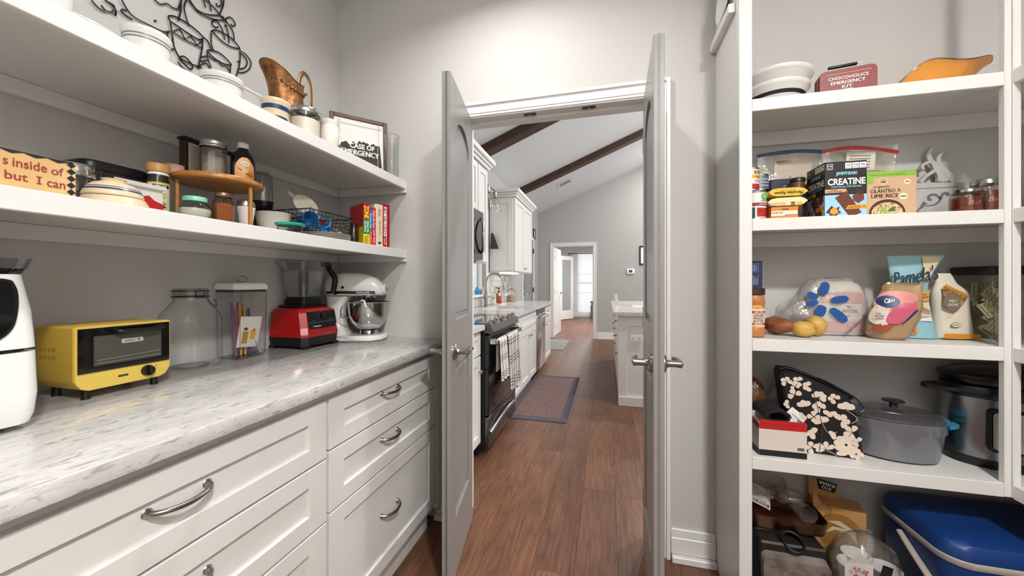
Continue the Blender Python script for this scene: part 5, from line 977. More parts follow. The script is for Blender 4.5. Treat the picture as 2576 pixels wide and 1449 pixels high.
blob('yellow_potato', 'yellow potato behind the front one, against the flour bag', 'potato', (.738, 1.565, B3), (.032, .034, .0355), POT, 20, 'yellow potatoes', 9)
# flour inside a shop bag
t = thing('flour_bag', 'pink and white paper bag of all purpose flour inside a clear shopping bag', 'flour bag', (.835, 1.645, B3), 4)
loft('paper_bag', [rr3(.068, .038, .012, .001), rr3(.076, .042, .016, .02), rr3(.078, .044, .018, .1), rr3(.075, .04, .016, .16), rr3(.066, .028, .012, .186), rr3(.05, .008, .004, .198)], M('flour_paper', '#ddd6cc', .7), t)
bm = bmesh.new(); L_ = [(-.07, .125), (.074, .125), (.07, .17), (.05, .19), (-.045, .19), (-.06, .17)]
PKf = M('flour_pink', '#d09088', .6); curved_label('pink_print', .3, .0445, .118, .158, lambda z: .066, PKf, t); curved_label('pink_print', .3, .0445, .012, .052, lambda z: .068, PKf, t)
txt('ALL', RB, t, .02, .106, .02, .01, -.0458, bold=.02); txt('PURPOSE', M('flour_rose', '#a86a60', .6), t, .014, .09, .066, .013, -.0458, bold=.02); txt('FLOUR', M('flour_rose'), t, .0, .072, .05, .011, -.0458, bold=.02)
t = thing('shopping_bag', 'crumpled translucent shopping bag with blue petals wrapped round the flour', 'bag', (.805, 1.645, B3), 2)
SHOP = GL('shop_film', '#ffffff', .4, .12, .27, '#ece8e2', .15, (30, .9)); rg = []; random.seed(8)
KS = ((0, .1, .05, .02), (.08, .112, .056, .018), (.35, .114, .058, .012), (.65, .108, .055, .012), (.85, .092, .042, .018), (1, .06, .018, .02))
for q in range(19):
    f = q / 18; k0, k1 = next((a, b) for a, b in zip(KS, KS[1:]) if a[0] <= f <= b[0]); u = (f - k0[0]) / (k1[0] - k0[0]); w, d, cx = [k0[e] + (k1[e] - k0[e]) * u for e in (1, 2, 3)]
    rg.append([(cx + w * math.copysign(abs(math.cos(a)) ** .6, math.cos(a)) * (1 + .02 * math.sin(9 * a + 13 * f)), d * math.copysign(abs(math.sin(a)) ** .6, math.sin(a)) * (1 + .035 * math.sin(7 * a + 19 * f) + .025 * math.sin(17 * a - 23 * f)), .001 + f * .208 + .005 * math.sin(5 * a) * (f > .9)) for a in [2 * math.pi * i / 64 for i in range(64)]])
loft('bag_film', rg, SHOP, t, ang=180)
rg = []
for f in range(7):
    q = f / 6; r_ = .045 * (1 - q) ** .7 + .012 + .014 * (q > .8); rg.append([(-.085 - .075 * q, r_ * math.cos(a) * (1 + .25 * math.sin(4 * a + 3 * q)), .085 - .02 * q + r_ * math.sin(a) * (1 + .25 * math.cos(5 * a))) for a in [2 * math.pi * i / 18 for i in range(18)]])
loft('bag_knot', rg, SHOP, t, ang=60)
PTL = M('petal_blue', '#1c4f96', .4)
for cx, cz, a, l, w in ((-.035, .172, 80, .03, .017), (-.072, .146, 155, .024, .012), (-.074, .118, 195, .025, .012), (-.047, .09, 250, .026, .019), (.01, .075, -42, .042, .016), (.014, .132, 8, .034, .014)):
    ca, sa = math.cos(R(a)), math.sin(R(a)); pp = []
    for u, v in ((-1, .35), (-.8, .75), (0, .95), (.7, .85), (1, .35), (1, -.35), (.7, -.85), (0, -.95), (-.8, -.75), (-1, -.35)): pp.append((cx + u * l * ca * .8 - v * w * sa, cz + u * l * sa * .8 + v * w * ca))
    patch('blue_petal', pp, PTL, t, -.0605)
txt('PLEASE RETURN TO A PARTICIPATING STORE FOR RECYCLING', M('print_navy', '#33406e', .6), t, .075, .052, .15, .009, -.0606, roll=47, bold=.02)
# brown sugar
t = thing('brown_sugar_bag', 'slumped clear and pink bag of brown sugar leaning to the right', 'sugar bag', (.942, 1.548, B3), -14, ry=0)
CLR = GL('sugar_film', '#ffffff', .5, .08, .62, '#c9a070', .12, (35, .6)); rg = []
for f, w, d, cx in ((0, .045, .03, .0), (.1, .058, .04, .0), (.35, .066, .044, .008), (.6, .064, .04, .018), (.8, .055, .03, .03), (.93, .05, .014, .035), (1, .052, .005, .036)):
    rg.append([(cx + w * math.cos(a) * (1 + .06 * math.sin(5 * a + 7 * f)), d * math.sin(a) * (1 + .1 * math.sin(6 * a + 5 * f)), .001 + f * .188 + .006 * math.sin(3 * a + 2) * (f > .05)) for a in [2 * math.pi * i / 28 for i in range(28)]])
loft('bag_film', rg, CLR, t, ang=60)
def sl(x, z):  # front of the sugar bag at x, z
    f = min(1, max(0, z / .188)); w = .058 + .01 * math.sin(f * 3); d = (.043 if f < .6 else .043 - (f - .6) * .08); cx = .03 * f
    return -d * math.sqrt(max(.02, 1 - ((x - cx) / (w * 1.1)) ** 2)) * 1.1 - .0022
def sugp(pts, m, k=0):
    P = [(q.x, q.z) for q in spline([(a, 0, b) for a, b in pts], 4, True)]
    cx = sum(q[0] for q in P) / len(P); cz = sum(q[1] for q in P) / len(P); bm = bmesh.new(); n = len(P); rings = []
    for s_ in (1, .66, .33): rings.append([bm.verts.new((cx + (x - cx) * s_, sl(cx + (x - cx) * s_, cz + (z - cz) * s_) - k * .0005, cz + (z - cz) * s_)) for x, z in P])
    c0 = bm.verts.new((cx, sl(cx, cz) - k * .0005, cz))
    for A, B in zip(rings, rings[1:]):
        for i in range(n): bm.faces.new((A[i], A[(i + 1) % n], B[(i + 1) % n], B[i]))
    for i in range(n): bm.faces.new((rings[-1][i], rings[-1][(i + 1) % n], c0))
    frombm('bag_print', bm, m, t, None, None, True, 180)
SPK = M('sugar_pink', '#c85a72', .4); SNV = M('sugar_navy', '#1d2f66', .4); SWH = M('sugar_white', '#ded4c8', .5)
sugp([(-.055, .06), (-.02, .05), (.0, .09), (-.03, .12), (-.05, .1)], SWH); sugp([(-.045, .115), (-.01, .1), (.06, .135), (.05, .16), (-.005, .165), (-.03, .15)], M('sugar_rose', '#d4857e', .4)); sugp([(-.02, .06), (.01, .058), (.045, .085), (.055, .12), (.02, .125), (-.008, .1)], SPK, 1); sugp([(-.052, .03), (-.02, .026), (-.004, .05), (-.04, .052)], M('sugar_brick', '#9a4a2c', .5))
sugp(ell(-.012, .13, .028, .02, 12), SNV, 2); sugp([(.02, .06), (.028, .064), (.058, .1), (.05, .1)], SNV, 2); txt('C&H', WHT, t, -.01, .132, .026, .016, sl(-.01, .132) - .004, shear=.3, bold=.03); txt('PURE', INK, t, -.036, .088, .016, .005, sl(-.036, .088) - .003, roll=-12); txt('BROWN\nSUGAR', M('sugar_brown', '#7a2f1c', .6), t, -.034, .076, .026, .013, sl(-.034, .076) - .004, bold=.02)
# light blue bag
t = thing('baking_mix_bag', 'tall light blue bag of baking mix with dark script lettering', 'bag', (1.048, 1.605, B3), -6)
LBL_ = M('bag_light_blue', '#8fbcc6', .45); rg = []
for z, x0, x1, d in ((0, -.055, .062, .03), (.02, -.056, .058, .034), (.08, -.05, .045, .032), (.15, -.056, .036, .026), (.2, -.062, .04, .018), (.25, -.068, .064, .008), (.288, -.072, .085, .002)):
    cx, hw_ = (x0 + x1) / 2, (x1 - x0) / 2; rg.append([(cx + hw_ * math.copysign(abs(math.cos(a)) ** .75, math.cos(a)), d * math.sin(a), z + .001) for a in [2 * math.pi * i / 24 for i in range(24)]])
loft('bag_body', rg, LBL_, t, ang=60); CRB = M('bag_cream', '#d8c3a0', .5)
def bf(z): return -(.034 - max(0, z - .05) * .1 if z < .2 else .019 - (z - .2) * .19) - .0035
for nm, pts, m in (('cream_print', [(.012, .2), (.028, .2), (.05, .245), (.072, .284), (.02, .284), (.02, .25)], CRB), ('gold_label', [(-.006, .128), (.026, .13), (.03, .165), (-.002, .165)], M('bag_gold', '#c9993a', .5)), ('cream_print', [(-.004, .07), (.03, .075), (.026, .126), (-.006, .125)], CRB), ('pie_print', [(-.002, .09), (.01, .11), (.026, .1), (.03, .082)], M('pie_grey', '#b8a9a0', .5)), ('plate_print', rect(-.012, .062, .03, .078), M('plate_pale', '#d9dde0', .5)), ('orange_stamp', [(-.034, .014), (-.008, .016), (-.008, .04), (-.034, .038)], M('stamp_orange', '#d98a2a', .5))):
    bm = bmesh.new(); bm.faces.new([bm.verts.new((x, bf(z), z)) for x, z in pts]); frombm(nm, bm, m, t)
o = txt("Pamela's", M('script_navy', '#1d3448', .5), t, -.008, .218, .125, .05, bf(.2) - .002, shear=.45, bold=.01, roll=12); txt('Bread\nBaking Mix', M('label_brown'), t, .013, .148, .026, .018, bf(.15) - .002); txt('TRAY\nFRIENDLY', INK, t, -.021, .027, .018, .012, bf(.03) - .002)
# oats bag
t = thing('oats_bag', 'cream paper bag of oats with orange stripe at the foot', 'bag', (1.156, 1.615, B3), 4)
rg = []
for z, x0, x1, d in ((0, -.05, .062, .032), (.02, -.05, .06, .035), (.1, -.05, .05, .034), (.15, -.052, .052, .028), (.165, -.05, .046, .022), (.19, -.042, .02, .012), (.225, -.034, .004, .003)):
    cx, hw_ = (x0 + x1) / 2, (x1 - x0) / 2; rg.append([(cx + hw_ * math.copysign(abs(math.cos(a)) ** .7, math.cos(a)), d * math.sin(a), z + .001) for a in [2 * math.pi * i / 24 for i in range(24)]])
loft('bag_body', rg, M('oats_cream', '#ddd2bf', .6), t, ang=60)
def of(z): return -(.0375 if z < .1 else .0375 - (z - .1) * .2) - .003
for nm, pts, m in (('orange_stripe', [(-.048, .004), (.055, .004), (.054, .02), (-.048, .02)], M('oats_orange', '#d08a1e', .5)), ('oat_print', [(-.046, .11), (-.02, .09), (.01, .12), (.03, .15), (.0, .165), (-.04, .18)], M('oat_grain', '#a8814e', .7, mix=('#6a4a26', 110, (1, 1, 1), .4, .6))), ('grey_label', ell(-.022, .125, .024, .03, 18), M('oat_grey', '#7a6a5c', .6)), ('gold_arc', [(-.03, .178), (-.01, .165), (.028, .148), (.024, .156), (-.01, .176), (-.03, .19)], M('oats_orange')), ('seal', ell(-.014, .05, .014, .0085, 16), M('seal_green', '#3f6a4e', .6)), ('seal', ell(-.014, .05, .0125, .007, 16), M('oats_cream'))):
    bm = bmesh.new(); bm.faces.new([bm.verts.new((x, of(z) - (.0008 if nm == 'grey_label' else 0) - (.0006 if m.name == 'oats_cream' else 0), z)) for x, z in pts]); frombm(nm, bm, m, t)
txt('EARLY\nKNOWS', WHT, t, -.022, .125, .03, .022, of(.125) - .004, shear=.3); txt('GROUND\nOATS', M('stamp_orange'), t, -.034, .08, .022, .012, of(.08) - .001); txt('NON GMO', INK, t, -.014, .05, .016, .004, of(.05) - .0014)
# big square jar
t = thing('tea_jar', 'large square glass jar with black lid full of striped tea packets', 'jar', (1.29, 1.63, B3), 0)
loft('glass_body', [rr3(.062, .062, .015, .002), rr3(.07, .07, .018, .015), rr3(.07, .07, .018, .2), rr3(.064, .064, .02, .22)], GL('jar_olive', '#e9ead8', .5, .05), t, cap=False); loft('lid', [rr3(.073, .073, .015, .2205), rr3(.075, .075, .016, .223), rr3(.075, .075, .016, .246), rr3(.071, .071, .014, .249)], BLACK, t)
random.seed(12); TEA = [M('tea_sachet' + str(i), c_, .7) for i, c_ in enumerate(('#b5ab8f', '#9d9472', '#c2b99e', '#8a8468'))]
for i in range(14):
    o = box('tea_packet', (-.026, -.003, -.026), (.026, .003, .026), TEA[i % 4], t, .001); o.location = (random.uniform(-.024, .024), random.uniform(-.036, .03), .036 + .011 * i); o.rotation_euler = (R(random.uniform(-30, 30)), R(random.uniform(-60, 60)), R(random.uniform(-15, 15)))
    for j in range(3): patch('packet_stripe', rect(-.02 + j * .012, -.022, -.018 + j * .012, .022), M('stripe_black', '#35332b', .6), o, -.0034)
t = thing('plain_glass_jar', 'clear glass jar at the shelf corner, in front of the tea jar', 'jar', (1.238, 1.50, B3), 0); loft('glass_body', [rr3(.028, .028, .012, .001), rr3(.034, .034, .014, .012), rr3(.034, .034, .014, .13), rr3(.022, .022, .012, .16), rr3(.021, .021, .012, .175)], GL('clear_jar2', '#e2e4e2', .6, .08), t, cap=False)
# --- fourth bay
t = thing('shoe_carton', 'open white carton with red rim and black foot holding a rolled mat', 'carton', (.589, 1.506, B4), 0); CW = M('carton_pale', '#d9cfc6', .5)
boxes('carton', [((-.072, -.048, 0), (.072, -.0465, .11)), ((-.072, .0465, 0), (.072, .048, .125)), ((-.072, -.0465, 0), (-.0705, .0465, .118)), ((.0705, -.0465, 0), (.072, .0465, .118)), ((-.0705, -.0465, 0), (.0705, .0465, .002))], CW, t)
for z0, z1, m in ((.0, .02, INK), (.092, .1102, RED)): patch('print_band', rect(-.072, z0, .072, z1), m, t, -.0484); patch('print_band', [(-.0465, z0), (.0465, z0), (.0465, z1), (-.0465, z1)], m, t, -.0724, rot=(0, 0, -90))
box('flap', (-.07, -.0495, .1105), (.07, -.0485, .124), RED, t, rot=(0, 0, 0))
for i in range(12): patch('barcode', rect(.044 + i * .0017, .026, .0448 + i * .0017 + (i * 7 % 3) * .0003, .036), INK, t, -.0486)
o = thing('rolled_mat', 'dark grey rubber mat rolled up in the open carton', 'mat', (.58, 1.512, B4 + .135), 0)
P = [(.03 * (1 - .011 * i) * math.cos(.55 * i) * (1.5 if math.cos(.55 * i) < 0 else 1.25), .026 * (1 - .013 * i) * math.sin(.55 * i)) for i in range(26)]
A = [(x, z) for x, z in P] + [(x * .93, z * .9) for x, z in P[::-1]]
prism('mat_roll', A, .13, M('dark_rubber', '#242324', .6), o, 'XZ', -.055)
tag(box('mat_flap', (.50, 1.565, B4 + .125), (.66, 1.6, B4 + .128), M('dark_rubber'), None), 'grey rubber flap lying behind the rolled mat', 'mat')
t = thing('instruction_sheet', 'white leaflet tucked in the open carton', 'leaflet', (.635, 1.52, B4 + .1), 0); o = box('paper', (-.03, 0, 0), (.03, .0006, .05), WHT, t, rot=(0, 40, 0)); txt('WARNING', INK, o, 0, .03, .03, .005, -.0006)
blob('brown_plastic_bag', 'scrunched brown plastic bag behind the open carton', 'bag', (.565, 1.655, B4), (.055, .035, .11), GL('brown_film', '#c98a66', .5, .1, .5, '#8a5a3e', .1, (30, .9)), 0, None, 21)
blob('clear_plastic_bag', 'scrunched clear plastic bag behind the floral bag', 'bag', (.655, 1.67, B4), (.045, .03, .1), GL('clear_film', '#e9eef2', .6, .12, .25, '#b9c2c8', .1, (30, .9)), 0, None, 22)
# floral lunch bag
FB = M('floral_black', '#0b0a0b', .55); t = thing('floral_lunch_bag', 'black lunch bag with cream flowers, leaning beside the grey pot', 'bag', (.757, 1.545, B4), -8)
fp = [(-.095, 0), (.088, 0), (.092, .03), (.062, .19), (.05, .215), (-.1, .283), (-.135, .285), (-.142, .262), (-.115, .1)]
prism('bag_body', fp, .1, FB, t, 'XZ', -.035, .006); tube('zip_edge', [(-.14, -.02, .285), (-.1, -.02, .288), (.045, -.02, .222), (.064, -.02, .2)], .006, BLACKG, t, 8, n=4); tube('strap', spline([(-.06, -.025, .27), (-.02, -.03, .262), (.03, -.028, .235), (.075, -.024, .205), (.095, -.03, .175), (.082, -.036, .16)], 4), .006, BLACK, t, 6, flat=.4)
tube('seam', [(-.055, -.0375, .255), (-.02, -.0375, .1), (-.03, -.0375, .002)], .001, M('seam_grey', '#55504c', .6), t, 4)
FK = [0]
FC = M('flower_cream', '#e2d0c0', .6); random.seed(31)
def petals(cx, cz, n, l, w, a0, sp=360):
    for i in range(n):
        a = R(a0 + sp * i / n); ca, sa = math.cos(a), math.sin(a); pp = [(cx + ca * u * l - sa * v * w, cz + sa * u * l + ca * v * w) for u, v in ((.12, .12), (.5, .85), (.8, 1), (1, .4), (1, -.3), (.8, -.9), (.5, -.8), (.12, -.12))]
        FK[0] += 1; patch('flower_print', pp, FC, t, -.0356 - FK[0] * .00003)
for cx, cz, n, l, w, a0, sp in ((.045, .045, 9, .034, .012, 10, 360), (-.01, .018, 4, .03, .008, 40, 200), (.072, .018, 5, .02, .009, 0, 360), (-.02, .11, 3, .026, .011, 60, 160), (.062, .09, 4, .026, .009, 70, 260), (.03, .125, 4, .026, .01, -60, 240), (-.04, .07, 3, .022, .01, 100, 200), (.045, .165, 3, .028, .011, 40, 150), (-.03, .165, 4, .02, .01, 20, 300), (-.03, .2, 5, .022, .008, -30, 240), (-.07, .16, 3, .026, .009, 60, 140), (-.06, .235, 4, .018, .008, 80, 260), (-.1, .2, 3, .022, .01, 30, 260), (-.125, .245, 4, .018, .008, 0, 300), (-.085, .12, 3, .02, .009, 10, 200), (-.07, .055, 3, .022, .009, 60, 180), (-.118, .165, 3, .016, .007, 120, 200), (-.045, .13, 4, .02, .009, 0, 360), (.012, .2, 4, .018, .008, 30, 300), (-.09, .25, 4, .018, .008, 60, 300), (-.0, .155, 3, .02, .009, 200, 200), (-.05, .02, 4, .022, .009, 30, 300), (.035, .005, 3, .02, .008, 60, 120), (-.1, .23, 3, .014, .007, 10, 300), (.078, .06, 3, .018, .007, 80, 200), (.0, .07, 3, .018, .008, -20, 140)): petals(cx, cz, n, l, w, a0, sp)
for a, b, c_ in (((.03, .12), (.05, .1), (.062, .09)), ((-.02, .11), (-.005, .08), (.02, .085)), ((.045, .165), (.075, .14), (.06, .12)), ((-.03, .2), (-.025, .17), (-.03, .15)), ((-.01, .018), (.01, .01), (.02, .002))): tube('stem_print', spline([(q[0], -.0358, q[1]) for q in (a, b, c_)], 4), .0009, FC, t, 4)
# oval dutch oven
def ovenmat(nm='grey_teal_enamel', base='#727477'):
    m = M(nm, base, .22, coat=.5); nt = m.node_tree; b = nt.nodes['Principled BSDF']; tc = nt.nodes.new('ShaderNodeTexCoord'); sp = nt.nodes.new('ShaderNodeSeparateXYZ'); n = nt.nodes.new('ShaderNodeTexNoise'); n.inputs['Scale'].default_value = 14
    ad = nt.nodes.new('ShaderNodeMath'); ad.operation = 'MULTIPLY_ADD'; ad.inputs[1].default_value = .05; r = nt.nodes.new('ShaderNodeValToRGB'); r.color_ramp.elements[0].position = .135; r.color_ramp.elements[0].color = hx(base); r.color_ramp.elements[1].position = .145; r.color_ramp.elements[1].color = hx('#2f82a3')
    nt.links.new(tc.outputs['Object'], sp.inputs[0]); nt.links.new(tc.outputs['Object'], n.inputs[0]); nt.links.new(n.outputs[0], ad.inputs[0]); nt.links.new(sp.outputs[0], ad.inputs[2]); nt.links.new(ad.outputs[0], r.inputs[0]); nt.links.new(r.outputs[0], b.inputs['Base Color']); return m
DO = ovenmat(); t = thing('dutch_oven', 'grey oval enamelled dutch oven with teal end handle and grey lid', 'pot', (.974, 1.578, B4), -8); t.scale = (.96, .93, .98)
lathe('pot_body', [(0, .002), (.105, .002), (.118, .006), (.122, .02), (.134, .1), (.138, .104), (.138, .13), (.142, .134), (.142, .138), (0, .138)], DO, t, seg=56, sy=.7)
lathe('lid', [(.142, .1385), (.145, .142), (.143, .148), (.12, .158), (.1, .163), (.098, .166), (.06, .17), (0, .172)], ovenmat('lid_enamel', '#454446'), t, seg=56, sy=.7)
lathe('lid_knob', [(0, .17), (.012, .17), (.01, .18), (.014, .186), (.03, .19), (.031, .194), (.026, .197), (0, .198)], M('black_knob', '#2a2929', .3), t, seg=28)
TEAL = M('teal_enamel', '#3b93b4', .2, coat=.5)
for s_, m in ((1, TEAL), (-1, M('grey_enamel', '#6d6e70', .25))): loft('end_handle', [[(s_ * .128, -.045, z), (s_ * .128, .045, z), (s_ * .15, .03, z), (s_ * .168, .012, z), (s_ * .168, -.012, z), (s_ * .15, -.03, z)] for z in (.122, .134)], m, t, smooth=False)
# slow cooker
t = thing('slow_cooker', 'oval stainless slow cooker with black rim and glass lid in the shelf corner', 'slow cooker', (1.302, 1.603, B4), 0); SLS = M('cooker_steel', '#8d9296', .26, 1)
lathe('foot_ring', [(0, .0), (.16, .0), (.168, .006), (.172, .03), (0, .03)], BLACK, t, seg=56, sy=.6, sx=.93); lathe('steel_body', [(.172, .0305), (.175, .06), (.178, .215), (.178, .225)], SLS, t, seg=56, sy=.6, sx=.93); lathe('rim', [(.178, .2255), (.187, .232), (.19, .245), (.182, .262), (0, .262)], M('black_satin', '#101011', .3), t, seg=56, sy=.6, sx=.93)
lathe('lid_rim', [(0, .2625), (.168, .2625), (.178, .268), (.19, .286), (.19, .296), (.174, .302), (0, .303)], M('black_satin'), t, seg=56, sy=.6, sx=.93); lathe('lid_glass', [(.17, .3035), (.14, .314), (.08, .321), (0, .324)], GL('smoked_lid', '#8a6a4a', .5, .12, .5, '#3a281a'), t, seg=56, sy=.6, sx=.93)
loft('side_handle', [[(-.15, -.05, z), (-.15, .05, z), (-.2, .036, z), (-.226, .012, z), (-.226, -.012, z), (-.2, -.036, z)] for z in (.238, .252)], BLACK, t)
rr_ = [(x, z) for x, z in rrect(-.06, .075, .06, .185, .015)]
def ckp(pts, m, k):
    bm = bmesh.new(); bm.faces.new([bm.verts.new((x, -.178 * .6 * math.sqrt(max(0, 1 - (x / (.178 * .93)) ** 2)) - .001 - k * .0006, z)) for x, z in pts]); return frombm('control_panel', bm, m, t)
ckp(rrect(-.12, .062, .0, .198, .016), BLACK, 14); ckp(rrect(-.11, .07, .0, .19, .012), M('panel_silver2', '#b3aea6', .35, .5), 19)
for i, s in enumerate(('Delay', 'Probe', 'Manual', 'Serve')): txt(s, INK, t, -.088, .168 - i * .022, .02, .007, -.1)
# --- on the floor under the shelving
CBL = M('cooler_blue', '#0a3573', .45); CGR = M('cooler_grey', '#a79e95', .5); t = thing('cool_box', 'large blue cool box with pale grey rim band and handle', 'cool box', (1.212, 1.528, 0), 0)
def cb(hw, hd, r, z): return rr3(hw, hd, r, z, 8)
loft('box_body', [cb(.2, .135, .05, .002), cb(.215, .148, .055, .02), cb(.226, .158, .06, .36)], CBL, t); loft('rim_band', [cb(.229, .161, .062, .3605), cb(.231, .163, .062, .365), cb(.231, .163, .062, .378), cb(.228, .16, .06, .381)], CGR, t); loft('lid', [cb(.229, .161, .062, .3815), cb(.228, .16, .06, .408), cb(.218, .15, .055, .424), cb(.18, .12, .04, .43), cb(.1, .06, .02, .431)], CBL, t)
tube('swing_handle', spline([(-.232, .03, .345), (-.234, -.05, .3), (-.226, -.14, .25), (-.18, -.172, .225), (0, -.175, .215), (.2, -.172, .225)], 5), .011, CGR, t, 10, flat=.6); box('lid_tab', (.02, -.168, .375), (.12, -.16, .395), CGR, t, .003)
STL2 = M('worn_steel', '#a39a92', .32, .35, mix=('#5c5049', 12, (1, 1, 1), .3, .7)); t = thing('meat_grinder', 'stainless countertop appliance with coiled black cord standing on the floor', 'appliance', (.618, 1.512, 0), 0)
boxes('motor_housing', [((-.1, -.06, .015), (.1, .1, .30))], M('dark_housing', '#2f2a26', .4, .4), t, .006); loft('front_cover', [[(x, -.085, z) for x, z in rrect(-.098, .02, .1, .262, .02)], [(x, -.0605, z) for x, z in rrect(-.098, .02, .1, .272, .02)]], STL2, t)
for x, z in ((-.07, .235), (.075, .235)): lathe('screw', [(0, 0), (.006, 0), (.006, .002), (0, .003)], CHROME, t, (x, -.0852, z), (90, 0, 0), seg=14)
lathe('drive_hub', [(0, 0), (.045, 0), (.043, .004), (0, .006)], STL2, t, (.0, -.0852, .19), (90, 0, 0), seg=36); loft('slope_top', [[(-.085, -.055, .272), (.09, -.055, .272), (.09, .03, .301), (-.085, .03, .301)], [(-.085, -.055, .278), (.09, -.055, .278), (.09, .03, .307), (-.085, .03, .307)]], STL2, t)
loft('warning_label', [[(-.06, -.053, .2795), (.08, -.053, .2795), (.08, -.03, .2874), (-.06, -.03, .2874)], [(-.06, -.053, .280), (.08, -.053, .280), (.08, -.03, .2879), (-.06, -.03, .2879)]], M('label_warn', '#d8b80f', .5), t, smooth=False)
for k in range(4): tube('cord_coil', [((.055 - .004 * k) * math.cos(a) * .7 + .005, -.03 + .05 * math.sin(a) * .6 - .006 * k, .294 + .004 * k + .016 * math.sin(a)) for a in [2 * math.pi * i / 22 for i in range(22)]], .0045, BLACK, t, 8, True)
for x in (-.085, .085):
    for y in (-.045, .085): lathe('foot', [(0, 0), (.012, 0), (.011, .016), (0, .016)], BLACK, t, (x, y, 0), seg=12)
t = thing('grinder_tray', 'copper-toned steel hopper tray lying on the appliance', 'tray', (.632, 1.584, .3085), -4); CTR = M('copper_steel', '#8f6a56', .25, 1)
loft('tray_shell', [cb(.11, .07, .03, .0), cb(.118, .078, .034, .006), cb(.124, .084, .036, .05), cb(.121, .081, .035, .0505), cb(.114, .074, .032, .009), cb(.1, .06, .025, .004)], CTR, t)
ZZ = .3275
for k, (x, y, z, rx, ry, lab) in enumerate(((.615, 1.585, .405, 60, 20, 'clear plastic cup tipped back in the steel tray'), (.69, 1.56, .37, 80, 60, 'clear plastic cup lying on its side at the right end of the steel tray'), (.635, 1.6, .42, 30, -30, 'clear plastic cup standing against the back wall above the steel tray'))):
    o = lathe('plastic_cup', [(0, -.04), (.022, -.04), (.026, 0), (.03, .035), (.031, .037)], GL('cup_film', '#f1efeb', .6, .12, .12, '#bdb6ae', .08, (25, .4)), None, (x, y, z), (rx, ry, 0), seg=28); tag(o, lab, 'cup', 'plastic cups in the steel tray')
t = thing('manual_sheet', 'folded black and white instruction leaflet propped in the steel tray', 'leaflet', (.548, 1.555, .372), 0)
o = box('paper', (-.045, 0, 0), (.045, .0006, .075), M('paper_grey', '#b5ada4', .7), t, rot=(-50, 24, 0))
patch('print', rect(-.04, .006, .04, .016), INK, o, -.0004); txt('SINGLE GRINDER', WHT, o, 0, .011, .07, .006, -.0007)
for i in range(6): patch('print', rect(-.038, .022 + i * .008, .03 - (i % 3) * .012, .0245 + i * .008), M('print_mid', '#6d665f', .7), o, -.0004)
blob('cup_sleeve', 'clear film wrapper lying over the cups in the steel tray', 'wrapper', (.672, 1.59, .372), (.045, .035, .024), GL('cup_film'), 15, None, 41)
t = thing('blue_tub', 'pale blue plastic tub behind the appliance', 'tub', (.5, 1.665, 0), 0); loft('tub_body', [rr3(.02, .03, .01, .001), rr3(.026, .04, .012, .27), rr3(.029, .043, .013, .28), rr3(.026, .04, .012, .285)], M('tub_blue', '#6f95b5', .4), t)
KR = M('kraft_card', '#b98a52', .6); t = thing('soda_carton', 'torn brown cardboard drink carton standing on end', 'carton', (.838, 1.645, 0), -14); box('carton', (-.075, -.045, 0), (.075, .045, .37), KR, t, .001)
prism('torn_flap', [(-.075, .3705), (.02, .3705), (.005, .42), (-.04, .425), (-.075, .44)], .002, KR, t, 'XZ', .03); prism('torn_flap', [(-.075, .3705), (-.05, .3705), (-.075, .43)], .002, KR, t, 'XZ', -.045)
patch('black_panel', [(-.045, .395), (.005, .39), (.012, .425), (-.05, .435)], INK, t, .0295); txt('STO\nSUGAR', WHT, t, -.02, .411, .05, .026, .029, roll=170, bold=.03)
bg = patch('brown_ring', ell(.0, .28, .066, .07, 32), M('ring_brown', '#96692c', .6), t, -.0455); patch('pale_swash', [(-.04, .27), (-.01, .29), (.03, .285), (.05, .25), (.045, .3), (.0, .325), (-.035, .315), (-.01, .31), (.02, .3), (-.02, .3)], M('swash', '#cfc0a8', .6), t, -.0458); txt('12 FL OZ\nCANS', INK, t, -.03, .352, .05, .016, -.0456, roll=80)
t = thing('cup_pack', 'clear film pack of red and white plastic cups', 'cup pack', (.826, 1.468, 0), 6)
SHC = GL('clear_wrap', '#ffffff', .6, .1, .1, '#c8c2bc', .08, (22, .8)); rg = []; random.seed(5)
for f, w in ((0, .085), (.05, .098), (.5, .103), (.75, .098), (.88, .075), (.95, .04), (.985, .016), (1, .024)): rg.append([(w * math.cos(a) * (1 + .06 * math.sin(7 * a + 5 * f)), w * .75 * math.sin(a) * (1 + .06 * math.cos(6 * a)), .002 + f * .375) for a in [2 * math.pi * i / 30 for i in range(30)]])
loft('film', rg, SHC, t, ang=70)
for cx, cy in ((-.045, -.02), (.045, -.025), (0, .03)):
    for k in range(3): lathe('stacked_cup', [(.028, .0 + .09 * k + .01), (.04, .085 + .09 * k + .01), (.0415, .088 + .09 * k + .01)], M('cup_red', '#b01c22', .3) if k < 2 else M('cup_white', '#d9d6d2', .3), t, (cx, cy, 0), seg=28)
wp_ = M('wrap_white', '#cfcac5', .5)
for pts, m in (([(-.09, .2), (-.03, .2), (-.03, .32), (-.06, .34), (-.09, .3)], wp_), ([(-.03, .2), (.03, .2), (.02, .25), (-.03, .275)], RED), ([(-.015, .285), (.015, .275), (.025, .315), (-.005, .325)], INK)):
    bm = bmesh.new(); bm.faces.new([bm.verts.new((x, -.077 * math.sqrt(1 - (x / .112) ** 2) - .006, z)) for x, z in pts]); frombm('wrap_print', bm, m, t)
txt('16 FL OZ', RED, t, -.062, .296, .045, .012, -.077, roll=-20, bold=.03); txt('CUPS', RED, t, -.064, .268, .045, .02, -.077, roll=-20, bold=.04); txt('CUPS', M('print_blue', '#3f7fb8', .5), t, -.062, .24, .035, .014, -.077, roll=-20, bold=.03); txt('16', WHT, t, -.002, .225, .035, .034, -.085, bold=.04)
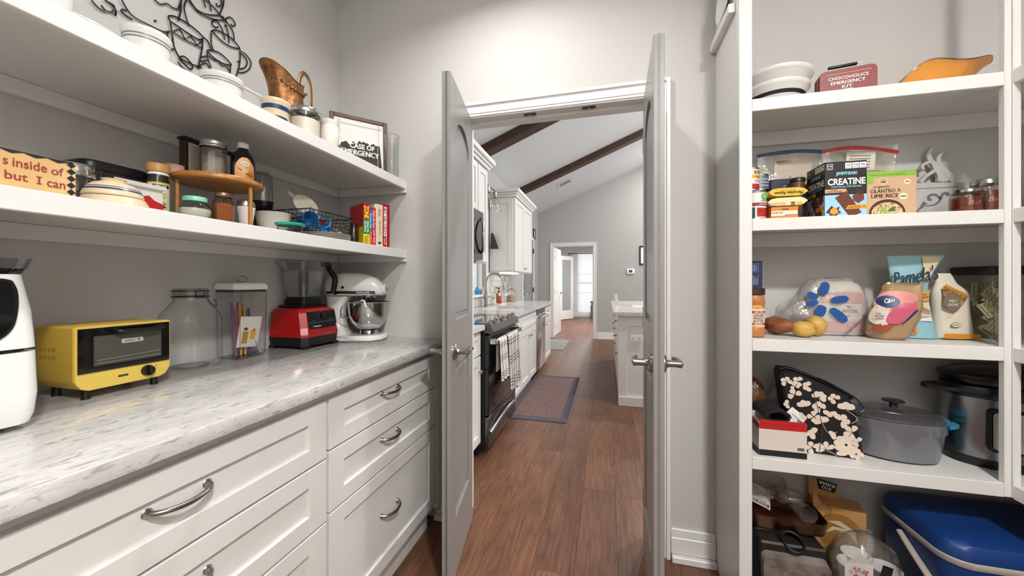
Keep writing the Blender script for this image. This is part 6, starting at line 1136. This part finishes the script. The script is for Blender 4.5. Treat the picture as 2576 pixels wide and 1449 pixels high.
# ------------------------------------------------------------------ kitchen beyond the doorway
CF = -.849            # cabinet carcass front; fronts stand proud of it
def knob(p, x, y, z, ax='X'):
    return lathe('knob', [(0, 0), (.005, 0), (.005, .012), (.012, .016), (.014, .022), (.011, .027), (0, .028)], STEEL, p, (x, y, z), (0, 90, 0) if ax == 'X' else ((0, -90, 0) if ax == '-X' else (90, 0, 0)), seg=16)
def base_cab(y0, y1, fronts, label):
    t = thing('base_cabinet', label, 'cabinet', (-1.16, (y0 + y1) / 2, 0)); o = Vector((-1.16, (y0 + y1) / 2, 0))
    L = [((-1.475, y0 + .001, .1), (CF, y1 - .001, .878)), ((-1.475, y0 + .001, .001), (-.9, y1 - .001, .1))]
    boxes('carcass', [(Vector(a) - o, Vector(b) - o) for a, b in L], CABW, t)
    for nm, a, b, z0, z1, kn in fronts:
        f = shaker(nm, a - o.y, b - o.y, z0, z1, CF + .0005 - o.x, t, .045 if z1 - z0 < .25 else .06, .05)
        for ky, kz in kn: knob(f, CF + .0195 - o.x - (.009 if nm == 'drawer' else 0), ky - o.y, kz)
    return t
base_cab(1.86, 2.365, [('drawer', 1.87, 2.355, .71, .86, [(2.11, .785)]), ('door', 1.87, 2.355, .115, .70, [(2.32, .6)])], 'white base cabinet between the pantry doorway and the range')
dr = [('drawer', 3.155, 3.585, z0, z1, [(3.37, (z0 + z1) / 2)]) for z0, z1 in ((.735, .86), (.545, .725), (.335, .535), (.115, .325))]
base_cab(3.15, 3.59, dr, 'white four-drawer base cabinet beside the range')
base_cab(3.592, 4.40, [('drawer', 3.6, 4.39, .71, .86, []), ('door', 3.6, 3.993, .115, .70, [(3.955, .62)]), ('door', 3.997, 4.39, .115, .70, [(4.035, .62)])], 'white sink base cabinet with two doors')
base_cab(5.012, 5.6, [('drawer', 5.02, 5.59, .71, .86, [(5.3, .785)]), ('door', 5.02, 5.59, .115, .70, [(5.07, .62)])], 'white base cabinet at the far end of the kitchen run')
# worktops
t = tag(box('kitchen_worktop', (-1.478, 1.845, .8785), (-.80, 2.362, .914), QUARTZ, None, .002), 'short quartz worktop left of the range', 'worktop')
SK = (-1.30, -.93, 3.68, 4.31)
o = boxes('kitchen_worktop', [((-1.478, 3.148, .8785), (-.80, SK[2], .914)), ((-1.478, SK[3], .8785), (-.80, 5.63, .914)), ((-1.478, SK[2], .8785), (SK[0], SK[3], .914)), ((SK[1], SK[2], .8785), (-.80, SK[3], .914))], QUARTZ)
tag(o, 'long quartz worktop with the sink', 'worktop')
t = thing('kitchen_sink', 'stainless undermount sink below the window', 'sink', (-1.115, 3.995, .74)); a, b = .19, .32
boxes('basin', [((-a, -b, 0), (a, b, .004)), ((-a, -b, .004), (-a + .004, b, .136)), ((a - .004, -b, .004), (a, b, .136)), ((-a + .004, -b, .004), (a - .004, -b + .004, .136)), ((-a + .004, b - .004, .004), (a - .004, b, .136))], CHROME, t); lathe('drain', [(0, .0045), (.04, .0045), (.042, .006), (0, .006)], STEEL, t, seg=20)
t = thing('kitchen_tap', 'brushed nickel gooseneck kitchen tap', 'tap', (-1.40, 4.17, .914))
lathe('base', [(0, 0), (.03, 0), (.03, .006), (.024, .012), (.022, .14), (.016, .2), (0, .2)], STEEL, t, seg=24)
tube('spout', spline([(0, 0, .18), (0, .0, .27), (.01, 0, .335), (.06, .0, .385), (.13, 0, .39), (.19, 0, .345), (.215, 0, .28)], 5), .0125, STEEL, t, 12); tube('spray_head', [(.212, 0, .29), (.222, 0, .26), (.238, 0, .205)], [.015, .018, .021], STEEL, t, 14); tube('lever', [(.01, .02, .11), (.02, .06, .115), (.03, .11, .125)], [.01, .008, .007], STEEL, t, 10)
# counter things
t = thing('hand_soap', 'clear pump bottle of hand soap by the sink', 'soap bottle', (-1.385, 4.37, .914), 60); loft('bottle', [ov(.03, .018, .001), ov(.034, .02, .01), ov(.033, .019, .09), ov(.018, .014, .12), ov(.012, .012, .128)], GL('soap_clear', '#e8f0f2', .5, .08, .2, '#cfdbe0'), t); lathe('pump', [(.012, .128), (.013, .14), (.005, .142), (.005, .17), (.012, .172), (.012, .18), (0, .181)], WHITEP, t, seg=16); patch('label', ell(0, .05, .02, .03), M('soap_label', '#d8b27a', .5), t, -.0215); patch('label', rect(-.016, .085, .016, .1), M('soap_blue', '#2b6a9c', .5), t, -.0215)
t = thing('soap_tray', 'white soap tray at the back of the sink', 'tray', (-1.37, 4.62, .914)); loft('tray', [rr3(.06, .12, .03, .0), rr3(.065, .125, .03, .012), rr3(.06, .12, .028, .006)], WHITEP, t)
t = thing('dish_soap', 'amber dish soap bottle with black pump on the white tray', 'soap bottle', (-1.385, 4.66, .9285), 60); loft('bottle', [rr3(.036, .02, .008, 0), rr3(.038, .022, .01, .01), rr3(.038, .022, .01, .13), rr3(.014, .014, .012, .145)], M('soap_amber', '#8c7a2a', .2, coat=.5), t); lathe('pump', [(.014, .1455), (.015, .16), (.006, .162), (.006, .19), (.018, .192), (.018, .206), (0, .208)], BLACK, t, seg=16); box('spout', (-.05, -.008, .198), (-.01, .008, .207), BLACK, t); patch('label', rect(-.03, .03, .03, .12), M('soap_red', '#b03a2e', .5), t, -.0225)
t = thing('red_soap', 'short red soap bottle on the white tray', 'soap bottle', (-1.345, 4.56, .9285), 60); loft('bottle', [ov(.03, .02, 0), ov(.036, .024, .02), ov(.034, .022, .07), ov(.015, .013, .1)], M('soap_scarlet', '#b3241c', .2, coat=.5), t); lathe('cap', [(.016, .1005), (.016, .13), (0, .132)], WHITEP, t, seg=16)
t = thing('shell_jar', 'glass jar of shells with lid on the far worktop', 'jar', (-1.41, 5.72 - .3, .914), 60); lathe('glass_body', [(0, .001), (.065, .001), (.07, .01), (.07, .15), (.05, .17)], GLASS, t, seg=28); lathe('shells', [(0, .004), (.062, .004), (.065, .09), (0, .11)], M('shell_pink', '#cdb3a0', .6, mix=('#8f6f60', 45, (1, 1, 1), .35, .6)), t, seg=24); lathe('lid', [(.052, .171), (.056, .176), (.03, .19), (.012, .2), (.016, .215), (0, .22)], GL('thick_glass', '#c9cfcc'), t, seg=24)
# range
t = thing('kitchen_range', 'black and stainless slide-in range with striped tea towels on its rail', 'range', (-1.065, 2.757, 0), 90)
boxes('body', [((-.378, -.255, .06), (.378, .37, .86)), ((-.36, -.2, .0), (.36, .36, .06))], M('range_black', '#0d0d0e', .35), t, .002)
box('cooktop', (-.379, -.24, .861), (.379, .372, .918), BLACKG, t, .003)
prism('control_panel', [(-.24, .862), (-.302, .845), (-.318, .862), (-.3, .905), (-.243, .919)], .758, DSTEEL, t, 'YZ', -.379, .003)
for x in (-.3, -.18, 0, .2, .31):
    lathe('knob', [(0, 0), (.022, 0), (.022, .006), (.017, .008), (.017, .026), (.012, .028), (0, .028)], CHROME, t, (x, -.272, .913), (18, 0, 0), seg=20)
box('oven_door', (-.377, -.285, .285), (.377, -.256, .838), BLACKG, t, .004, 2); box('door_top', (-.377, -.288, .79), (.377, -.2855, .838), DSTEEL, t)
for x in (-.352, .352): box('handle_bracket', (x - .014, -.33, .775), (x + .014, -.2885, .815), CHROME, t, .003)
box('door_handle', (-.365, -.345, .778), (.365, -.3305, .812), CHROME, t, .005, 2)
box('drawer', (-.377, -.285, .065), (.377, -.256, .275), DSTEEL, t, .004, 2)
tube('drawer_handle', [(-.36, -.29, .165), (-.2, -.305, .2), (0, -.31, .213), (.2, -.305, .2), (.36, -.29, .165)], .012, CHROME, t, 8, n=5, flat=1.3); txt('W', CHROME, t, .15, .36, .03, .03, -.2856, bold=.04)
PL_ = M('towel_white', '#cfcac4', .9); PLD = M('towel_stripe', '#3d3733', .9)
def towel(x0, x1, z0, lab, ph):
    q = thing('tea_towel', lab, 'tea towel', (-1.065, 2.757, 0), 90, 'plaid towels on the oven rail')
    def surf(u, v, off=0): x = x0 + (x1 - x0) * u; d = (.004 + .016 * (1 - v)) * math.sin(u * 9 + ph); return (x, -.352 - .006 * (1 - v) - abs(d) - off, z0 + (.795 - z0) * v)
    bm = bmesh.new(); N, K = 16, 8; G = [[bm.verts.new(surf(i / N, j / K)) for i in range(N + 1)] for j in range(K + 1)]
    top = [bm.verts.new((x0 + (x1 - x0) * i / N, -.338, .816)) for i in range(N + 1)]; bk = [bm.verts.new((x0 + (x1 - x0) * i / N, -.3285, .795)) for i in range(N + 1)]; bk2 = [bm.verts.new((x0 + (x1 - x0) * i / N, -.3255, z0 + .06)) for i in range(N + 1)]
    for A, B in list(zip(G, G[1:])) + [(G[-1], top), (top, bk), (bk, bk2)]:
        for i in range(N): bm.faces.new((A[i], A[i + 1], B[i + 1], B[i]))
    frombm('cloth', bm, PL_, q, None, None, True, 180)
    bm = bmesh.new()
    for c_ in (.12, .2, .28, .5, .58, .66, .88, .94):
        P = [(surf(c_ - .009, j / K, .0012), surf(c_ + .009, j / K, .0012)) for j in range(K + 1)]; V = [(bm.verts.new(a), bm.verts.new(b)) for a, b in P]
        for A, B in zip(V, V[1:]): bm.faces.new((A[0], A[1], B[1], B[0]))
    for v in (.08, .14, .2, .5, .56, .62, .86, .92):
        V = [(bm.verts.new(surf(i / N, v - .006, .0014)), bm.verts.new(surf(i / N, v + .006, .0014))) for i in range(N + 1)]
        for A, B in zip(V, V[1:]): bm.faces.new((A[0], A[1], B[1], B[0]))
    frombm('woven_stripe', bm, PLD, q, None, None, True, 180)
towel(-.34, -.14, .52, 'plaid tea towel on the oven rail, the nearer and shorter one', .4); towel(-.12, .2, .39, 'plaid tea towel on the oven rail, the longer one farther away', 2.2)
# microwave and wall cabinets
t = thing('wall_microwave', 'dark stainless over-range microwave with curved handle', 'microwave', (-1.28, 2.757, 1.40), 90)
box('body', (-.378, -.18, 0), (.378, .19, .43), DSTEEL, t, .003); box('door', (-.376, -.2, .06), (.376, -.1805, .428), BLACKG, t, .003); box('lower_trim', (-.376, -.2, .002), (.376, -.1805, .058), DSTEEL, t, .002); box('upper_trim', (-.376, -.203, .34), (.376, -.2005, .428), DSTEEL, t)
tube('handle', spline([(.33, -.202, .38), (.3, -.225, .34), (.27, -.238, .22), (.3, -.225, .1), (.33, -.202, .06)], 5), .012, CHROME, t, 10); box('vent_lamp', (-.1, -.16, -.006), (.1, -.1, 0), CHROME, t)
UX = -1.15
def wall_cab(y0, y1, z0, z1, fronts, label, crown=True, e0=1, e1=1):
    o = Vector((-1.31, (y0 + y1) / 2, z0)); t = thing('wall_cabinet', label, 'cabinet', o)
    boxes('carcass', [(Vector((-1.475, y0, z0)) - o, Vector((UX, y1, z1)) - o)], CABW, t)
    for a, b, c0, c1, kn in fronts:
        f = shaker('door', a - o.y, b - o.y, c0 - o.z, c1 - o.z, UX + .0005 - o.x, t, .06, .06)
        for ky, kz in kn: knob(f, UX + .0195 - o.x, ky - o.y, kz - o.z)
    if crown:
        for k, (d, h0, h1) in enumerate(((.02, 0, .03), (.04, .03, .055), (.062, .055, .1))):
            boxes('crown', [(Vector((-1.475, y0 - d * e0, z1 + h0 + .0005)) - o, Vector((UX + .02 + d, y1 + d * e1, z1 + h1)) - o)], TRIM, t, .004)
    return t
wall_cab(2.375, 3.14, 1.835, 2.30, [(2.38, 2.755, 1.85, 2.29, [(2.72, 1.88)]), (2.76, 3.135, 1.85, 2.29, [(2.8, 1.88)])], 'white wall cabinet above the microwave', e1=0)
wall_cab(3.145, 3.42, 1.385, 2.30, [(3.15, 3.415, 1.4, 2.29, [(3.18, 1.45)])], 'narrow tall white wall cabinet left of the sink window', e0=0)
t = wall_cab(4.53, 5.62, 1.335, 2.30, [(4.535, 5.07, 1.35, 2.29, [(5.03, 1.4)]), (5.075, 5.615, 1.35, 2.29, [(5.115, 1.4)])], 'white wall cabinet with two doors right of the sink window')
shaker('side_panel', -.155, .15, .02, .94, -.545, t, .06, .06, ax='X')
o = tag(box('cabinet_strip_light', (-1.36, 4.6, 1.320), (-1.22, 5.1, 1.3335), M('strip_lamp', '#fff6ea', .5, emit=2.0)), 'lit strip lamp under the far wall cabinet', 'lamp')
# backsplash tiles
TILEM = [M('tile' + str(i), c_, .25, coat=.3) for i, c_ in enumerate(('#d6d4d1', '#c6c4c1', '#e0deda', '#b9b6b2'))]
GROUT = M('grout', '#c9c7c4', .9); tt = struct(box('wall_splashback', (-1.479, 3.15, .9145), (-1.472, 5.62, 1.02), GROUT), 'tiled splashback behind the sink'); random.seed(6)
ub = struct(box('wall_splashback', (-1.479, 4.48, 1.021), (-1.472, 5.62, 1.334), GROUT), 'tiled splashback under the far wall cabinet')
bm = bmesh.new(); bmbox(bm, (0, .0015, .0015), (.008, .1535, .0745)); bev(bm, .0015, 1); tme = bpy.data.meshes.new('tile'); bmesh.ops.recalc_face_normals(bm, faces=bm.faces[:]); bm.to_mesh(tme); bm.free(); tms = []
for m in TILEM: q = tme.copy(); q.materials.append(m); tms.append(q)
for r_ in range(5):
    y = 3.16 - (r_ % 2) * .0
    for c_ in range(16):
        y = 3.155 + c_ * .155 + (r_ % 2) * .0775; z = .918 + r_ * .0765
        if y + .155 > 5.62 or (z + .07 > 1.02 and y < 4.48): continue
        if 1.0 < z < 1.03 and False: continue
        q = link('tile', random.choice(tms), None, tt if z + .0745 < 1.03 else ub); q.location = (-1.4725, y, z)
# sink window
t = bpy.data.objects.new('window_1', None); C.objects.link(t); t.location = (KX, (WY0 + WY1) / 2, WZ0); struct(t, 'white framed window above the sink'); hw = (WY1 - WY0) / 2; wh = WZ1 - WZ0
boxes('window_casing', [((0, -hw - .07, -.02), (.015, -hw, wh + .07)), ((0, hw, -.02), (.015, hw + .07, wh + .07)), ((0, -hw, wh), (.015, hw, wh + .07))], TRIM, t, .002); box('window_sill', (-.11, -hw - .05, -.03), (.045, hw + .05, -.0005), TRIM, t, .003)
boxes('sash', [((-.09, -hw, 0), (-.05, -hw + .045, wh)), ((-.09, hw - .045, 0), (-.05, hw, wh)), ((-.09, -hw + .045, wh - .045), (-.05, hw - .045, wh)), ((-.09, -hw + .045, 0), (-.05, hw - .045, .045)), ((-.085, -hw + .045, wh / 2 - .02), (-.055, hw - .045, wh / 2 + .02)), ((-.085, -.01, .045), (-.055, .01, wh / 2 - .02))], TRIM, t)
box('pane', (-.072, -hw + .045, .045), (-.069, hw - .045, wh - .045), GLASS, t)
tag(blob('sponge_holder', 'bright blue sponge holder on the window sill', 'sponge', (-1.45, 4.0, WZ0 + .0), (.022, .05, .045), M('sponge_blue', '#1c7fc4', .4), 0, None, 3)); tag(blob('pebble_ornament', 'grey pebble ornament on the window sill', 'ornament', (-1.45, 4.11, WZ0), (.02, .045, .028), M('pebble', '#6d7470', .6), 0, None, 7))
t = thing('sill_posy', 'small white flowers in a pot on the window sill', 'posy', (-1.45, 4.24, WZ0)); lathe('pot', [(0, 0), (.018, 0), (.022, .04), (.02, .04), (0, .03)], WHITEP, t, seg=16)
for i in range(7): lathe('flower', [(0, .0), (.01, .004), (.012, .01), (0, .012)], M('posy_white', '#dcdad2', .7), t, (.018 * math.cos(i * .9), .022 * math.sin(i * .9), .045 + .012 * (i % 3)), None, seg=8)
t = thing('hanging_cloth', 'dark cloth hanging beside the sink window', 'cloth', (-1.40, 4.46, 1.63)); prism('cloth', [(-.03, .2), (.0, .2), (.07, 0), (-.04, 0)], .012, M('cloth_dark', '#3b3a3b', .9), t, 'XZ', -.006, .003); tube('peg', [(-.07, 0, .2), (-.01, 0, .2)], .006, STEEL, t, 8)
# wall lamp over the window
t = thing('wall_lamp', 'nickel wall lamp with two clear glass shades above the sink', 'lamp', (-1.475, 4.22, 2.32)); lathe('back_plate', [(0, 0), (.05, 0), (.048, .02), (0, .022)], STEEL, t, (0, 0, 0), (0, 90, 0), seg=24); tube('arm', [(.02, 0, 0), (.12, 0, .03), (.13, 0, .02)], .009, STEEL, t, 8); tube('cross_bar', [(.13, -.16, .02), (.13, .16, .02)], .008, STEEL, t, 8)
for y in (-.14, .14): lathe('socket', [(.012, .02), (.024, .01), (.024, -.06), (.03, -.07), (0, -.07)], STEEL, t, (.13, y, 0), seg=18); lathe('shade', [(.026, -.06), (.034, -.1), (.058, -.2), (.066, -.25)], GLASS, t, (.13, y, 0), seg=24); lathe('bulb', [(0, -.15), (.02, -.135), (.026, -.115), (.014, -.08), (.012, -.07)], GL('bulb_glass', '#f0ead8', .6, .15, .2, '#d8cdb0'), t, (.13, y, 0), seg=14)
# dishwasher
t = thing('dishwasher', 'stainless dishwasher with bar handle', 'dishwasher', (-1.16, 4.706, 0), 90); box('tub', (-.298, -.305, .1), (.298, .3, .874), DSTEEL, t); box('door', (-.297, -.34, .11), (.297, -.3055, .80), CHROME, t, .004, 2); box('control_strip', (-.297, -.338, .804), (.297, -.3055, .872), DSTEEL, t, .003); tube('bar_handle', [(-.26, -.385, .77), (.26, -.385, .77)], .013, CHROME, t, 12); box('kick_plate', (-.29, -.25, .005), (.29, -.2, .098), BLACK, t)
for x in (-.24, .24): tube('handle_post', [(x, -.34, .77), (x, -.385, .77)], .009, CHROME, t, 8)
# outside door in the left wall
t = bpy.data.objects.new('door_3', None); C.objects.link(t); t.location = (KX, DY0, 0); struct(t, 'grey outside door in the kitchen wall'); dw = DY1 - DY0
box('leaf', (-.06, .004, .01), (-.02, dw - .004, 2.055), M('grey_outer_door', '#8b8a88', .45), t, .002); boxes('casing', [((0, -.07, 0), (.016, -.002, 2.13)), ((0, dw + .002, 0), (.016, dw + .07, 2.13)), ((0, -.002, 2.062), (.016, dw + .002, 2.13))], TRIM, t, .002); box('light_pane', (-.0195, .15, 1.0), (-.015, dw - .15, 1.85), GL('door_glass', '#e8eef2', .5, .1, .35, '#cfd6da'), t)
lathe('dead_bolt', [(0, 0), (.03, 0), (.03, .02), (0, .025)], BLACK, t, (-.02, .08, 1.18), (0, 90, 0), seg=18); box('key_pad', (-.02, .05, 1.08), (0, .11, 1.25), BLACK, t, .004); tube('lever', [(-.02, .08, .98), (.03, .08, .98), (.035, .2, .98)], .01, STEEL, t, 10)
for z in (.3, 1.05, 1.85): box('hinge', (0, dw - .004, z - .05), (.02, dw + .012, z + .05), BLACK, t)
t = thing('small_picture', 'small black framed picture on the kitchen wall near the corner', 'picture', (KX + .003, 7.55, 2.12)); boxes('frame', [((0, -.09, 0), (.02, -.07, .2)), ((0, .07, 0), (.02, .09, .2)), ((0, -.07, 0), (.02, .07, .02)), ((0, -.07, .18), (.02, .07, .2))], BLACK, t); box('print', (0, -.07, .02), (.008, .07, .18), WHT, t)
# far wall things
t = thing('thermostat', 'white wall thermostat with small dark screen', 'thermostat', (.483, KY - .0005, 1.435)); box('body', (-.075, -.025, -.055), (.075, 0, .055), WHITEP, t, .006, 2); patch('screen', rect(-.035, -.025, .035, .03), M('lcd_grey', '#4d5350', .3), t, -.0256); txt('72', M('lcd_digits', '#20221f', .4), t, 0, .003, .03, .022, -.026)
t = thing('wall_picture', 'black framed picture with white mat on the far wall', 'picture', (.92, KY - .0005, 1.57)); boxes('frame', [((-.26, -.022, 0), (-.235, 0, .39)), ((.235, -.022, 0), (.26, 0, .39)), ((-.235, -.022, 0), (.235, 0, .025)), ((-.235, -.022, .365), (.235, 0, .39))], BLACK, t); box('mat_board', (-.235, -.008, .025), (.235, 0, .365), WHT, t)
# far room
t = bpy.data.objects.new('door_4', None); C.objects.link(t); t.location = (-1.118, 8.128, 0); t.rotation_euler = (0, 0, R(87)); struct(t, 'white panelled interior door standing open in the far doorway')
box('leaf', (0, .0, .01), (.80, .036, 1.985), TRIM, t, .002)
for z0, z1 in ((.2, .82), (1.0, 1.85)):
    for y in (-.002, .0355): box('panel', (.12, y, z0), (.68, y + .0025, z1), TRIM, t, .001)
lathe('rose', [(0, 0), (.03, 0), (.028, .012), (0, .014)], STEEL, t, (.74, 0, .95), (90, 0, 0), seg=18); tube('lever', [(.74, -.012, .95), (.74, -.05, .95), (.64, -.052, .95)], .01, STEEL, t, 8)
for z in (.25, 1.0, 1.75): box('hinge', (-.008, -.004, z - .05), (.004, .036, z + .05), STEEL, t)
t = bpy.data.objects.new('door_5', None); C.objects.link(t); t.location = (-1.1, 12.25, 0); t.rotation_euler = (0, 0, R(-120)); struct(t, 'white glazed door standing open in the far room')
boxes('leaf', [((0, 0, .02), (.11, .04, 2.06)), ((.61, 0, .02), (.72, .04, 2.06)), ((.11, 0, .02), (.61, .04, .3)), ((.11, 0, 1.93), (.61, .04, 2.06))], TRIM, t, .002); box('pane', (.11, .018, .3), (.61, .022, 1.93), GL('door_glass'), t); tube('lever', [(.05, 0, .98), (.05, -.05, .98), (.15, -.05, .98)], .01, STEEL, t, 8)
t = thing('sheer_curtain', 'white sheer curtain with lace bands hanging at the far window', 'curtain', (-.8, 12.78, .07))
SHEER = bpy.data.materials.new('sheer_fabric'); SHEER.use_nodes = True; nt = SHEER.node_tree; nt.nodes.remove(nt.nodes['Principled BSDF']); d1 = nt.nodes.new('ShaderNodeBsdfDiffuse'); d1.inputs[0].default_value = (.9, .9, .9, 1); d2 = nt.nodes.new('ShaderNodeBsdfTranslucent'); d2.inputs[0].default_value = (.95, .95, .95, 1); mx = nt.nodes.new('ShaderNodeMixShader'); mx.inputs[0].default_value = .6; nt.links.new(d1.outputs[0], mx.inputs[1]); nt.links.new(d2.outputs[0], mx.inputs[2]); tr_ = nt.nodes.new('ShaderNodeBsdfTransparent'); m2 = nt.nodes.new('ShaderNodeMixShader'); m2.inputs[0].default_value = .3; nt.links.new(mx.outputs[0], m2.inputs[1]); nt.links.new(tr_.outputs[0], m2.inputs[2]); nt.links.new(m2.outputs[0], nt.nodes['Material Output'].inputs[0])
def cur(x0, x1, nm):
    bm = bmesh.new(); N = 60; A = []; B = []
    for i in range(N + 1):
        f = i / N; x = x0 + (x1 - x0) * f; y = .018 * math.sin(f * 44); A.append(bm.verts.new((x, y, 0))); B.append(bm.verts.new((x, y * .5, 2.12)))
    for i in range(N): bm.faces.new((A[i], A[i + 1], B[i + 1], B[i]))
    return frombm(nm, bm, SHEER, t, None, None, True, 180)
cur(-.38, .02, 'curtain_panel'); cur(.03, .62, 'curtain_panel')
LACE = M('lace_band', '#c9c9c7', .9)
for z, h in ((1.42, .03), (1.1, .05), (.78, .03)):
    for i in range(24): prism('lace_motif', [(-.36 + i * .04, z), (-.345 + i * .04, z + h), (-.33 + i * .04, z)], .002, LACE, t, 'XZ', -.024)
tube('curtain_rod', [(-.44, 0, 2.135), (.7, 0, 2.135)], .012, BLACK, t, 8); lathe('finial', [(0, -.03), (.02, -.015), (.026, 0), (.02, .015), (0, .03)], BLACK, t, (-.45, 0, 2.135), (0, 90, 0), seg=14)
wf = bpy.data.objects.new('window_2', None); C.objects.link(wf); wf.location = (-.45, 12.95, .12); struct(wf, 'far room window behind the sheer curtain'); boxes('sash', [((-.55, -.02, 0), (-.5, .02, 2.13)), ((.5, -.02, 0), (.55, .02, 2.13)), ((-.5, -.02, 0), (.5, .02, .06)), ((-.5, -.02, 2.07), (.5, .02, 2.13)), ((-.03, -.02, .06), (.03, .02, 2.07)), ((-.5, -.015, 1.05), (.5, .015, 1.1))], TRIM, wf); box('pane', (-.5, -.003, .06), (.5, .003, 2.07), GLASS, wf)
t = thing('console_table', 'grey turned-leg table in the far room', 'table', (-.2, 12.45, 0)); GRY = M('grey_furniture', '#55565a', .5); box('top', (-.32, -.2, .54), (.3, .2, .58), GRY, t, .004); boxes('apron', [((-.29, -.18, .44), (.28, -.16, .5395)), ((-.29, .16, .44), (.28, .18, .5395))], GRY, t)
for x in (-.28, .26):
    for y in (-.17, .17): lathe('leg', [(0, 0), (.02, 0), (.024, .03), (.016, .06), (.028, .12), (.022, .2), (.03, .3), (.02, .36), (.03, .38), (.03, .4395), (0, .4395)], GRY, t, (x, y, 0), seg=14)
# rugs
def rugmat(nm, a, b, c_):
    m = M(nm, a, .95, mix=(b, 34, (1, 2.4, 1), .3, .66), bump=(120, .4)); return m
t = thing('kitchen_runner', 'faded red and blue patterned runner in front of the sink', 'rug', (-.61, 3.90, 0)); box('border', (-.28, -.77, .0005), (.28, .77, .006), rugmat('rug_blue', '#625d66', '#434049', 0), t, .002); box('field', (-.215, -.69, .0061), (.215, .69, .0068), rugmat('rug_red', '#85665f', '#5a4a4e', 0), t)
t = tag(box('door_mat', (-1.3, 6.5, .0005), (-.745, 7.68, .008), M('mat_grey', '#9b9a98', .95, mix=('#757472', 40, (1, 6, 1), .35, .65), bump=(90, .4)), None, .002), 'small grey woven mat by the outside door', 'mat')
# island
t = thing('kitchen_island', 'white panelled kitchen island with quartz top', 'island', (.11, 3.73, 0))
boxes('carcass', [((.018, .02, .0), (.9, 2.2, .878))], CABW, t); shaker('end_panel', .0, .9, .0, .878, .0195, t, .1, .078, ax='X'); box('base_moulding', (.0, -.018, .0), (.9, -.0005, .09), CABW, t, .003)
boxes('worktop', [((-.045, -.04, .8785), (.96, 2.26, .914))], QUARTZ, t, .002)
for y0, y1 in ((.05, .66), (.68, 1.28), (1.3, 1.9)):
    for z0, z1 in ((.72, .86), (.56, .71), (.12, .55)):
        bm = bmesh.new(); bmbox(bm, (-.001, y0, z0), (.0175, y1, z1)); bev(bm, .002, 1); f = frombm('drawer' if z0 > .5 else 'door', bm, CABW, t); knob(f, -.001, (y0 + y1) / 2 if z0 > .5 else y0 + .06, (z0 + z1) / 2 if z0 > .5 else z1 - .06, '-X')
p_ = box('outlet_plate', (.112, -.0165, .635), (.23, -.0105, .695), WHITEP, t, .002)
for x in (.142, .2):
    o = lathe('socket', [(0, 0), (.017, 0), (.016, .002), (0, .002)], M('socket_white', '#dcdad6', .4), p_, (x, -.017, .665), (90, 0, 0), seg=18)
    for d in (-.006, .006): patch('slot', rect(x + d - .001, .664, x + d + .001, .672), INK, p_, -.0195)
    patch('slot', ell(x, .656, .002, .002, 8), INK, p_, -.0195)
t = thing('recipe_stand', 'leaning cream card propped on the kitchen island', 'card', (.15, 4.78, .9145)); box('card', (-.03, -.003, 0), (.012, .003, .15), M('card_cream', '#d8d2c2', .7), t, rot=(0, -14, 0)); box('easel', (-.01, .004, 0), (.02, .02, .02), M('card_cream'), t)
t = thing('island_papers', 'white papers and a wire whisk lying on the kitchen island', 'papers', (.36, 4.62, .9145)); box('paper', (-.06, -.1, 0), (.2, .1, .004), WHT, t, .001); tube('wire_loop', spline([(-.06, 0, .006), (-.1, .03, .012), (-.16, .01, .015), (-.16, -.02, .015), (-.1, -.03, .012)], 4, True), .002, STEEL, t, 6, True)
# ceiling vent on the slope
t = thing('ceiling_vent', 'small white air vent in the sloped ceiling', 'vent', (-.735, 6.72, ck(-.735) - .001), 0, ry=-math.degrees(math.atan(.405))); box('vent_frame', (-.15, -.1, -.01), (.15, .1, -.001), TRIM, t, .002); box('vent_throat', (-.11, -.065, -.0115), (.11, .065, -.0102), M('vent_dark', '#5a5a5a', .8), t)
for i in range(10): box('vent_slat', (-.108 + i * .0225, -.062, -.016), (-.098 + i * .0225, .03, -.0117), TRIM, t)
